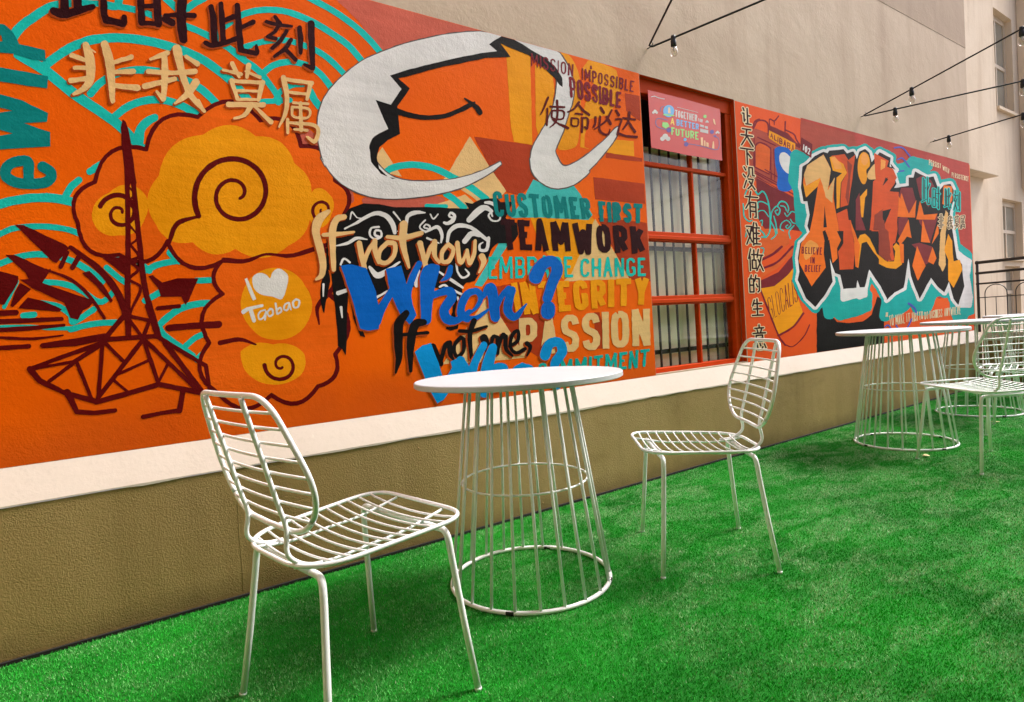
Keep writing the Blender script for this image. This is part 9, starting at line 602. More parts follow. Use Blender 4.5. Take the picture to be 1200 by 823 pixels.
     '12035 4660 -69 -15 -79 -11 -21 -14 7 -12 22 -1 177 33 86 9 29 -1 67 -13 79 -31 158 -81 28 -1 24 9 7 11 -10 10 -108 46 -95 50 -79 22 -97 6/12125 4478 -140 -47 -11 -10 7 -7 25 0 134 40 23 3 17 -2 62 -20 66 -30 105 -63 46 -16 18 0 15 5 10 9 -3 7 -190 107 -86 28 -51 2/12208 4259 -186 -31 -17 -9 -1 -10 10 -6 17 0 215 34 18 10 -4 11 -20 4/12197 1859 -24 -5 -11 -7 -2 -10 7 -8 89 -34 138 -46 55 -36 22 -59 28 -10 31 2 13 13 -15 51 -53 52 -88 40 -166 55/12288 1564 -13 -5 -140 -116 -64 -40 -76 -27 -88 -14 -45 -1 -33 9 -49 27 -93 79 -22 4 -19 -2 -5 -13 55 -46 27 -31 58 -41 44 -12 45 -6 52 2 105 19 84 31 85 49 135 116 1 8 -9 8 -18 4/11333 1498 -43 -7 -61 -20 -8 -7 4 -8 13 -5 16 0 66 20 16 3 14 -2 38 -20 124 -96 19 -6 22 2 12 9 -2 7 -30 19 -85 71 -67 36'),
    ('lettering', 'column of dark Chinese characters edged in cream', 'pcream',
     '7398 4648 -25 -12 -12 -15 2 -8 21 -36 -32 -11 -9 -8 -4 -10 8 -14 28 -6 0 -76 3 -20 13 -8 22 -1 -4 -10 2 -7 8 -7 12 -3 104 2 36 3 17 5 12 7 7 11 0 9 -6 7 -16 5 -53 -1 -2 2 2 63 26 5 14 6 12 11 6 12 -3 9 -12 7 -42 1 -4 83 -18 10 -16 0 -14 -4 -21 -14 -7 -21 -23 31 -16 5|7453 4584 -1 -18 -10 9/7354 4362 -16 -6 -10 -9 -4 -10 2 -9 8 -6 13 -4 69 3 -6 -36 -25 -3 -51 -1 -13 -3 -14 -6 -11 -9 -4 -16 8 -8 14 -4 90 2 -114 -113 -2 -16 14 -9 -22 -7 -14 -7 -10 -11 -2 -10 8 -10 17 -5 121 4 -2 -194 4 -7 11 -6 28 -2 -13 -12 -3 -29 -37 40 -11 6 -16 1 -19 -3 -14 -7 -10 -12 2 -14 44 -45 19 -3 20 2 14 7 10 11 -1 -45 -25 -27 -39 31 -13 4 -16 0 -16 -4 -12 -6 -8 -8 -2 -10 3 -7 48 -38 19 -5 17 2 13 6 8 -3 -2 -5 -23 -5 -15 -11 -51 -82 -14 -25 -1 -10 8 -9 19 -5 22 3 17 7 60 95 38 -35 -69 -46 -8 -14 8 -13 21 -6 27 4 65 39 50 -37 16 -4 20 1 14 5 11 8 6 10 0 8 -71 59 36 65 -1 13 -8 7 -14 4 -98 -2 -1 2 36 43 3 65 3 4 1 -89 7 -11 19 -6 50 1 24 6 14 10 5 11 -6 11 -13 6 -22 2 2 94 -11 10 -16 4 -97 -3 8 7 4 9 1 95 26 -15 26 -2 24 10 9 8 3 10 -6 11 -83 55 2 13 114 5 26 11 11 15 -6 13 -18 8 14 7 8 9 4 10 -3 8 -102 97 58 5 17 4 20 13 4 16 -8 9 -16 4 -113 -2 5 35 62 4 17 5 14 9 6 17 -14 12 -29 2 -160 -6|7451 4207 2 1 3 -1 102 -95 13 -6 -251 -9 21 6 15 8/7473 3524 -17 -6 -13 -10 -19 -56 -75 -3 -20 -7 -12 -11 0 -13 16 -11 74 0 1 -2 -21 -55 -72 -72 -4 -16 6 -8 12 -6 16 -2 13 2 20 9 29 27 0 -137 11 -13 14 -4 17 0 15 4 12 9 5 10 4 60 4 1 51 -2 0 -29 -24 -11 -9 -10 0 -10 6 -8 22 -8 54 2 18 8 10 14 6 110 0 98 -10 9 -17 4 -119 -3 -4 3 13 28 153 2 14 4 14 9 7 8 2 10 -10 11 -16 5 -149 -4 17 48 0 10 -16 11 -13 2|7489 3333 57 2 0 -13 -57 -2|7487 3273 53 1 2 -11 -9 -2 -43 0/7509 3106 -15 -5 -10 -8 -19 -42 -127 -2 -20 -6 -14 -13 1 -15 16 -10 35 -3 52 2 -11 -25 -13 16 -15 6 -10 1 -29 -6 -11 -7 -5 -8 1 -12 52 -79 -74 -104 5 -15 21 -9 23 1 19 10 42 58 21 -29 9 -6 16 -3 0 -20 4 -9 21 -10 28 3 25 13 124 1 17 6 10 10 1 14 -14 11 -17 4 -47 -1 -3 3 2 24 30 2 18 5 14 9 4 10 -5 11 -13 8 -14 2 -33 -1 1 26 31 2 17 5 15 8 5 12 -5 11 -14 8 -14 2 -34 0 2 27 42 3 20 5 13 13 0 14 -8 7 -12 5 -36 2 -23 51 -11 9 -18 4 -23 -2 -20 7/7412 2745 -23 -6 -14 -12 -57 -134 5 -16 25 -11 -3 -126 4 -23 15 -10 22 -2 14 3 13 7 9 18 66 -1 3 -1 1 -13 10 -10 16 -5 21 0 13 5 12 8 44 50 42 -56 23 -8 25 2 21 12 3 14 -72 102 35 82 25 7 13 9 5 10 -4 12 -11 7 -14 4 -86 1 18 57 -6 12 -14 6 -30 1 -22 -9 -7 -8 -19 -55 -12 -1 0 44 -8 12 -13 6 -16 2 -17 -3 -17 -8 -2 10 -7 8 -12 5|7441 2701 1 -33 -13 -1|7426 2619 2 2 13 -1 -2 -28 -13 0|7594 2614 9 0 -7 -13 -6 3|7474 2544 7 2 2 -2 -5 -66 -6 2/7497 2384 -14 -2 -12 -7 -22 -40 -26 1 10 27 -10 14 -22 7 -23 -3 -19 -12 -13 -33 -22 -6 -11 -9 -4 -54 2 -136 8 -11 16 -6 108 -4 22 7 12 15 1 71 3 3 19 -21 13 -5 17 -1 -2 -20 -24 -13 -8 -10 2 -12 12 -10 20 -5 24 4 40 21 11 10 9 175 -9 10 -15 7 -57 1 9 26 -3 10 -16 9|7514 2290 18 1 3 -3 -2 -31 -17 6 -20 2|7388 2289 13 0 -1 -39 -4 -1 -7 1|7387 2202 14 0 -3 -46 -13 1/7489 2056 -17 -6 -11 -9 -17 3 -13 0 -15 -4 -12 -8 -51 -88 3 -9 9 -8 27 -7 -15 -7 -7 -10 0 -10 9 -10 21 -7 58 -1 1 -41 -95 1 -21 -11 -5 -9 1 -8 11 -11 23 -5 258 -3 19 6 10 10 -2 12 -11 10 -19 5 -92 1 -1 5 1 37 61 -1 14 3 20 12 2 16 -9 9 -16 6 -71 2 1 26 15 1 54 -1 14 2 22 12 4 8 -2 10 -11 10 -16 5 -80 2 0 37 -4 10 -19 11|7436 1948 22 -1 -1 -26 -43 2 12 7/7508 1698 -15 -3 -11 -8 -7 -31 -74 0 -14 -5 -9 -7 -2 -12 5 -10 16 -8 29 -4 11 -24 -75 0 -17 -5 -11 -9 0 -14 15 -12 16 -5 37 0 -5 -92 3 -8 10 -8 -28 3 -15 -4 -11 -7 -29 -71 6 -12 14 -7 16 -4 20 3 18 9 16 35 11 -43 14 -12 23 -6 97 -4 14 2 15 7 22 25 13 -12 26 -7 25 3 14 11 1 14 -37 60 -15 10 -24 5 9 13 2 92 40 1 17 3 12 8 4 11 -9 15 -20 8 -75 3 11 23 29 1 19 10 5 14 -9 12 -25 9 -68 2 0 22 -6 10 -19 9|7514 1609 10 0 -8 -15 -9 13|7561 1425 29 -2 -9 -13 4 -15 -15 1 -15 27'),
    ('lettering', None, 'dark',
     '7390 4633 -8 -7 -1 -6 24 -36 9 -4 13 2 9 5 3 8 -22 37 -11 5/7487 4639 -9 -5 -4 -7 -2 -193 -3 -3 -23 -1 -10 -3 -8 -7 -1 -8 14 -6 134 7 14 10 -5 9 -72 1 -1 89 41 3 12 6 4 9 -11 7 -44 0 -2 88 -8 6/7374 4562 -13 -7 0 -10 8 -3 27 -1 -1 -99 7 -6 16 0 12 7 25 30 -4 8 -18 2 -1 77 -13 6/7356 4351 -9 -5 -4 -7 8 -8 84 2 -8 -59 -101 -6 -13 -7 -2 -10 14 -4 96 3 1 -15 -111 -111 -1 -11 12 -4 17 5 116 116 118 -111 13 -4 14 4 10 9 -1 7 -124 116 103 5 16 9 0 9 -14 4 -115 -4 -10 1 12 59 79 4 16 9 0 10 -8 3 -16 1/7285 4082 -8 -5 -3 -7 2 -5 7 -3 138 3 -2 -200 7 -7 17 0 8 5 4 6 2 131 60 -39 17 1 12 11 -4 7 -72 48 -13 3 2 36 130 5 17 9 0 9 -12 5 -33 -1 -266 -10/7347 3835 -7 -5 -2 -7 36 -41 11 -5 15 3 7 5 2 8 -34 37 -12 7/7461 3841 -10 -5 -4 -6 -3 -89 -36 -44 2 -9 14 -4 17 6 40 49 4 81 45 1 -3 -82 3 -21 15 -3 40 1 11 2 9 9 -3 7 -9 3 -26 0 -3 2 2 101 -13 4/7326 3736 -11 -7 1 -10 45 -34 11 -2 14 4 7 7 -2 7 -46 34 -10 3/7434 3683 -10 -5 -5 -7 2 -5 8 -5 95 2 1 -2 -21 -35 -31 23 -16 1 -13 -7 -1 -10 44 -39 -79 -50 -5 -7 2 -6 11 -4 15 2 79 50 58 -48 11 -2 13 2 8 7 0 8 -71 58 39 69 0 8 -16 4/7390 3658 -11 -7 -62 -103 1 -8 13 -5 13 2 10 8 61 103 -6 10/7472 3511 -11 -8 -23 -61 -83 -2 -12 -3 -8 -6 0 -10 11 -4 85 1 -25 -71 -74 -74 -2 -8 12 -7 17 4 71 68 -4 -184 7 -5 13 -1 10 4 6 6 5 76 95 -1 -3 -53 -26 -5 -7 -6 0 -6 13 -8 44 2 10 4 5 8 6 201 -12 7 -139 -2 -2 2 19 50 166 4 14 6 4 9 -6 6 -10 2 -159 -4 -2 3 21 59 -10 8|7469 3344 97 2 -3 -37 -95 0|7467 3284 2 2 92 0 0 -37 -92 0/7511 3095 -12 -7 -23 -56 -16 7 -55 -1 -65 -1 -10 -3 -6 -5 0 -7 11 -6 94 1 2 -2 -29 -83 -34 53 -10 4 -10 -1 -13 -8 0 -6 52 -83 -73 -104 1 -8 12 -6 13 2 8 5 58 82 35 -53 9 -4 17 3 3 -1 -1 -33 11 -8 10 0 10 3 11 13 131 0 10 3 8 6 0 7 -10 6 -67 1 -3 3 1 45 50 2 11 5 4 7 -3 6 -10 4 -52 1 2 48 51 2 11 5 4 7 -3 6 -10 4 -52 1 0 49 3 2 60 2 12 7 1 8 -14 7 -60 -1 13 6 4 9 -21 44 -14 6 -17 -4 -7 -8 16 -38 12 -13 -7 -2 -50 -1 -2 2 22 61 -7 7|7513 3001 30 1 3 -2 -4 -51 -30 1|7450 2959 9 -5 14 -1 1 -2 -5 -124 -41 66|7511 2925 29 1 3 -2 -2 -47 -32 1|7509 2853 33 1 -2 -48 -32 0/7405 2732 -11 -7 -58 -134 7 -10 12 -2 10 3 2 -2 -3 -155 5 -6 12 -3 14 3 7 8 4 196 -13 11 36 88 -7 10/7583 2728 -12 -8 -24 -66 -10 2 -37 0 0 54 -5 6 -13 2 -12 -3 -6 -6 -4 -53 -39 -2 -13 -8 2 -8 9 -5 39 0 3 -11 -1 -41 -33 -3 -10 -9 -3 -117 5 -5 10 -3 93 0 -11 -21 8 -7 15 0 12 6 64 74 55 -77 9 -5 11 -1 14 6 2 9 -72 102 40 97 28 3 8 6 1 6 -5 6 -10 3 -106 -2 24 70 -9 9|7540 2635 -6 -32 4 -5 10 -2 10 1 9 5 11 26 50 0 2 -1 -24 -61 -23 24 -15 2 -13 -8 1 -8 34 -50 -5 -12 -45 -52 -3 3 2 107 -12 7 -30 0 0 6 1 47|7455 2558 47 -2 -2 -90 -46 0 -2 2/7390 2373 -14 -8 -15 -41 -21 -2 -9 -7 -1 -184 6 -6 10 -2 92 -1 16 5 4 15 0 125 24 6 14 29 57 0 -5 -98 -33 45 -10 3 -10 -1 -8 -3 -4 -6 31 -49 16 -3 10 3 8 7 1 -2 -1 -43 -28 -16 -5 -7 9 -10 17 -1 41 21 5 6 6 169 -14 8 -74 1 15 37 -5 7 -13 3 -16 -6 -25 -55 -13 11 -46 1 11 41 -10 7|7369 2301 52 0 -3 -64 -49 1|7366 2214 54 -1 -1 -68 -52 1/7491 2045 -10 -5 -3 -5 -2 -51 -40 1 21 38 -11 9 -20 -1 -8 -7 -44 -80 7 -10 17 -2 11 5 15 24 54 -1 -2 -51 -72 1 -10 -4 -5 -8 5 -7 10 -4 74 -1 0 -61 -3 -2 -103 1 -12 -4 -3 -10 6 -6 11 -2 254 -4 10 5 3 6 -2 6 -9 5 -114 3 0 63 82 0 11 5 3 6 -5 7 -10 4 -80 2 1 49 90 1 11 4 5 8 -4 7 -10 3 -91 1 -1 53 -11 8/7513 1686 -10 -3 -5 -6 -1 -34 -87 1 -13 -7 1 -8 10 -5 52 -2 -10 -4 -3 -5 15 -38 -98 -1 -11 -9 2 -6 7 -4 285 -7 17 0 11 5 1 12 -13 6 -92 2 -2 2 18 34 -6 10 48 2 9 5 1 8 -7 6 -11 3 -84 1 -3 35 -7 5|7553 1621 -26 -47 -27 -1 -19 42 -11 6/7545 1544 -107 1 -14 -4 -4 -5 -4 -86 9 -9 144 -5 21 0 11 4 6 23 1 72 -16 8|7525 1522 42 -1 -2 -19 -108 0 -2 2 1 18 3 1|7561 1478 6 0 -2 -19 -108 2 -2 2 0 18/7508 1430 -8 -3 -3 -8 22 -39 11 -7 14 0 9 5 2 6 -20 38 -10 8/7445 1433 -12 -4 -4 -7 21 -88 16 -6 94 -2 10 2 32 40 -4 10 -13 5 -15 -2 -25 -32 -61 2 -18 74 -8 6/7615 1418 -13 -6 -1 -8 35 -56 11 -6 13 0 9 4 3 6 -17 31 -20 29 -9 5/7384 1423 -12 -7 -25 -61 4 -8 10 -4 13 1 8 5 26 60 -4 11 -10 3'),
]
ART_POSTER = [
    ('sheet', None, 'postred',
     '5571 4562 -1 -1 -1 -16 0 -41 3 -352 0 -131 2 -136 302 -8 206 -3 87 -4 75 -1 672 6 18 1 2 158 4 147 0 104 5 148 -1 113 -378 12 -206 3 -91 4 -198 -2 -84 1'),
    ('lettering', None, 'white',
     '6045 4404 -7 -14 15 0 1 -1 -7 -74 1 -1 16 3 2 1 7 70 1 2 9 0 6 12 -16 2 -9 -1/6117 4402 -4 -6 -7 2 -8 -8 -4 -17 -3 -30 2 -20 8 -7 14 -1 7 3 10 10 4 17 2 30 -2 20 -8 7|6116 4389 3 -3 1 -14 -3 -29 -4 -13 -2 17 1 28/6169 4402 -6 -2 -9 -10 -5 -18 -4 -31 2 -18 9 -8 15 0 5 2 14 11 2 28 -1 4 -4 1 -12 0 -5 -11 2 -2 -1 -18 -3 -1 -1 1 -2 17 2 28 3 13 2 2 2 -3 2 -10 16 4 1 1 -3 14 -8 6/6210 4402 -3 -3 -3 -8 1 -2 -3 -30 -3 -6 2 -1 -3 -31 -2 -6 3 -2 8 2 27 -1 2 1 4 13 -21 0 0 1 2 22 5 3 4 12 -8 1 1 22 17 1 5 12 -22 1/6257 4402 -4 -12 13 -1 -6 -75 19 2 7 72 1 2 9 0 6 12 -15 0 0 1/6310 4400 -4 -42 -2 -6 2 -1 -3 -37 18 2 2 1 3 35 7 -1 -4 -38 20 3 4 43 3 5 -2 2 3 37 -20 -3 -4 -35 -6 1 3 37 -3 1/6369 4403 -4 -3 -3 -11 2 -1 -1 -30 -2 -5 2 -1 -1 -6 -2 -25 -2 -6 2 -2 35 1 2 1 4 12 -20 0 -1 2 2 22 5 2 5 12 -9 1 2 22 1 1 17 0 6 14/6415 4400 -6 -86 20 1 3 17 4 -14 2 0 18 6 -8 28 12 13 3 25 -8 10 -4 2 -15 2|6435 4388 2 1 1 -1 4 -5 -2 -17 -4 -3 -3 1/6481 4364 -3 -6 -3 -37 10 1 3 15 1 1 2 1 3 6 -5 2 0 8 1 2 9 0 4 6 -14 2/6523 4363 -4 -3 -4 1 -5 -4 -4 -23 2 -10 5 -4 8 -1 10 6 4 24 -2 9 -5 4|6520 4354 0 1 2 -1 1 -7 -3 -19 -2 7/6543 4361 -4 -43 11 2 2 8 4 -8 10 3 -4 14 7 7 0 12 -7 6 -9 1'),
    ('lettering', None, 'pyel',
     '5981 4291 -5 -4 -35 -75 16 -1 11 20 1 1 22 -2 8 -24 16 5 2 1 -23 77 -4 4|5982 4260 4 -16 -12 1'),
    ('lettering', None, 'psky',
     '6060 4290 -2 -1 -2 -14 -4 -62 1 -1 43 2 11 8 7 7 2 18 -7 8 6 6 1 19 -7 9 -5 3 -21 0 -4 1|6080 4276 10 0 3 -3 0 -10 -2 -2 -12 1|6076 4245 10 1 8 -5 -1 -11 -3 -2 -14 1/6136 4291 -3 -2 -2 -11 2 -3 -4 -28 1 -2 0 -11 -4 -20 4 -1 46 0 6 15 -32 0 2 18 12 0 5 14 -16 0 1 14 1 2 27 1 6 14 -30 1 -2 1/6204 4292 -2 -2 -5 -14 20 0 2 -1 -5 -62 2 0 20 3 5 60 16 1 8 14 -21 1 -2 1 -9 -1/6280 4291 -4 -14 21 0 -6 -64 1 -1 21 3 6 61 17 1 6 14 -23 1/6359 4291 -4 -3 -3 -11 1 -2 -1 -19 -3 -10 2 -1 -2 -24 -3 -7 3 -2 7 1 43 0 2 2 5 14 -32 0 -1 2 1 14 13 2 6 13 -17 2 1 13 1 1 26 1 7 15 -33 0 -2 1/6424 4289 -7 -76 24 3 1 22 2 2 17 -23 22 9 -13 20 15 12 3 23 -19 11 -24 1|6445 4276 12 1 6 -4 0 -11 -2 -2 -16 -1'),
    ('lettering', None, 'pgreen',
     '5957 4179 -4 -2 -2 -15 1 -2 -2 -29 -3 -7 2 -2 -3 -38 24 3 2 0 3 36 16 1 7 17 -21 1 1 18 2 2 33 1 6 17 -38 0 -1 1/6031 4170 -5 -60 8 -17 5 -4 20 -4 26 6 7 5 9 19 5 59 -26 -3 -4 -57 -5 -9 -5 -2 -8 2 -5 11 5 58/6126 4182 -7 -17 27 -2 -5 -78 2 -1 23 3 2 1 6 76 1 1 20 1 6 18 -25 -1 -1 2 -15 -2/6215 4173 -4 -60 8 -21 4 -2 21 -4 26 5 7 5 10 19 5 63 -27 -4 -3 -60 -5 -10 -6 -1 -9 2 -5 12 5 59/6309 4185 -5 -101 2 0 23 4 3 33 1 3 23 -34 22 9 2 1 -18 27 17 12 4 4 2 30 -21 13 -26 1 -3 1|6337 4168 13 0 8 -6 -1 -15 -6 -4 -17 1 1 21/6407 4187 -3 -2 -4 -16 2 -1 1 -7 -4 -31 3 -2 0 -7 -2 -27 -3 -7 3 -3 15 2 47 0 6 17 -42 1 1 24 1 1 17 1 6 16 -21 0 -1 10 3 13 35 1 7 19 -41 -1 -3 2'),
    ('illustration', None, 'white',
     '5663 4508 -44 -16 -4 -5 2 -2 3 -1 41 13 18 4 8 0 30 -6 28 -2 102 3 8 1 5 4 0 3 -4 2 -92 -4 -30 2 -41 7 -11 0/6079 4440 -1 -3 3 -1 381 -4 19 0 5 3 -3 3 -16 0 -384 3/5666 4345 -8 -4 -7 -5 -8 -14 -10 -3 -9 -7 -4 -9 3 -8 9 -3 13 0 12 5 8 8 13 3 7 -5 9 -3 10 1 10 4 7 5 4 6 0 7 -3 5 -7 3 -12 1 -2 9 -8 5 -13 2/6654 4361 -12 -6 -7 -9 -12 -6 -4 -5 2 -6 7 -3 7 0 8 3 9 6 7 2 6 -4 6 -2 7 1 6 2 6 5 3 4 -3 7 -4 2 -9 1 -2 5 -6 4 -7 1/6512 4290 -2 -31 78 -1 2 29/6607 4284 -2 -2 -1 -28 63 -2 3 33/6508 4239 -4 -45 163 -2 5 44 -2 1/6858 4255 -13 -7 -6 -10 -10 -4 -7 -4 -3 -8 3 -7 8 -2 11 0 10 5 7 6 10 2 7 -5 6 -2 10 1 8 4 7 5 2 4 0 5 -3 3 -6 3 -8 0 -3 7 -8 4 -10 2/5834 4083 -15 -4 -15 -7 -16 -14 -4 -6 -4 -10 -17 -5 -15 -10 -5 -6 -4 -8 0 -8 4 -8 6 -5 9 -4 11 -1 8 0 12 4 13 5 8 6 8 10 12 1 13 3 9 -11 12 -4 17 0 19 5 14 9 7 9 2 12 -3 9 -7 6 -9 3 -19 1 -4 14 -9 9 -20 5'),
    ('illustration', None, 'pviolet',
     '5841 4416 -33 -9 -9 -4 -10 -7 -7 -8 -6 -9 -18 -39 2 -4 5 -1 6 4 14 31 9 16 5 7 12 7 38 10 3 3 -1 4 -3 1/5721 4255 -17 -7 -14 -11 -12 -13 -6 -9 -5 -13 -1 -16 4 -14 5 -10 9 -9 12 -7 16 -7 21 -3 26 -3 38 -1 91 -1 27 1 6 2 3 5 -4 4 -62 -2 -95 2 -32 3 -12 2 -13 5 -10 8 -7 8 -4 9 -3 17 2 10 9 18 8 9 11 8 14 5 20 4 24 1 120 -2 6 1 3 4 -1 3 -3 1 -96 3 -52 -1/6768 4179 -5 -5 4 -4 22 -2 39 -1 18 -1 14 -4 11 -7 7 -12 5 -39 -6 -40 -6 -14 -12 -21 -7 -7 -13 -6 -16 -4 -26 -4 -38 -1 -95 3 -118 7 -108 4 -199 -3 -7 -2 -2 -5 4 -3 9 0 159 3 122 -1 231 -14 41 2 28 4 20 5 17 8 11 10 8 12 11 28 6 42 -2 21 -4 19 -8 15 -11 9 -17 5 -22 2 -59 2'),
    ('illustration', None, 'pviolet2',
     '5900 4164 -16 -7 -15 -13 -6 -10 0 -9 6 -10 11 -7 17 -2 15 2 18 7 13 10 8 12 0 10 -6 11 -11 6 -17 2/6742 4251 -14 -5 -14 -10 -8 -9 -1 -10 4 -8 11 -7 14 -3 17 1 18 7 11 8 7 8 2 12 -6 11 -10 5 -17 2/6808 4194 -10 -4 -7 -4 -3 -5 -1 -6 2 -5 6 -4 10 -1 8 1 10 4 7 4 4 6 1 5 -3 5 -7 3 -9 2/6208 4028 -15 -7 -12 -10 -6 -13 1 -10 9 -9 11 -4 16 -1 17 3 13 6 13 12 7 12 -2 9 -10 10 -11 4 -13 1'),
    ('illustration', None, 'psky',
     '5909 4437 -14 -5 -29 -15 -13 -9 -11 -11 -9 -12 -7 -11 -6 -23 0 -12 3 -11 12 -18 9 -8 12 -6 13 -4 15 -3 30 2 17 3 16 5 29 15 13 9 11 11 10 12 7 11 8 24 0 12 -4 12 -13 18 -10 7 -11 6 -15 4 -28 2 -18 -2/6192 4076 -9 -4 -10 -8 -4 -7 0 -8 4 -6 11 -5 10 0 13 2 11 6 8 6 4 8 -1 8 -4 5 -9 4 -11 1'),
    ('illustration', None, 'pgreen',
     '5828 4318 -7 -3 -5 -6 2 -5 7 -2 182 15 9 4 4 5 -1 6 -9 2/6610 4424 -11 -5 -10 -9 -5 -8 0 -9 6 -6 11 -4 15 -1 12 3 12 6 9 8 4 8 0 9 -6 7 -11 4 -16 0/5796 4216 -13 -52 65 -19 72 38 -32 41'),
    ('illustration', None, 'pcreamy',
     '5942 4416 -29 -10 -6 -66 1 -1 44 6 1 2 -6 70/6780 4398 14 -58 41 -17 -22 73 -1 1/6509 4123 -7 -96 49 -5 3 107 -34 -4/6573 4096 -6 -74 30 -1 2 2 3 70/6770 4109 -15 -3 -28 -93 48 -1 2 2 -1 94/6619 4078 -1 -2 -4 -52 46 -7 6 55'),
]

FESTOONS = [((2.7856, 0.0, 2.5159), (4.768, -4.6, 3.0), 0.0, [0.0305], 'festoon strand with one bulb, nearest the camera above the window'), ((2.7856, 0.0, 2.5159), (0.17, -4.6, 3.3), 0.0, [], 'bare black festoon cable rising steeply above the window'), ((5.3597, 0.0, 2.4977), (4.162, -4.6, 3.1), 0.0, [0.0917, 0.2472], 'upper festoon strand of the pair sharing one hook over the graffiti mural'), ((5.3597, 0.0, 2.4977), (7.132, -4.6, 2.5), 0.0, [0.0485, 0.2096], 'lower festoon strand of the pair sharing one hook over the graffiti mural'), ((6.7208, 0.0, 2.4544), (5.971, -4.6, 2.5), 0.0, [0.0352, 0.16], 'short festoon strand lowest at the far end of the graffiti mural')]

# ------------------------------------------------------------------ ground
M_conc = render_wall("concrete_ground", (120, 116, 108), (142, 136, 126), (96, 90, 82), 0.3, 90, 20)
M_upper = render_wall("upper_render", (182, 158, 134), (200, 178, 154), (164, 138, 114), 0.32, 60, 14, 0.75, 0.55)
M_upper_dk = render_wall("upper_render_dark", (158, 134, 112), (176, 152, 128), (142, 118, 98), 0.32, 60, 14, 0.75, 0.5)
M_plinth = render_wall("plinth_render", (151, 126, 76), (162, 138, 90), (126, 104, 60), 0.5, 240, 120, 0.6, 0.6, 0.09, 0.10)
M_sill = render_wall("sill_paint", (203, 190, 177), (213, 200, 187), (194, 176, 158), 0.16, 60, 14, 0.6, 0.25)
M_far = render_wall("far_render", (208, 188, 162), (220, 202, 178), (184, 160, 132), 0.4, 40, 8, 0.8, 0.7)

def turf_material(name, blade):
    m = bpy.data.materials.new(name)
    t, b = nodes_of(m)
    p = pos(t)
    f = mapr(t, noise(t, 2.2, 4, 0.6, p, 0.5), 0.35, 0.65, 0, 1)
    base = mix(t, f, (0.004, 0.23, 0.010), (0.016, 0.46, 0.026))
    # worn patches where the pile lies flat and shows its pale backs
    wear = mapr(t, noise(t, 4.2, 9, 0.72, pos(t, (0.9, 1.7, 1.0), R(35)), 0.9), 0.45, 0.58, 0.0, 1.0)
    wear = math_n(t, 'MULTIPLY', wear, mapr(t, noise(t, 0.8, 3, 0.5, p), 0.34, 0.52, 0.4, 1.0))
    sp = t.nodes.new("ShaderNodeSeparateXYZ")
    t.links.new(p, sp.inputs[0])
    wear = math_n(t, 'MULTIPLY', wear, mapr(t, sp.outputs[0], 0.9, 2.2, 0.25, 1.0))      # walked on most towards the far end
    if blade:
        g = t.nodes.new("ShaderNodeNewGeometry").outputs["Random Per Island"]
        base = mix(t, mapr(t, g, 0, 1, 0.0, 0.65), base, (0.03, 0.50, 0.045))
        pale = math_n(t, 'MULTIPLY', mapr(t, g, 0.40, 0.56, 0.0, 1.0), math_n(t, 'ADD', wear, 0.06))
        base = mix(t, math_n(t, 'MINIMUM', pale, 0.9), base, (0.62, 0.80, 0.50))
        few = mapr(t, g, 0.975, 0.98, 0.0, 0.8)
        base = mix(t, few, base, (0.42, 0.52, 0.34))
    else:
        s = mapr(t, noise(t, 420, 2, 0.7, p), 0.35, 0.7, 0.0, 1.0)
        base = mix(t, s, tuple(v * 0.55 for v in (0.006, 0.22, 0.012)), base)
        bump(t, b, noise(t, 380, 2, 0.7, p), 0.8, 0.01)
        base = mix(t, math_n(t, 'MULTIPLY', wear, 0.18), base, (0.3, 0.45, 0.26))
    t.links.new(base, b.inputs["Base Color"])
    b.inputs["Roughness"].default_value = 0.6
    b.inputs["Specular IOR Level"].default_value = 0.1
    b.inputs["Sheen Weight"].default_value = 0.08       # fibre fuzz
    b.inputs["Sheen Roughness"].default_value = 0.45
    b.inputs["Sheen Tint"].default_value = (0.45, 1.0, 0.45, 1)
    return m

MB().add([(-60, -60, -0.004), (90, -60, -0.004), (90, 60, -0.004), (-60, 60, -0.004)], [(0, 1, 2, 3)]).build("ground", M_conc)
tag(bpy.data.objects["ground"], kind="structure")
tf = MB().add([(-5, -4.6, 0.0), (7.72, -4.6, 0.0), (7.72, -0.062, 0.0), (-5, -0.062, 0.0)], [(0, 1, 2, 3)]).build("turf_floor", turf_material("turf_backing", False))
tag(tf, kind="structure")

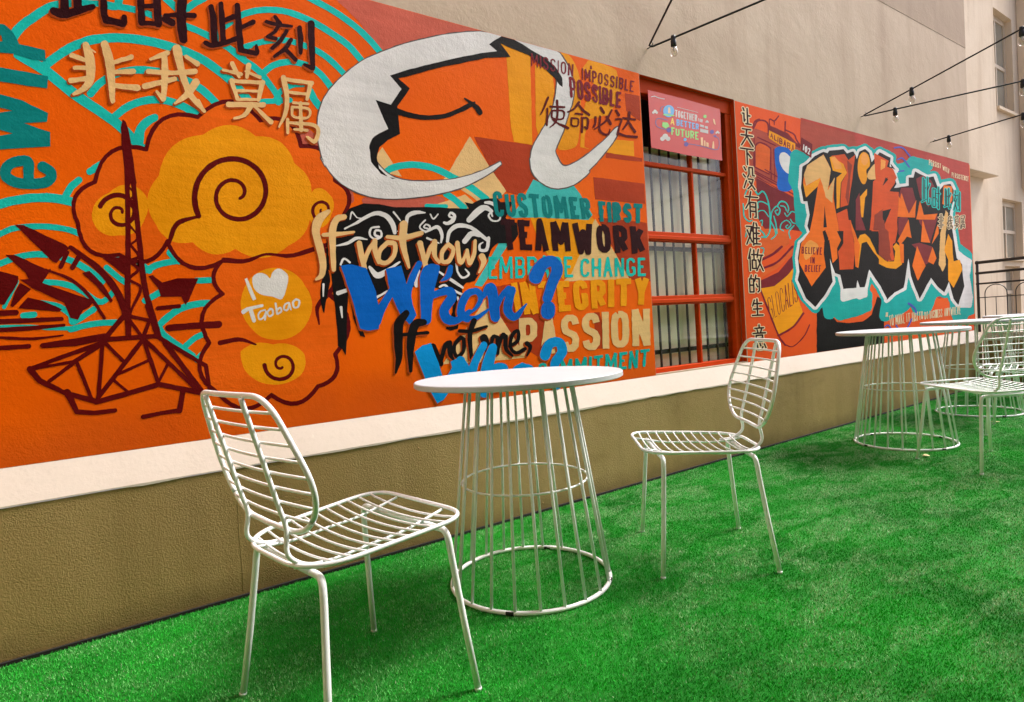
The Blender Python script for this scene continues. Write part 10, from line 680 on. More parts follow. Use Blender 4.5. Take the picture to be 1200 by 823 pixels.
def turf_blades():
    rng = np.random.default_rng(5)
    zones = [(-0.4, 2.4, -2.35, -0.062, 52000), (2.4, 4.6, -2.6, -0.062, 34000), (4.6, 7.7, -2.6, -0.062, 22000), (1.0, 7.7, -4.2, -2.6, 14000)]
    V = []
    for x0, x1, y0, y1, dens in zones:
        n = int((x1 - x0) * (y1 - y0) * dens)
        x = rng.uniform(x0, x1, n); y = rng.uniform(y0, y1, n)
        # keep what the view can reach, with a margin for a step to the side
        fx = math.sin(YAW) * x + math.cos(YAW) * (y + 2.4249)
        rx = math.cos(YAW) * x - math.sin(YAW) * (y + 2.4249)
        keep = (fx > 0.75) & (np.abs(rx) < fx * 1.25 + 0.3)
        x, y = x[keep], y[keep]
        n = len(x)
        a = rng.uniform(0, 2 * math.pi, n)
        far = 1.0 + 0.12 * np.clip(x - 2, 0, 6)
        h = rng.uniform(0.004, 0.0095, n); w = rng.uniform(0.0008, 0.0016, n) * far
        lean = rng.uniform(0.001, 0.006, n); la = rng.uniform(0, 6.28, n)
        dx, dy = np.cos(a) * w, np.sin(a) * w
        P0 = np.stack([x - dx, y - dy, np.zeros(n)], -1)
        P1 = np.stack([x + dx, y + dy, np.zeros(n)], -1)
        P2 = np.stack([x + np.cos(la) * lean, np.minimum(y + np.sin(la) * lean, -0.053), h], -1)
        V.append(np.stack([P0, P1, P2], 1).reshape(-1, 3))
    V = np.concatenate(V).astype(np.float32)
    n = len(V)
    me = bpy.data.meshes.new("artificial_grass")
    me.vertices.add(n)
    me.vertices.foreach_set("co", V.ravel())
    me.loops.add(n)
    me.loops.foreach_set("vertex_index", np.arange(n, dtype=np.int32))
    me.polygons.add(n // 3)
    me.polygons.foreach_set("loop_start", np.arange(0, n, 3, dtype=np.int32))
    me.update(calc_edges=True)
    me.materials.append(turf_material("turf_blade", True))
    o = bpy.data.objects.new("artificial_grass", me)
    COL.objects.link(o)
    tag(o, "bright green artificial grass pile with worn pale patches", "grass", kind="stuff")
turf_blades()

# ------------------------------------------------------------------ the mural building
XL, XR = -6.0, 7.70
WX0, WX1, WZ0, WZ1 = 2.699, 3.606, 0.597, 2.352
HEAD = 3.555
bld = empty("rendered_building", (0, 0.1, 0), "long beige rendered building wall carrying both murals, with a brown plinth and cream sill", "building")
w = MB()
xs, zs = [XL, WX0, WX1, XR], [0.589, WZ0, WZ1, HEAD]
for i in range(3):
    for j in range(3):
        if i == 1 and j == 1:
            continue
        w.add([(xs[i], 0, zs[j]), (xs[i + 1], 0, zs[j]), (xs[i + 1], 0, zs[j + 1]), (xs[i], 0, zs[j + 1])], [(0, 1, 2, 3)])
D = 0.22
w.add([(WX0, 0, WZ0), (WX0, D, WZ0), (WX0, D, WZ1), (WX0, 0, WZ1)], [(0, 1, 2, 3)])
w.add([(WX1, 0, WZ0), (WX1, D, WZ0), (WX1, D, WZ1), (WX1, 0, WZ1)], [(3, 2, 1, 0)])
w.add([(WX0, 0, WZ1), (WX1, 0, WZ1), (WX1, D, WZ1), (WX0, D, WZ1)], [(3, 2, 1, 0)])
w.add([(WX0, 0, WZ0), (WX1, 0, WZ0), (WX1, D, WZ0), (WX0, D, WZ0)], [(0, 1, 2, 3)])
w.add([(XR, 0, 0.0), (XR, 0.9, 0.0), (XR, 0.9, HEAD), (XR, 0, HEAD)], [(0, 1, 2, 3)])
w.build("wall", M_upper, bld, world=True)
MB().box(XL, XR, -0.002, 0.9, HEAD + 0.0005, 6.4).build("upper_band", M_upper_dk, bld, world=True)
# sloping sill with a slightly uneven lower lip
random.seed(4)
sv, sf = [], []
NS = 180
for i in range(NS + 1):
    x = XL + (XR - XL) * i / NS
    d = random.uniform(-0.0035, 0.0035)
    sv += [(x, -0.053, 0.4745 + d), (x, -0.053, 0.4805), (x, 0.0, 0.5895), (x, -0.0492, 0.4742 + d)]
for i in range(NS):
    a = i * 4
    sf += [(a, a + 4, a + 5, a + 1), (a + 1, a + 5, a + 6, a + 2), (a + 3, a + 7, a + 4, a)]
n = len(sv) - 4
sf += [(n, n + 3, n + 2, n + 1)]
MB().add(sv, sf).build("sill", M_sill, bld, world=True)
M_gap = simple("black_gap_strip", (18, 15, 12), 0.9, 0.2)
MB().box(XL, XR, -0.0605, -0.0495, -0.002, 0.011).build("floor_edge_strip", M_gap, bld, world=True)  # solid near-black strip standing in for the black gap at the plinth foot
# fine vertical crack line and plaster nibs on the plinth
M_nib = simple("plaster_nib", (170, 138, 92), 0.7, 0.1)
nb = MB().add([(XL, -0.049, 0), (XR, -0.049, 0), (XR, -0.049, 0.474), (XL, -0.049, 0.474), (XR, 0.05, 0), (XR, 0.05, 0.474)], [(0, 1, 2, 3), (1, 4, 5, 2)])
random.seed(9)
for k in range(46):
    x, z = random.uniform(-0.2, 7.4), random.uniform(0.02, 0.45)
    r = random.uniform(0.0015, 0.004)
    nb.lathe([(r, -0.001), (r * 0.7, r * 0.6), (0.0003, r * 0.9)], (0, 0, 0), 6, 1)
    k0 = len(nb.v) - 18
    for q in range(k0, len(nb.v)):
        a, b, c = nb.v[q]
        nb.v[q] = (x + a, -0.049 - c, z + b)
nb.build("plinth", [M_plinth, M_nib], bld, world=True)
ck = MB().tube([(0.372, -0.0490, 0.02), (0.376, -0.0492, 0.12), (0.374, -0.0491, 0.24), (0.379, -0.0491, 0.36), (0.378, -0.0490, 0.47)], 0.0009, 5)
ck.build("crack_filler", simple("crack_filler", (146, 124, 76), 0.8, 0.1), bld, world=True)

# window: frame, sashes, glazing bars and panes set back in the opening
M_red = paint("frame_red", (206, 66, 10), 0.95, 0.10, 0.5, 0.12)
M_redd = paint("frame_red_inner", (150, 38, 12), 0.95, 0.10, 0.45, 0.12)
win = empty("window", (3.15, 0.05, 0.6), None, None)
for k in ("label", "category"):
    if k in win: del win[k]
win.parent = bld
win.location = (3.15, -0.05, 0.6)
def wbox(mb, x0, x1, y0, y1, z0, z1): mb.box(x0, x1, y0, y1, z0, z1)
fr = MB()
fr.box(WX0 + 0.001, WX1 - 0.001, 0.030, 0.10, 2.262, WZ1 - 0.001)          # head board
fr.box(WX0 + 0.001, WX0 + 0.032, 0.032, 0.10, WZ0 + 0.001, 2.2615)
fr.box(WX1 - 0.062, WX1 - 0.001, 0.032, 0.10, WZ0 + 0.001, 2.2615)
fr.box(WX0 + 0.0325, WX1 - 0.0625, 0.030, 0.10, WZ0 + 0.001, WZ0 + 0.028)
fr.build("frame", M_red, win, world=True, bevel=0.003)
rv = MB()
rv.add([(WX1 - 0.001, 0.001, WZ0 + 0.002), (WX1 - 0.001, 0.031, WZ0 + 0.002), (WX1 - 0.001, 0.031, WZ1 - 0.002), (WX1 - 0.001, 0.001, WZ1 - 0.002)], [(3, 2, 1, 0)])
rv.add([(WX0 + 0.002, 0.001, WZ1 - 0.0012), (WX1 - 0.002, 0.001, WZ1 - 0.0012), (WX1 - 0.002, 0.029, WZ1 - 0.0012), (WX0 + 0.002, 0.029, WZ1 - 0.0012)], [(3, 2, 1, 0)])
rv.add([(WX0 + 0.001, 0.001, WZ0 + 0.002), (WX0 + 0.001, 0.031, WZ0 + 0.002), (WX0 + 0.001, 0.031, WZ1 - 0.002), (WX0 + 0.001, 0.001, WZ1 - 0.002)], [(0, 1, 2, 3)])
rv.build("painted_reveal", M_red, win, world=True)
gb = MB()
IX0, IX1 = WX0 + 0.0325, WX1 - 0.0625
gb.box(IX0, IX1, 0.040, 0.085, 1.395, 1.452)       # meeting rail
gb.box(IX0, IX1, 0.034, 0.0395, 1.404, 1.428)
gb.box(IX0, IX1, 0.040, 0.085, 1.006, 1.062)
gb.box(IX0, IX1, 0.034, 0.0395, 1.016, 1.040)
gb.box(IX0, IX1, 0.046, 0.082, 1.846, 1.870)
for z0, z1 in ((1.8705, 2.2615), (1.4525, 1.8455), (1.0625, 1.3945), (0.6255, 1.0055)):
    gb.box(3.1835, 3.2005, 0.047, 0.081, z0, z1)
gb.build("glazing_bars", M_red, win, world=True, bevel=0.003)
M_glass = bpy.data.materials.new("window_glass")
t, b = nodes_of(M_glass)
b.inputs["Base Color"].default_value = (1, 1, 1, 1)
b.inputs["Roughness"].default_value = 0.03
b.inputs["Transmission Weight"].default_value = 1.0
b.inputs["IOR"].default_value = 1.45
bump(t, b, noise(t, 3, 2, 0.5, pos(t)), 0.06, 0.02)
out = t.nodes["Material Output"]
# thin single glazing: mostly straight through, with a mirror share by angle
fz = schlick(t, 0.03)
gl = t.nodes.new("ShaderNodeBsdfGlossy"); gl.inputs["Roughness"].default_value = 0.04
tr = t.nodes.new("ShaderNodeBsdfTransparent"); tr.inputs[0].default_value = (0.985, 0.99, 0.98, 1)
ms = t.nodes.new("ShaderNodeMixShader")
t.links.new(fz, ms.inputs[0]); t.links.new(tr.outputs[0], ms.inputs[1]); t.links.new(gl.outputs[0], ms.inputs[2])
t.links.new(ms.outputs[0], out.inputs[0])
for x0, x1 in ((IX0, 3.183), (3.201, IX1)):
    for z0, z1 in ((1.8705, 2.2615), (1.4525, 1.8455), (1.0625, 1.3945), (0.6255, 1.0055)):
        MB().box(x0 + 0.0005, x1 - 0.0005, 0.062, 0.066, z0 + 0.0005, z1 - 0.0005).build("pane", M_glass, win, world=True)
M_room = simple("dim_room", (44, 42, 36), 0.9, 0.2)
rm = MB()
rm.box(WX0 - 0.6, WX1 + 0.6, 0.80, 0.84, 0.2, 2.8)
rm.box(WX0 - 0.64, WX0 - 0.605, D + 0.001, 0.80, 0.2, 2.8)
rm.box(WX1 + 0.605, WX1 + 0.64, D + 0.001, 0.80, 0.2, 2.8)
rm.box(WX0 - 0.6, WX1 + 0.6, D + 0.001, 0.80, 0.16, 0.199)
rm.box(WX0 - 0.6, WX1 + 0.6, D + 0.001, 0.80, 2.801, 2.84)
rm.build("room_shell", M_room, bld, world=True)

# security grille inside the glass
M_iron = simple("black_iron", (40, 40, 36), 0.5, 0.15, 0.3)
gr = empty("security_grille", (3.15, 0.125, WZ0 + 0.002), "dark iron bar grille standing behind the red window's glass", "grille")
g = MB()
for xb in (2.770, 2.856, 2.941, 3.027, 3.125, 3.222, 3.316, 3.418, 3.510, 3.590):
    gbx = MB().box(xb - 0.0058, xb + 0.0058, 0.086, 0.096, WZ0 + 0.003, 2.05)
    gbx.build("bar", M_iron, gr, world=True)
MB().box(WX0 + 0.002, WX1 - 0.002, 0.0965, 0.104, 1.345, 1.372).build("rail", M_iron, gr, world=True)
MB().box(WX0 + 0.002, WX1 - 0.002, 0.0965, 0.104, 0.705, 0.732).build("rail", M_iron, gr, world=True)
# cream blind drawn over the lower three rows
M_blind = simple("blind_cloth", (248, 238, 204), 0.8, 0.06, nscale=9)
bl = empty("window_blind", (3.15, 0.17, WZ0 + 0.01), "cream cloth blind drawn behind the iron bars of the red window", "blind")
bv, bf = [], []
NB = 60
for i in range(NB + 1):
    x = WX0 + 0.004 + (WX1 - WX0 - 0.008) * i / NB
    y = 0.124 + 0.0004 * math.sin(i * 1.3) + 0.001 * math.sin(i * 0.37)
    bv += [(x, y, WZ0 + 0.004), (x, y, 1.96), (x, y + 0.002, WZ0 + 0.004), (x, y + 0.002, 1.96)]
for i in range(NB):
    a = i * 4
    bf += [(a, a + 4, a + 5, a + 1), (a + 3, a + 7, a + 6, a + 2), (a + 1, a + 5, a + 7, a + 3)]
MB().add(bv, bf, 0, True).build("cloth", M_blind, bl, world=True)
MB().tube([(WX0 + 0.004, 0.132, 1.975), (WX1 - 0.004, 0.132, 1.975)], 0.014, 10).build("roller", M_blind, bl, world=True)

# ------------------------------------------------------------------ murals
mural = empty("painted_mural", (1.0, -0.001, 0.592), "large orange mural left of the red window with white emblem, scripts and turquoise waves", "mural")
bg1 = wall_background("mural_orange", (240, 100, 0), (224, 84, 2), (190, 76, 26), 0.59)
flat_art(ART_LEFT, mural, -0.0008, 0.00005, bg1, [(-0.9, 0.5905), (2.697, 0.5905), (2.697, 2.3545), (-0.9, 2.3545)])
mural2 = empty("graffiti_mural", (5.6, -0.001, 0.592), "red and orange graffiti mural right of the red window with tram and big letters", "mural")
bg2 = wall_background("mural_red", (236, 92, 30), (222, 78, 28), (228, 84, 34), 0.3)
flat_art(ART_RIGHT, mural2, -0.0008, 0.00005, bg2, [(3.612, 0.5905), (7.694, 0.5905), (7.694, 2.3380), (3.612, 2.3460)])

# ------------------------------------------------------------------ poster in the window
for nme, c in (("postred", (200, 48, 36)), ("pyel", (240, 206, 60)), ("psky", (92, 170, 226)), ("pgreen", (140, 214, 110)), ("pviolet", (112, 96, 150)), ("pviolet2", (70, 50, 150)), ("pcreamy", (240, 190, 140))):
    simple(nme, c, 0.4, 0.05, nscale=14, bs=0.05)
pst = empty("poster", (3.06, 0.02, 1.86), "red printed poster reading together for a better future, hung over the window top", "poster")
for o in flat_art(ART_POSTER, pst, 0.0161, 0.0001):
    if o.name.startswith("sheet"):
        so = o.modifiers.new("thickness", 'SOLIDIFY')
        so.thickness = 0.0015
        so.offset = -1

# ------------------------------------------------------------------ wire tables
M_white = simple("white_powder_coat", (238, 240, 240), 0.38, 0.03, nscale=30, bs=0.05)
M_top = simple("white_table_laminate", (192, 195, 199), 0.5, 0.008, nscale=6, bs=0, spec=0.3)
M_clip = simple("black_rubber", (20, 20, 20), 0.6, 0.1)
RT, RB, RU = 0.375, 0.288, 0.193

def make_table():
    r = empty("wire_table", (0, 0, 0), "x", "table", "round white wire tables on the turf")
    MB().lathe([(0.001, 0.730), (RT - 0.004, 0.730), (RT, 0.733), (RT, 0.747), (RT - 0.003, 0.750), (0.001, 0.750)], n=96, smooth=False).build("table_top", M_top, r)
    ring = lambda rad, z, th, k=72: [(rad * math.cos(2 * math.pi * i / k), rad * math.sin(2 * math.pi * i / k), z) for i in range(k)]
    MB().tube(ring(RB, 0.0085, 0), 0.0075, 10, True).build("base_ring", M_white, r)
    MB().tube(ring(0.2285, 0.372, 0), 0.004, 8, True).build("middle_ring", M_white, r)
    MB().tube(ring(RU, 0.7245, 0), 0.005, 8, True).build("top_ring", M_white, r)
    for i in range(22):
        a = 2 * math.pi * (i + 0.3) / 22
        c, s = math.cos(a), math.sin(a)
        MB().tube([(RB * c, RB * s, 0.012), (RU * c, RU * s, 0.726)], 0.0052, 9).build("rod", M_white, r)
    for i in range(4):
        a = 2 * math.pi * (i + 0.38) / 4
        pts = [((RB) * math.cos(a + d), (RB) * math.sin(a + d), 0.0078) for d in (-0.045, -0.015, 0.015, 0.045)]
        MB().tube(pts, 0.0082, 8).build("foot_clip", M_clip, r)
    return r

tables = [((1.243, -0.653), 0.10, "white round wire table nearest the camera, between the two front chairs"),
          ((4.344, -0.643), 0.55, "second white round wire table along the wall, behind a chair's backrest"),
          ((5.844, -0.585), 0.25, "third white wire table, half hidden behind the second table"),
          ((7.15, -0.62), 0.80, "farthest white round wire table beside the end railing")]
t0 = make_table()
for i, (p, rz, lab) in enumerate(tables):
    o = t0 if i == 0 else copy_tree(t0)
    o.location = (p[0], p[1], 0)
    o.rotation_euler.z = rz
    o["label"] = lab

# ------------------------------------------------------------------ wire chairs
def rounded_loop(corners, radii, n=7):
    """closed loop through 3-D corners with rounded corners"""
    out = []
    k = len(corners)
    for i in range(k):
        p, a, b = Vector(corners[i]), Vector(corners[i - 1]), Vector(corners[(i + 1) % k])
        r = radii[i]
        s = p + (a - p).normalized() * r
        e = p + (b - p).normalized() * r
        for j in range(n):
            t = j / (n - 1)
            out.append(s * (1 - t) ** 2 + p * 2 * t * (1 - t) + e * t * t)
    return out

def loop_cross(loop, axis, val):
    """the two points where a closed loop crosses coordinate axis = val"""
    res = []
    for a, b in zip(loop, loop[1:] + loop[:1]):
        if (a[axis] - val) * (b[axis] - val) < 0:
            t = (val - a[axis]) / (b[axis] - a[axis])
            res.append(a.lerp(b, t))
    return res

def make_chair():
    r = empty("wire_chair", (0, 0, 0), "x", "chair", "white wire chairs around the tables")
    # seat: rim, cross wires and two bars front to back
    def sz(y): return 0.434 + 0.010 * max(0, y) / 0.22 - 0.010 * max(0, -y) / 0.2
    cs = [(-0.222, 0.232, 0), (0.222, 0.232, 0), (0.190, -0.205, 0), (-0.190, -0.205, 0)]
    rim = [Vector((p.x, p.y, sz(p.y))) for p in rounded_loop(cs, [0.10, 0.10, 0.13, 0.13], 9)]
    MB().tube(rim, 0.0057, 10, True).build("seat_frame", M_white, r)
    g = MB()
    for i in range(11):
        y = -0.168 + 0.0362 * i
        c = loop_cross(rim, 1, y)
        if len(c) < 2: continue
        a, b = sorted(c[:2], key=lambda q: q.x)
        pts = []
        for j in range(9):
            t = j / 8
            q = a.lerp(b, t)
            pts.append((q.x, q.y, q.z - 0.016 * 4 * t * (1 - t)))
        g.tube(pts, 0.0033, 7)
    g.build("seat_wires", M_white, r)
    g = MB()
    for sx in (-1, 1):
        pts = [(sx * 0.108, y, sz(y) - 0.0165 - 0.0062) for y in (-0.195, -0.1, 0.0, 0.1, 0.205)]
        pts[0] = (sx * 0.108, -0.197, sz(-0.2) - 0.007)
        pts[-1] = (sx * 0.108, 0.226, sz(0.226) - 0.006)
        g.tube(catmull(pts, 4), 0.0042, 8)
    g.build("seat_rails", M_white, r)
    # backrest: a curved rounded loop leaning back
    def back(u, v):     # u across, v along the height 0..1
        z = 0.500 + 0.313 * v
        y = -0.265 - 0.25 * (z - 0.777) + 0.324 * (u * u - 0.0112)
        return Vector((u, y, z))
    c2 = [(-0.192, 1.0, 0), (0.192, 1.0, 0), (0.272, 0.30, 0), (0.165, 0.0, 0), (-0.165, 0.0, 0), (-0.272, 0.30, 0)]
    lp2 = []
    for p in rounded_loop([(c[0], c[1] * 0.313, 0) for c in c2], [0.062, 0.062, 0.085, 0.062, 0.062, 0.085], 9):
        lp2.append((p.x, p.y / 0.313))
    fine = []
    for (u0, v0), (u1, v1) in zip(lp2, lp2[1:] + lp2[:1]):
        st = max(1, int(abs(v1 - v0) * 10 + abs(u1 - u0) * 12))
        fine += [(u0 + (u1 - u0) * q / st, v0 + (v1 - v0) * q / st) for q in range(st)]
    rim2 = [back(u, v) for u, v in fine]
    MB().tube(rim2, 0.0066, 10, True).build("backrest_frame", M_white, r)
    g = MB()
    for i in range(8):
        v = 0.113 + 0.1103 * i
        us = []
        for (u0, v0), (u1, v1) in zip(fine, fine[1:] + fine[:1]):
            if (v0 - v) * (v1 - v) < 0:
                us.append(u0 + (u1 - u0) * (v - v0) / (v1 - v0))
        if len(us) < 2: continue
        a, b = min(us), max(us)
        g.tube([back(a + (b - a) * j / 10, v) for j in range(11)], 0.0036, 7)
    g.build("backrest_wires", M_white, r)
    for sx in (-1, 1):
        x = sx * 0.106
        top = [back(x, v) + Vector((0, -0.0095, 0)) for v in (0.985, 0.8, 0.6, 0.4, 0.2, 0.03)]
        low = [Vector((sx * 0.112, -0.212, 0.456)), Vector((sx * 0.118, -0.192, 0.430)), Vector((sx * 0.121, -0.160, 0.415)), Vector((sx * 0.122, -0.12, 0.4110))]
        MB().tube(catmull(top + low, 5), 0.0058, 9).build("upright", M_white, r)
    # bent tube legs under the seat: front pair and rear pair
    for y0, yf, xf, xt in ((0.165, 0.197, 0.244, 0.190), (-0.165, -0.210, 0.232, 0.165)):
        zt = sz(y0) - 0.026
        for sx in (-1, 1):
            dy, dx = (yf - y0), (xf - xt)
            pts = [(sx * (xt - 0.04), y0, zt), (sx * (xt - 0.012), y0, zt), (sx * (xt + 0.004), y0 + dy * 0.02, zt - 0.006), (sx * (xt + 0.012), y0 + dy * 0.06, zt - 0.024),
                   (sx * (xt + 0.012 + (dx - 0.012) * 0.1), y0 + dy * 0.13, zt - 0.06)]
            pp = catmull(pts, 5) + [Vector((sx * (xt + 0.012 + (dx - 0.012) * 0.5), y0 + dy * 0.52, zt * 0.5 - 0.02)), Vector((sx * xf, yf, 0.003))]
            lg = MB().tube(pp, 0.0086, 11).build("leg", M_white, r)
            MB().lathe([(0.0092, -0.001), (0.0095, 0.004), (0.0090, 0.007)], (sx * xf, yf, 0.001), 10).build("foot", M_white, lg, world=True)
        MB().tube([(-(xt - 0.041), y0, zt), (xt - 0.041, y0, zt)], 0.0086, 11).build("crossbar", M_white, r)
        tb = MB()
        for sx in (-1, 1):
            tb.tube([(sx * 0.108, y0, zt + 0.004), (sx * 0.108, y0, sz(y0) - 0.02)], 0.005, 7)
        tb.build("weld_post", M_white, r)
    return r

chairs = [((0.497, -0.9056), (0.9828, 0.1849), "white wire chair in the left foreground with its backrest towards the camera side"),
          ((1.8894, -0.9143), (-0.7821, 0.6232), "white wire chair right of the nearest table, seat facing the mural"),
          ((4.040, -1.170), (0.460, 0.888), "white wire chair with its back to the camera before the second table"),
          ((5.120, -1.080), (-0.20, 0.98), "white wire chair farther right, half hidden behind the chair at the second table")]
c0 = make_chair()
for i, (p, f, lab) in enumerate(chairs):
    o = c0 if i == 0 else copy_tree(c0)
    o.location = (p[0], p[1], 0)
    o.rotation_euler.z = math.atan2(f[1], f[0]) - math.pi / 2
    o["label"] = lab

# ------------------------------------------------------------------ far end: parapet, railing, next building
par = empty("parapet_wall", (7.80, -1.6, 0), "low brown parapet with cream top closing the far end of the terrace", "wall")
MB().box(7.722, 7.90, -4.6, -0.051, 0, 0.47).build("wall", M_plinth, par, world=True)
MB().box(7.712, 7.91, -4.6, -0.054, 0.4705, 0.56).build("coping", M_sill, par, world=True, bevel=0.006)
M_rail = simple("black_rail_paint", (30, 26, 26), 0.4, 0.1)
rl = empty("railing", (7.85, -1.6, 0.56), "black steel railing with arched panels on the far parapet", "railing")
for z, rad in ((1.310, 0.017), (1.196, 0.014), (1.082, 0.010)):
    MB().tube([(7.85, -4.4, z), (7.85, 0.03, z)], rad, 10).build("rail", M_rail, rl, world=True)
MB().tube([(7.85, -4.4, 0.932), (7.85, 0.03, 0.932)], 0.005, 7).build("thin_rail", M_rail, rl, world=True)
for yp in (0.015, -0.90, -1.8, -2.7, -3.6):
    MB().tube([(7.85, yp, 0.562), (7.85, yp, 1.33)], 0.014, 9).build("post", M_rail, rl, world=True)
y = -0.045
while y > -4.2:
    pts = [(7.85, y, 0.562), (7.85, y, 0.97)]
    for j in range(1, 12):
        a = math.pi * j / 12
        pts.append((7.85, y - 0.095 + 0.095 * math.cos(a), 0.97 + 0.095 * math.sin(a)))
    pts += [(7.85, y - 0.19, 0.97), (7.85, y - 0.19, 0.562)]
    MB().tube(pts, 0.0048, 7).build("arch_hoop", M_rail, rl, world=True)
    MB().tube([(7.85, y - 0.095, 0.562), (7.85, y - 0.095, 0.93)], 0.0038, 6).build("thin_bar", M_rail, rl, world=True)
    y -= 0.262

FY = 1.2
far = empty("neighbouring_building", (14, FY, 0), "tall beige building beyond the railing with narrow sash windows", "building")
FW = [(12.74, 13.70, 4.10, 5.82), (12.92, 13.92, 1.55, 2.62), (12.93, 13.70, 0.56, 1.46), (18.5, 19.5, 4.1, 5.82), (18.5, 19.5, 1.55, 2.62)]
xs = sorted({7.6, 40.0} | {w_[0] for w_ in FW} | {w_[1] for w_ in FW})
zs = sorted({0.0, 11.0} | {w_[2] for w_ in FW} | {w_[3] for w_ in FW})
w = MB()
for i in range(len(xs) - 1):
    for j in range(len(zs) - 1):
        cx, cz = (xs[i] + xs[i + 1]) / 2, (zs[j] + zs[j + 1]) / 2
        if any(a < cx < b_ and c < cz < d for a, b_, c, d in FW): continue
        w.add([(xs[i], FY, zs[j]), (xs[i + 1], FY, zs[j]), (xs[i + 1], FY, zs[j + 1]), (xs[i], FY, zs[j + 1])], [(0, 1, 2, 3)])
for a, b_, c, d in FW:
    e = FY + 0.18
    w.add([(a, FY, c), (a, e, c), (a, e, d), (a, FY, d)], [(0, 1, 2, 3)])
    w.add([(b_, FY, c), (b_, e, c), (b_, e, d), (b_, FY, d)], [(3, 2, 1, 0)])
    w.add([(a, FY, d), (b_, FY, d), (b_, e, d), (a, e, d)], [(3, 2, 1, 0)])
    w.add([(a, FY, c), (b_, FY, c), (b_, e, c), (a, e, c)], [(0, 1, 2, 3)])
w.build("wall", M_far, far, world=True)
MB().box(10.5, 12.10, FY - 0.20, FY - 0.001, 2.87, 11.0).build("pilaster", M_far, far, world=True, bevel=0.01)
MB().box(13.95, 15.2, FY - 0.20, FY - 0.001, 2.87, 11.0).build("pilaster", M_far, far, world=True, bevel=0.01)
M_ffr = simple("pale_window_frame", (206, 188, 164), 0.5, 0.08)
M_fgl = simple("dim_window_glass", (150, 146, 132), 0.08, 0.35, nscale=2.2, bs=0.02)
for a, b_, c, d in FW:
    e = FY + 0.10
    wn = MB()
    k = 0.055
    wn.box(a + 0.002, a + k, e, e + 0.06, c + 0.002, d - 0.002)
    wn.box(b_ - k, b_ - 0.002, e, e + 0.06, c + 0.002, d - 0.002)
    wn.box(a + k + 0.001, b_ - k - 0.001, e, e + 0.06, d - k - 0.03, d - 0.002)
    wn.box(a + k + 0.001, b_ - k - 0.001, e, e + 0.06, c + 0.002, c + k)
    m = (a + b_) / 2
    hz = c + (d - c) * 0.5
    wn.box(a + k + 0.001, b_ - k - 0.001, e, e + 0.05, hz - 0.03, hz + 0.03)
    wn.box(m - 0.022, m + 0.022, e + 0.002, e + 0.045, c + k + 0.001, hz - 0.031)
    wn.box(m - 0.022, m + 0.022, e + 0.002, e + 0.045, hz + 0.031, d - k - 0.031)
    wo = wn.build("window", M_ffr, far, world=True)
    for x0, x1 in ((a + k + 0.001, m - 0.023), (m + 0.023, b_ - k - 0.001)):
        for z0, z1 in ((c + k + 0.001, hz - 0.031), (hz + 0.031, d - k - 0.031)):
            MB().box(x0, x1, e + 0.02, e + 0.026, z0, z1).build("pane", M_fgl, wo, world=True)
    MB().box(a + 0.003, b_ - 0.003, FY - 0.06, e - 0.002, c + 0.0015, c + 0.05).build("sill", M_far, wo, world=True)
# unseen building added behind the viewer: holds the strands and cuts the sky light
fac = empty("added_facing_building", (1.0, -4.7, 0), "plain beige building added out of view across the terrace to shade it, strands fixed to it", "building")
MB().box(-2.2, 7.7, -5.2, -4.62, 0, 3.5).build("wall", M_upper, fac, world=True)
MB().box(-2.2, -1.7, -4.6195, -0.07, 0, 6.0).build("added_shade_wall", M_upper, fac, world=True)  # unseen wall added to darken the left end
MB().box(-1.69, 3.4, -4.6195, -2.15, 2.95, 3.07).build("added_shade_canopy", M_upper, fac, world=True)  # unseen roof slab added to shade the foreground turf

# ------------------------------------------------------------------ festoon lights on black cable
M_cable = simple("black_cable", (22, 20, 20), 0.5, 0.1)
M_sock = simple("black_socket", (28, 26, 26), 0.5, 0.1)
M_hook = simple("steel_hook", (150, 146, 138), 0.35, 0.1, 0.8)
M_bulb = bpy.data.materials.new("clear_bulb_glass")
t, b = nodes_of(M_bulb)
out = t.nodes["Material Output"]
fz = schlick(t, 0.06)
gl = t.nodes.new("ShaderNodeBsdfGlossy"); gl.inputs["Roughness"].default_value = 0.03
tr = t.nodes.new("ShaderNodeBsdfTransparent"); tr.inputs[0].default_value = (0.93, 0.91, 0.88, 1)
ms = t.nodes.new("ShaderNodeMixShader")
t.links.new(math_n(t, 'ADD', math_n(t, 'MULTIPLY', fz, 1.3), 0.05), ms.inputs[0]); t.links.new(tr.outputs[0], ms.inputs[1]); t.links.new(gl.outputs[0], ms.inputs[2])
t.links.new(ms.outputs[0], out.inputs[0])
M_fil = simple("bulb_filament_mount", (210, 200, 180), 0.4, 0.1)

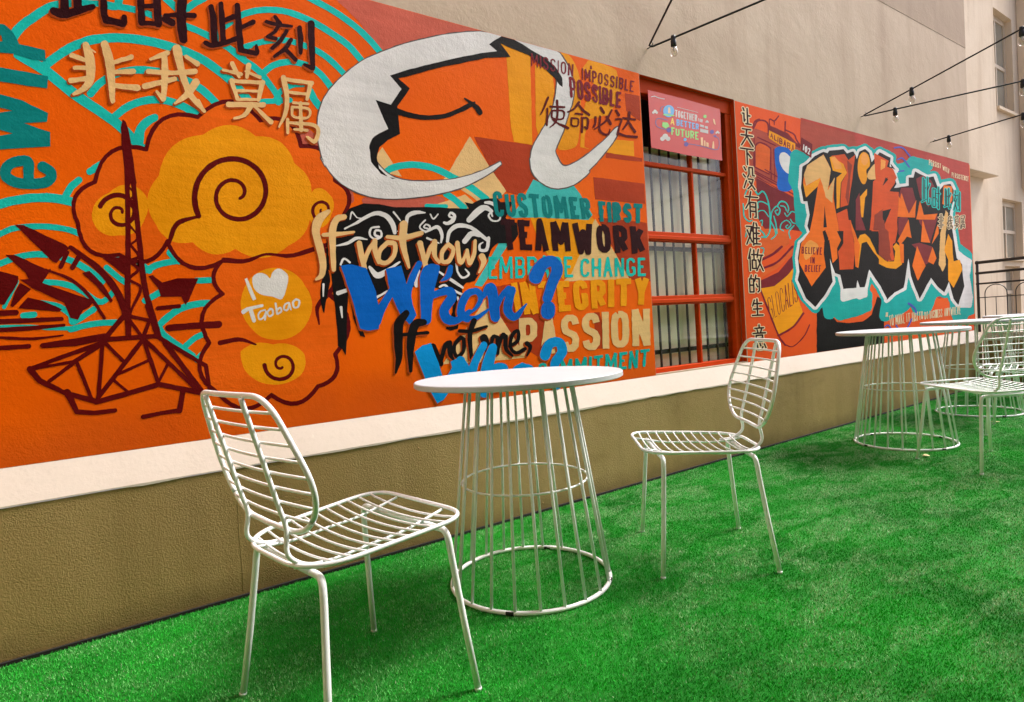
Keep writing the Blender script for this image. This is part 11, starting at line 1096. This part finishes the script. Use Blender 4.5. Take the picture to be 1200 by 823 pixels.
def festoon(hook, end, sag, bulbs, label, nodes_=(), kink=None):
    r = empty("festoon_lights", hook, label, "string lights", "festoon light strands from the wall")
    H, E = Vector(hook), Vector(end)
    def at(s):
        p = H.lerp(E, s)
        p.z -= sag * 4 * s * (1 - s)
        if s < 0.25 and kink: p.z -= kink * math.sin(math.pi * min(1, s / 0.25))
        return p
    start = H + Vector((0, -0.03, 0))
    pts = [start] + [at(s) for s in [0.006 + 0.994 * (i / 60) ** 1.4 for i in range(61)]]
    MB().tube(pts, 0.0058, 8).build("cable", M_cable, r, world=True)
    hk = MB().tube([H + Vector((0, 0.02, 0)), H + Vector((0, -0.03, 0)), H + Vector((0, -0.042, 0.012)), H + Vector((0, -0.036, 0.026))], 0.0035, 7)
    hk.build("wall_hook", M_hook, r, world=True)
    for s in nodes_:
        p = at(s)
        MB().tube([p + Vector((0, 0.012, 0.004)), p + Vector((0, -0.012, 0.012))], 0.008, 7).build("cable_tie", M_cable, r, world=True)
    for s in bulbs:
        p = at(s)
        so = MB().lathe([(0.004, 0.016), (0.013, 0.012), (0.015, -0.004), (0.013, -0.012), (0.0165, -0.016), (0.0165, -0.046), (0.012, -0.05)][::-1], p, 14).build("lamp_socket", M_sock, r, world=True)
        MB().lathe([(0.0125, -0.0505), (0.016, -0.058), (0.0225, -0.072), (0.0235, -0.084), (0.019, -0.097), (0.010, -0.105), (0.0008, -0.108)][::-1], p, 16).build("bulb", M_bulb, so, world=True)
        MB().lathe([(0.003, -0.052), (0.004, -0.07), (0.0008, -0.082)][::-1], p, 8).build("filament", M_fil, so, world=True)
    return r
for args in FESTOONS:
    festoon(*args)

# ------------------------------------------------------------------ small litter on the floor
M_leaf = simple("dry_leaf", (206, 190, 140), 0.7, 0.2)
M_twig = simple("dark_weed", (54, 44, 24), 0.8, 0.3)
def leaf(p, s, rz, label):
    vs, fs = [], []
    for i in range(6):
        t = i / 5
        wd = 0.38 * math.sin(math.pi * (0.08 + 0.84 * t))
        vs += [(s * (t - 0.5), -s * wd, 0.2 * s * (t - 0.5) ** 2), (s * (t - 0.5), 0, 0.06 * s), (s * (t - 0.5), s * wd, 0.25 * s * (t - 0.5) ** 2)]
    for i in range(5):
        a = i * 3
        fs += [(a, a + 3, a + 4, a + 1), (a + 1, a + 4, a + 5, a + 2)]
    o = MB().add(vs, fs, 0, True).build("dry_leaf", M_leaf)
    so = o.modifiers.new("thickness", 'SOLIDIFY'); so.thickness = 0.0012
    o.location = (p[0], p[1], 0.0105); o.rotation_euler.z = rz
    tag(o, label, "leaf", "dry leaves on the turf")
leaf((3.99, -0.90), 0.050, 0.5, "small tan dry leaf lying at the foot of a chair leg")
leaf((5.37, -0.83), 0.055, 1.9, "small pale dry leaf on the turf before the third table")
random.seed(2)
wd = MB()
for k in range(9):
    a = random.uniform(0, 6.28); l = random.uniform(0.015, 0.04)
    wd.tube([(3.42, -0.062, 0.002), (3.42 + math.cos(a) * l * 0.5, -0.066 - abs(math.sin(a)) * l * 0.2, 0.012 + l * 0.3), (3.42 + math.cos(a) * l, -0.066 - abs(math.sin(a)) * l * 0.4, 0.010 + l * 0.5)], [0.0025, 0.002, 0.001], 5)
o = wd.build("dry_weed", M_twig)
tag(o, "tuft of dark dried weed at the plinth foot by a chair", "weed")
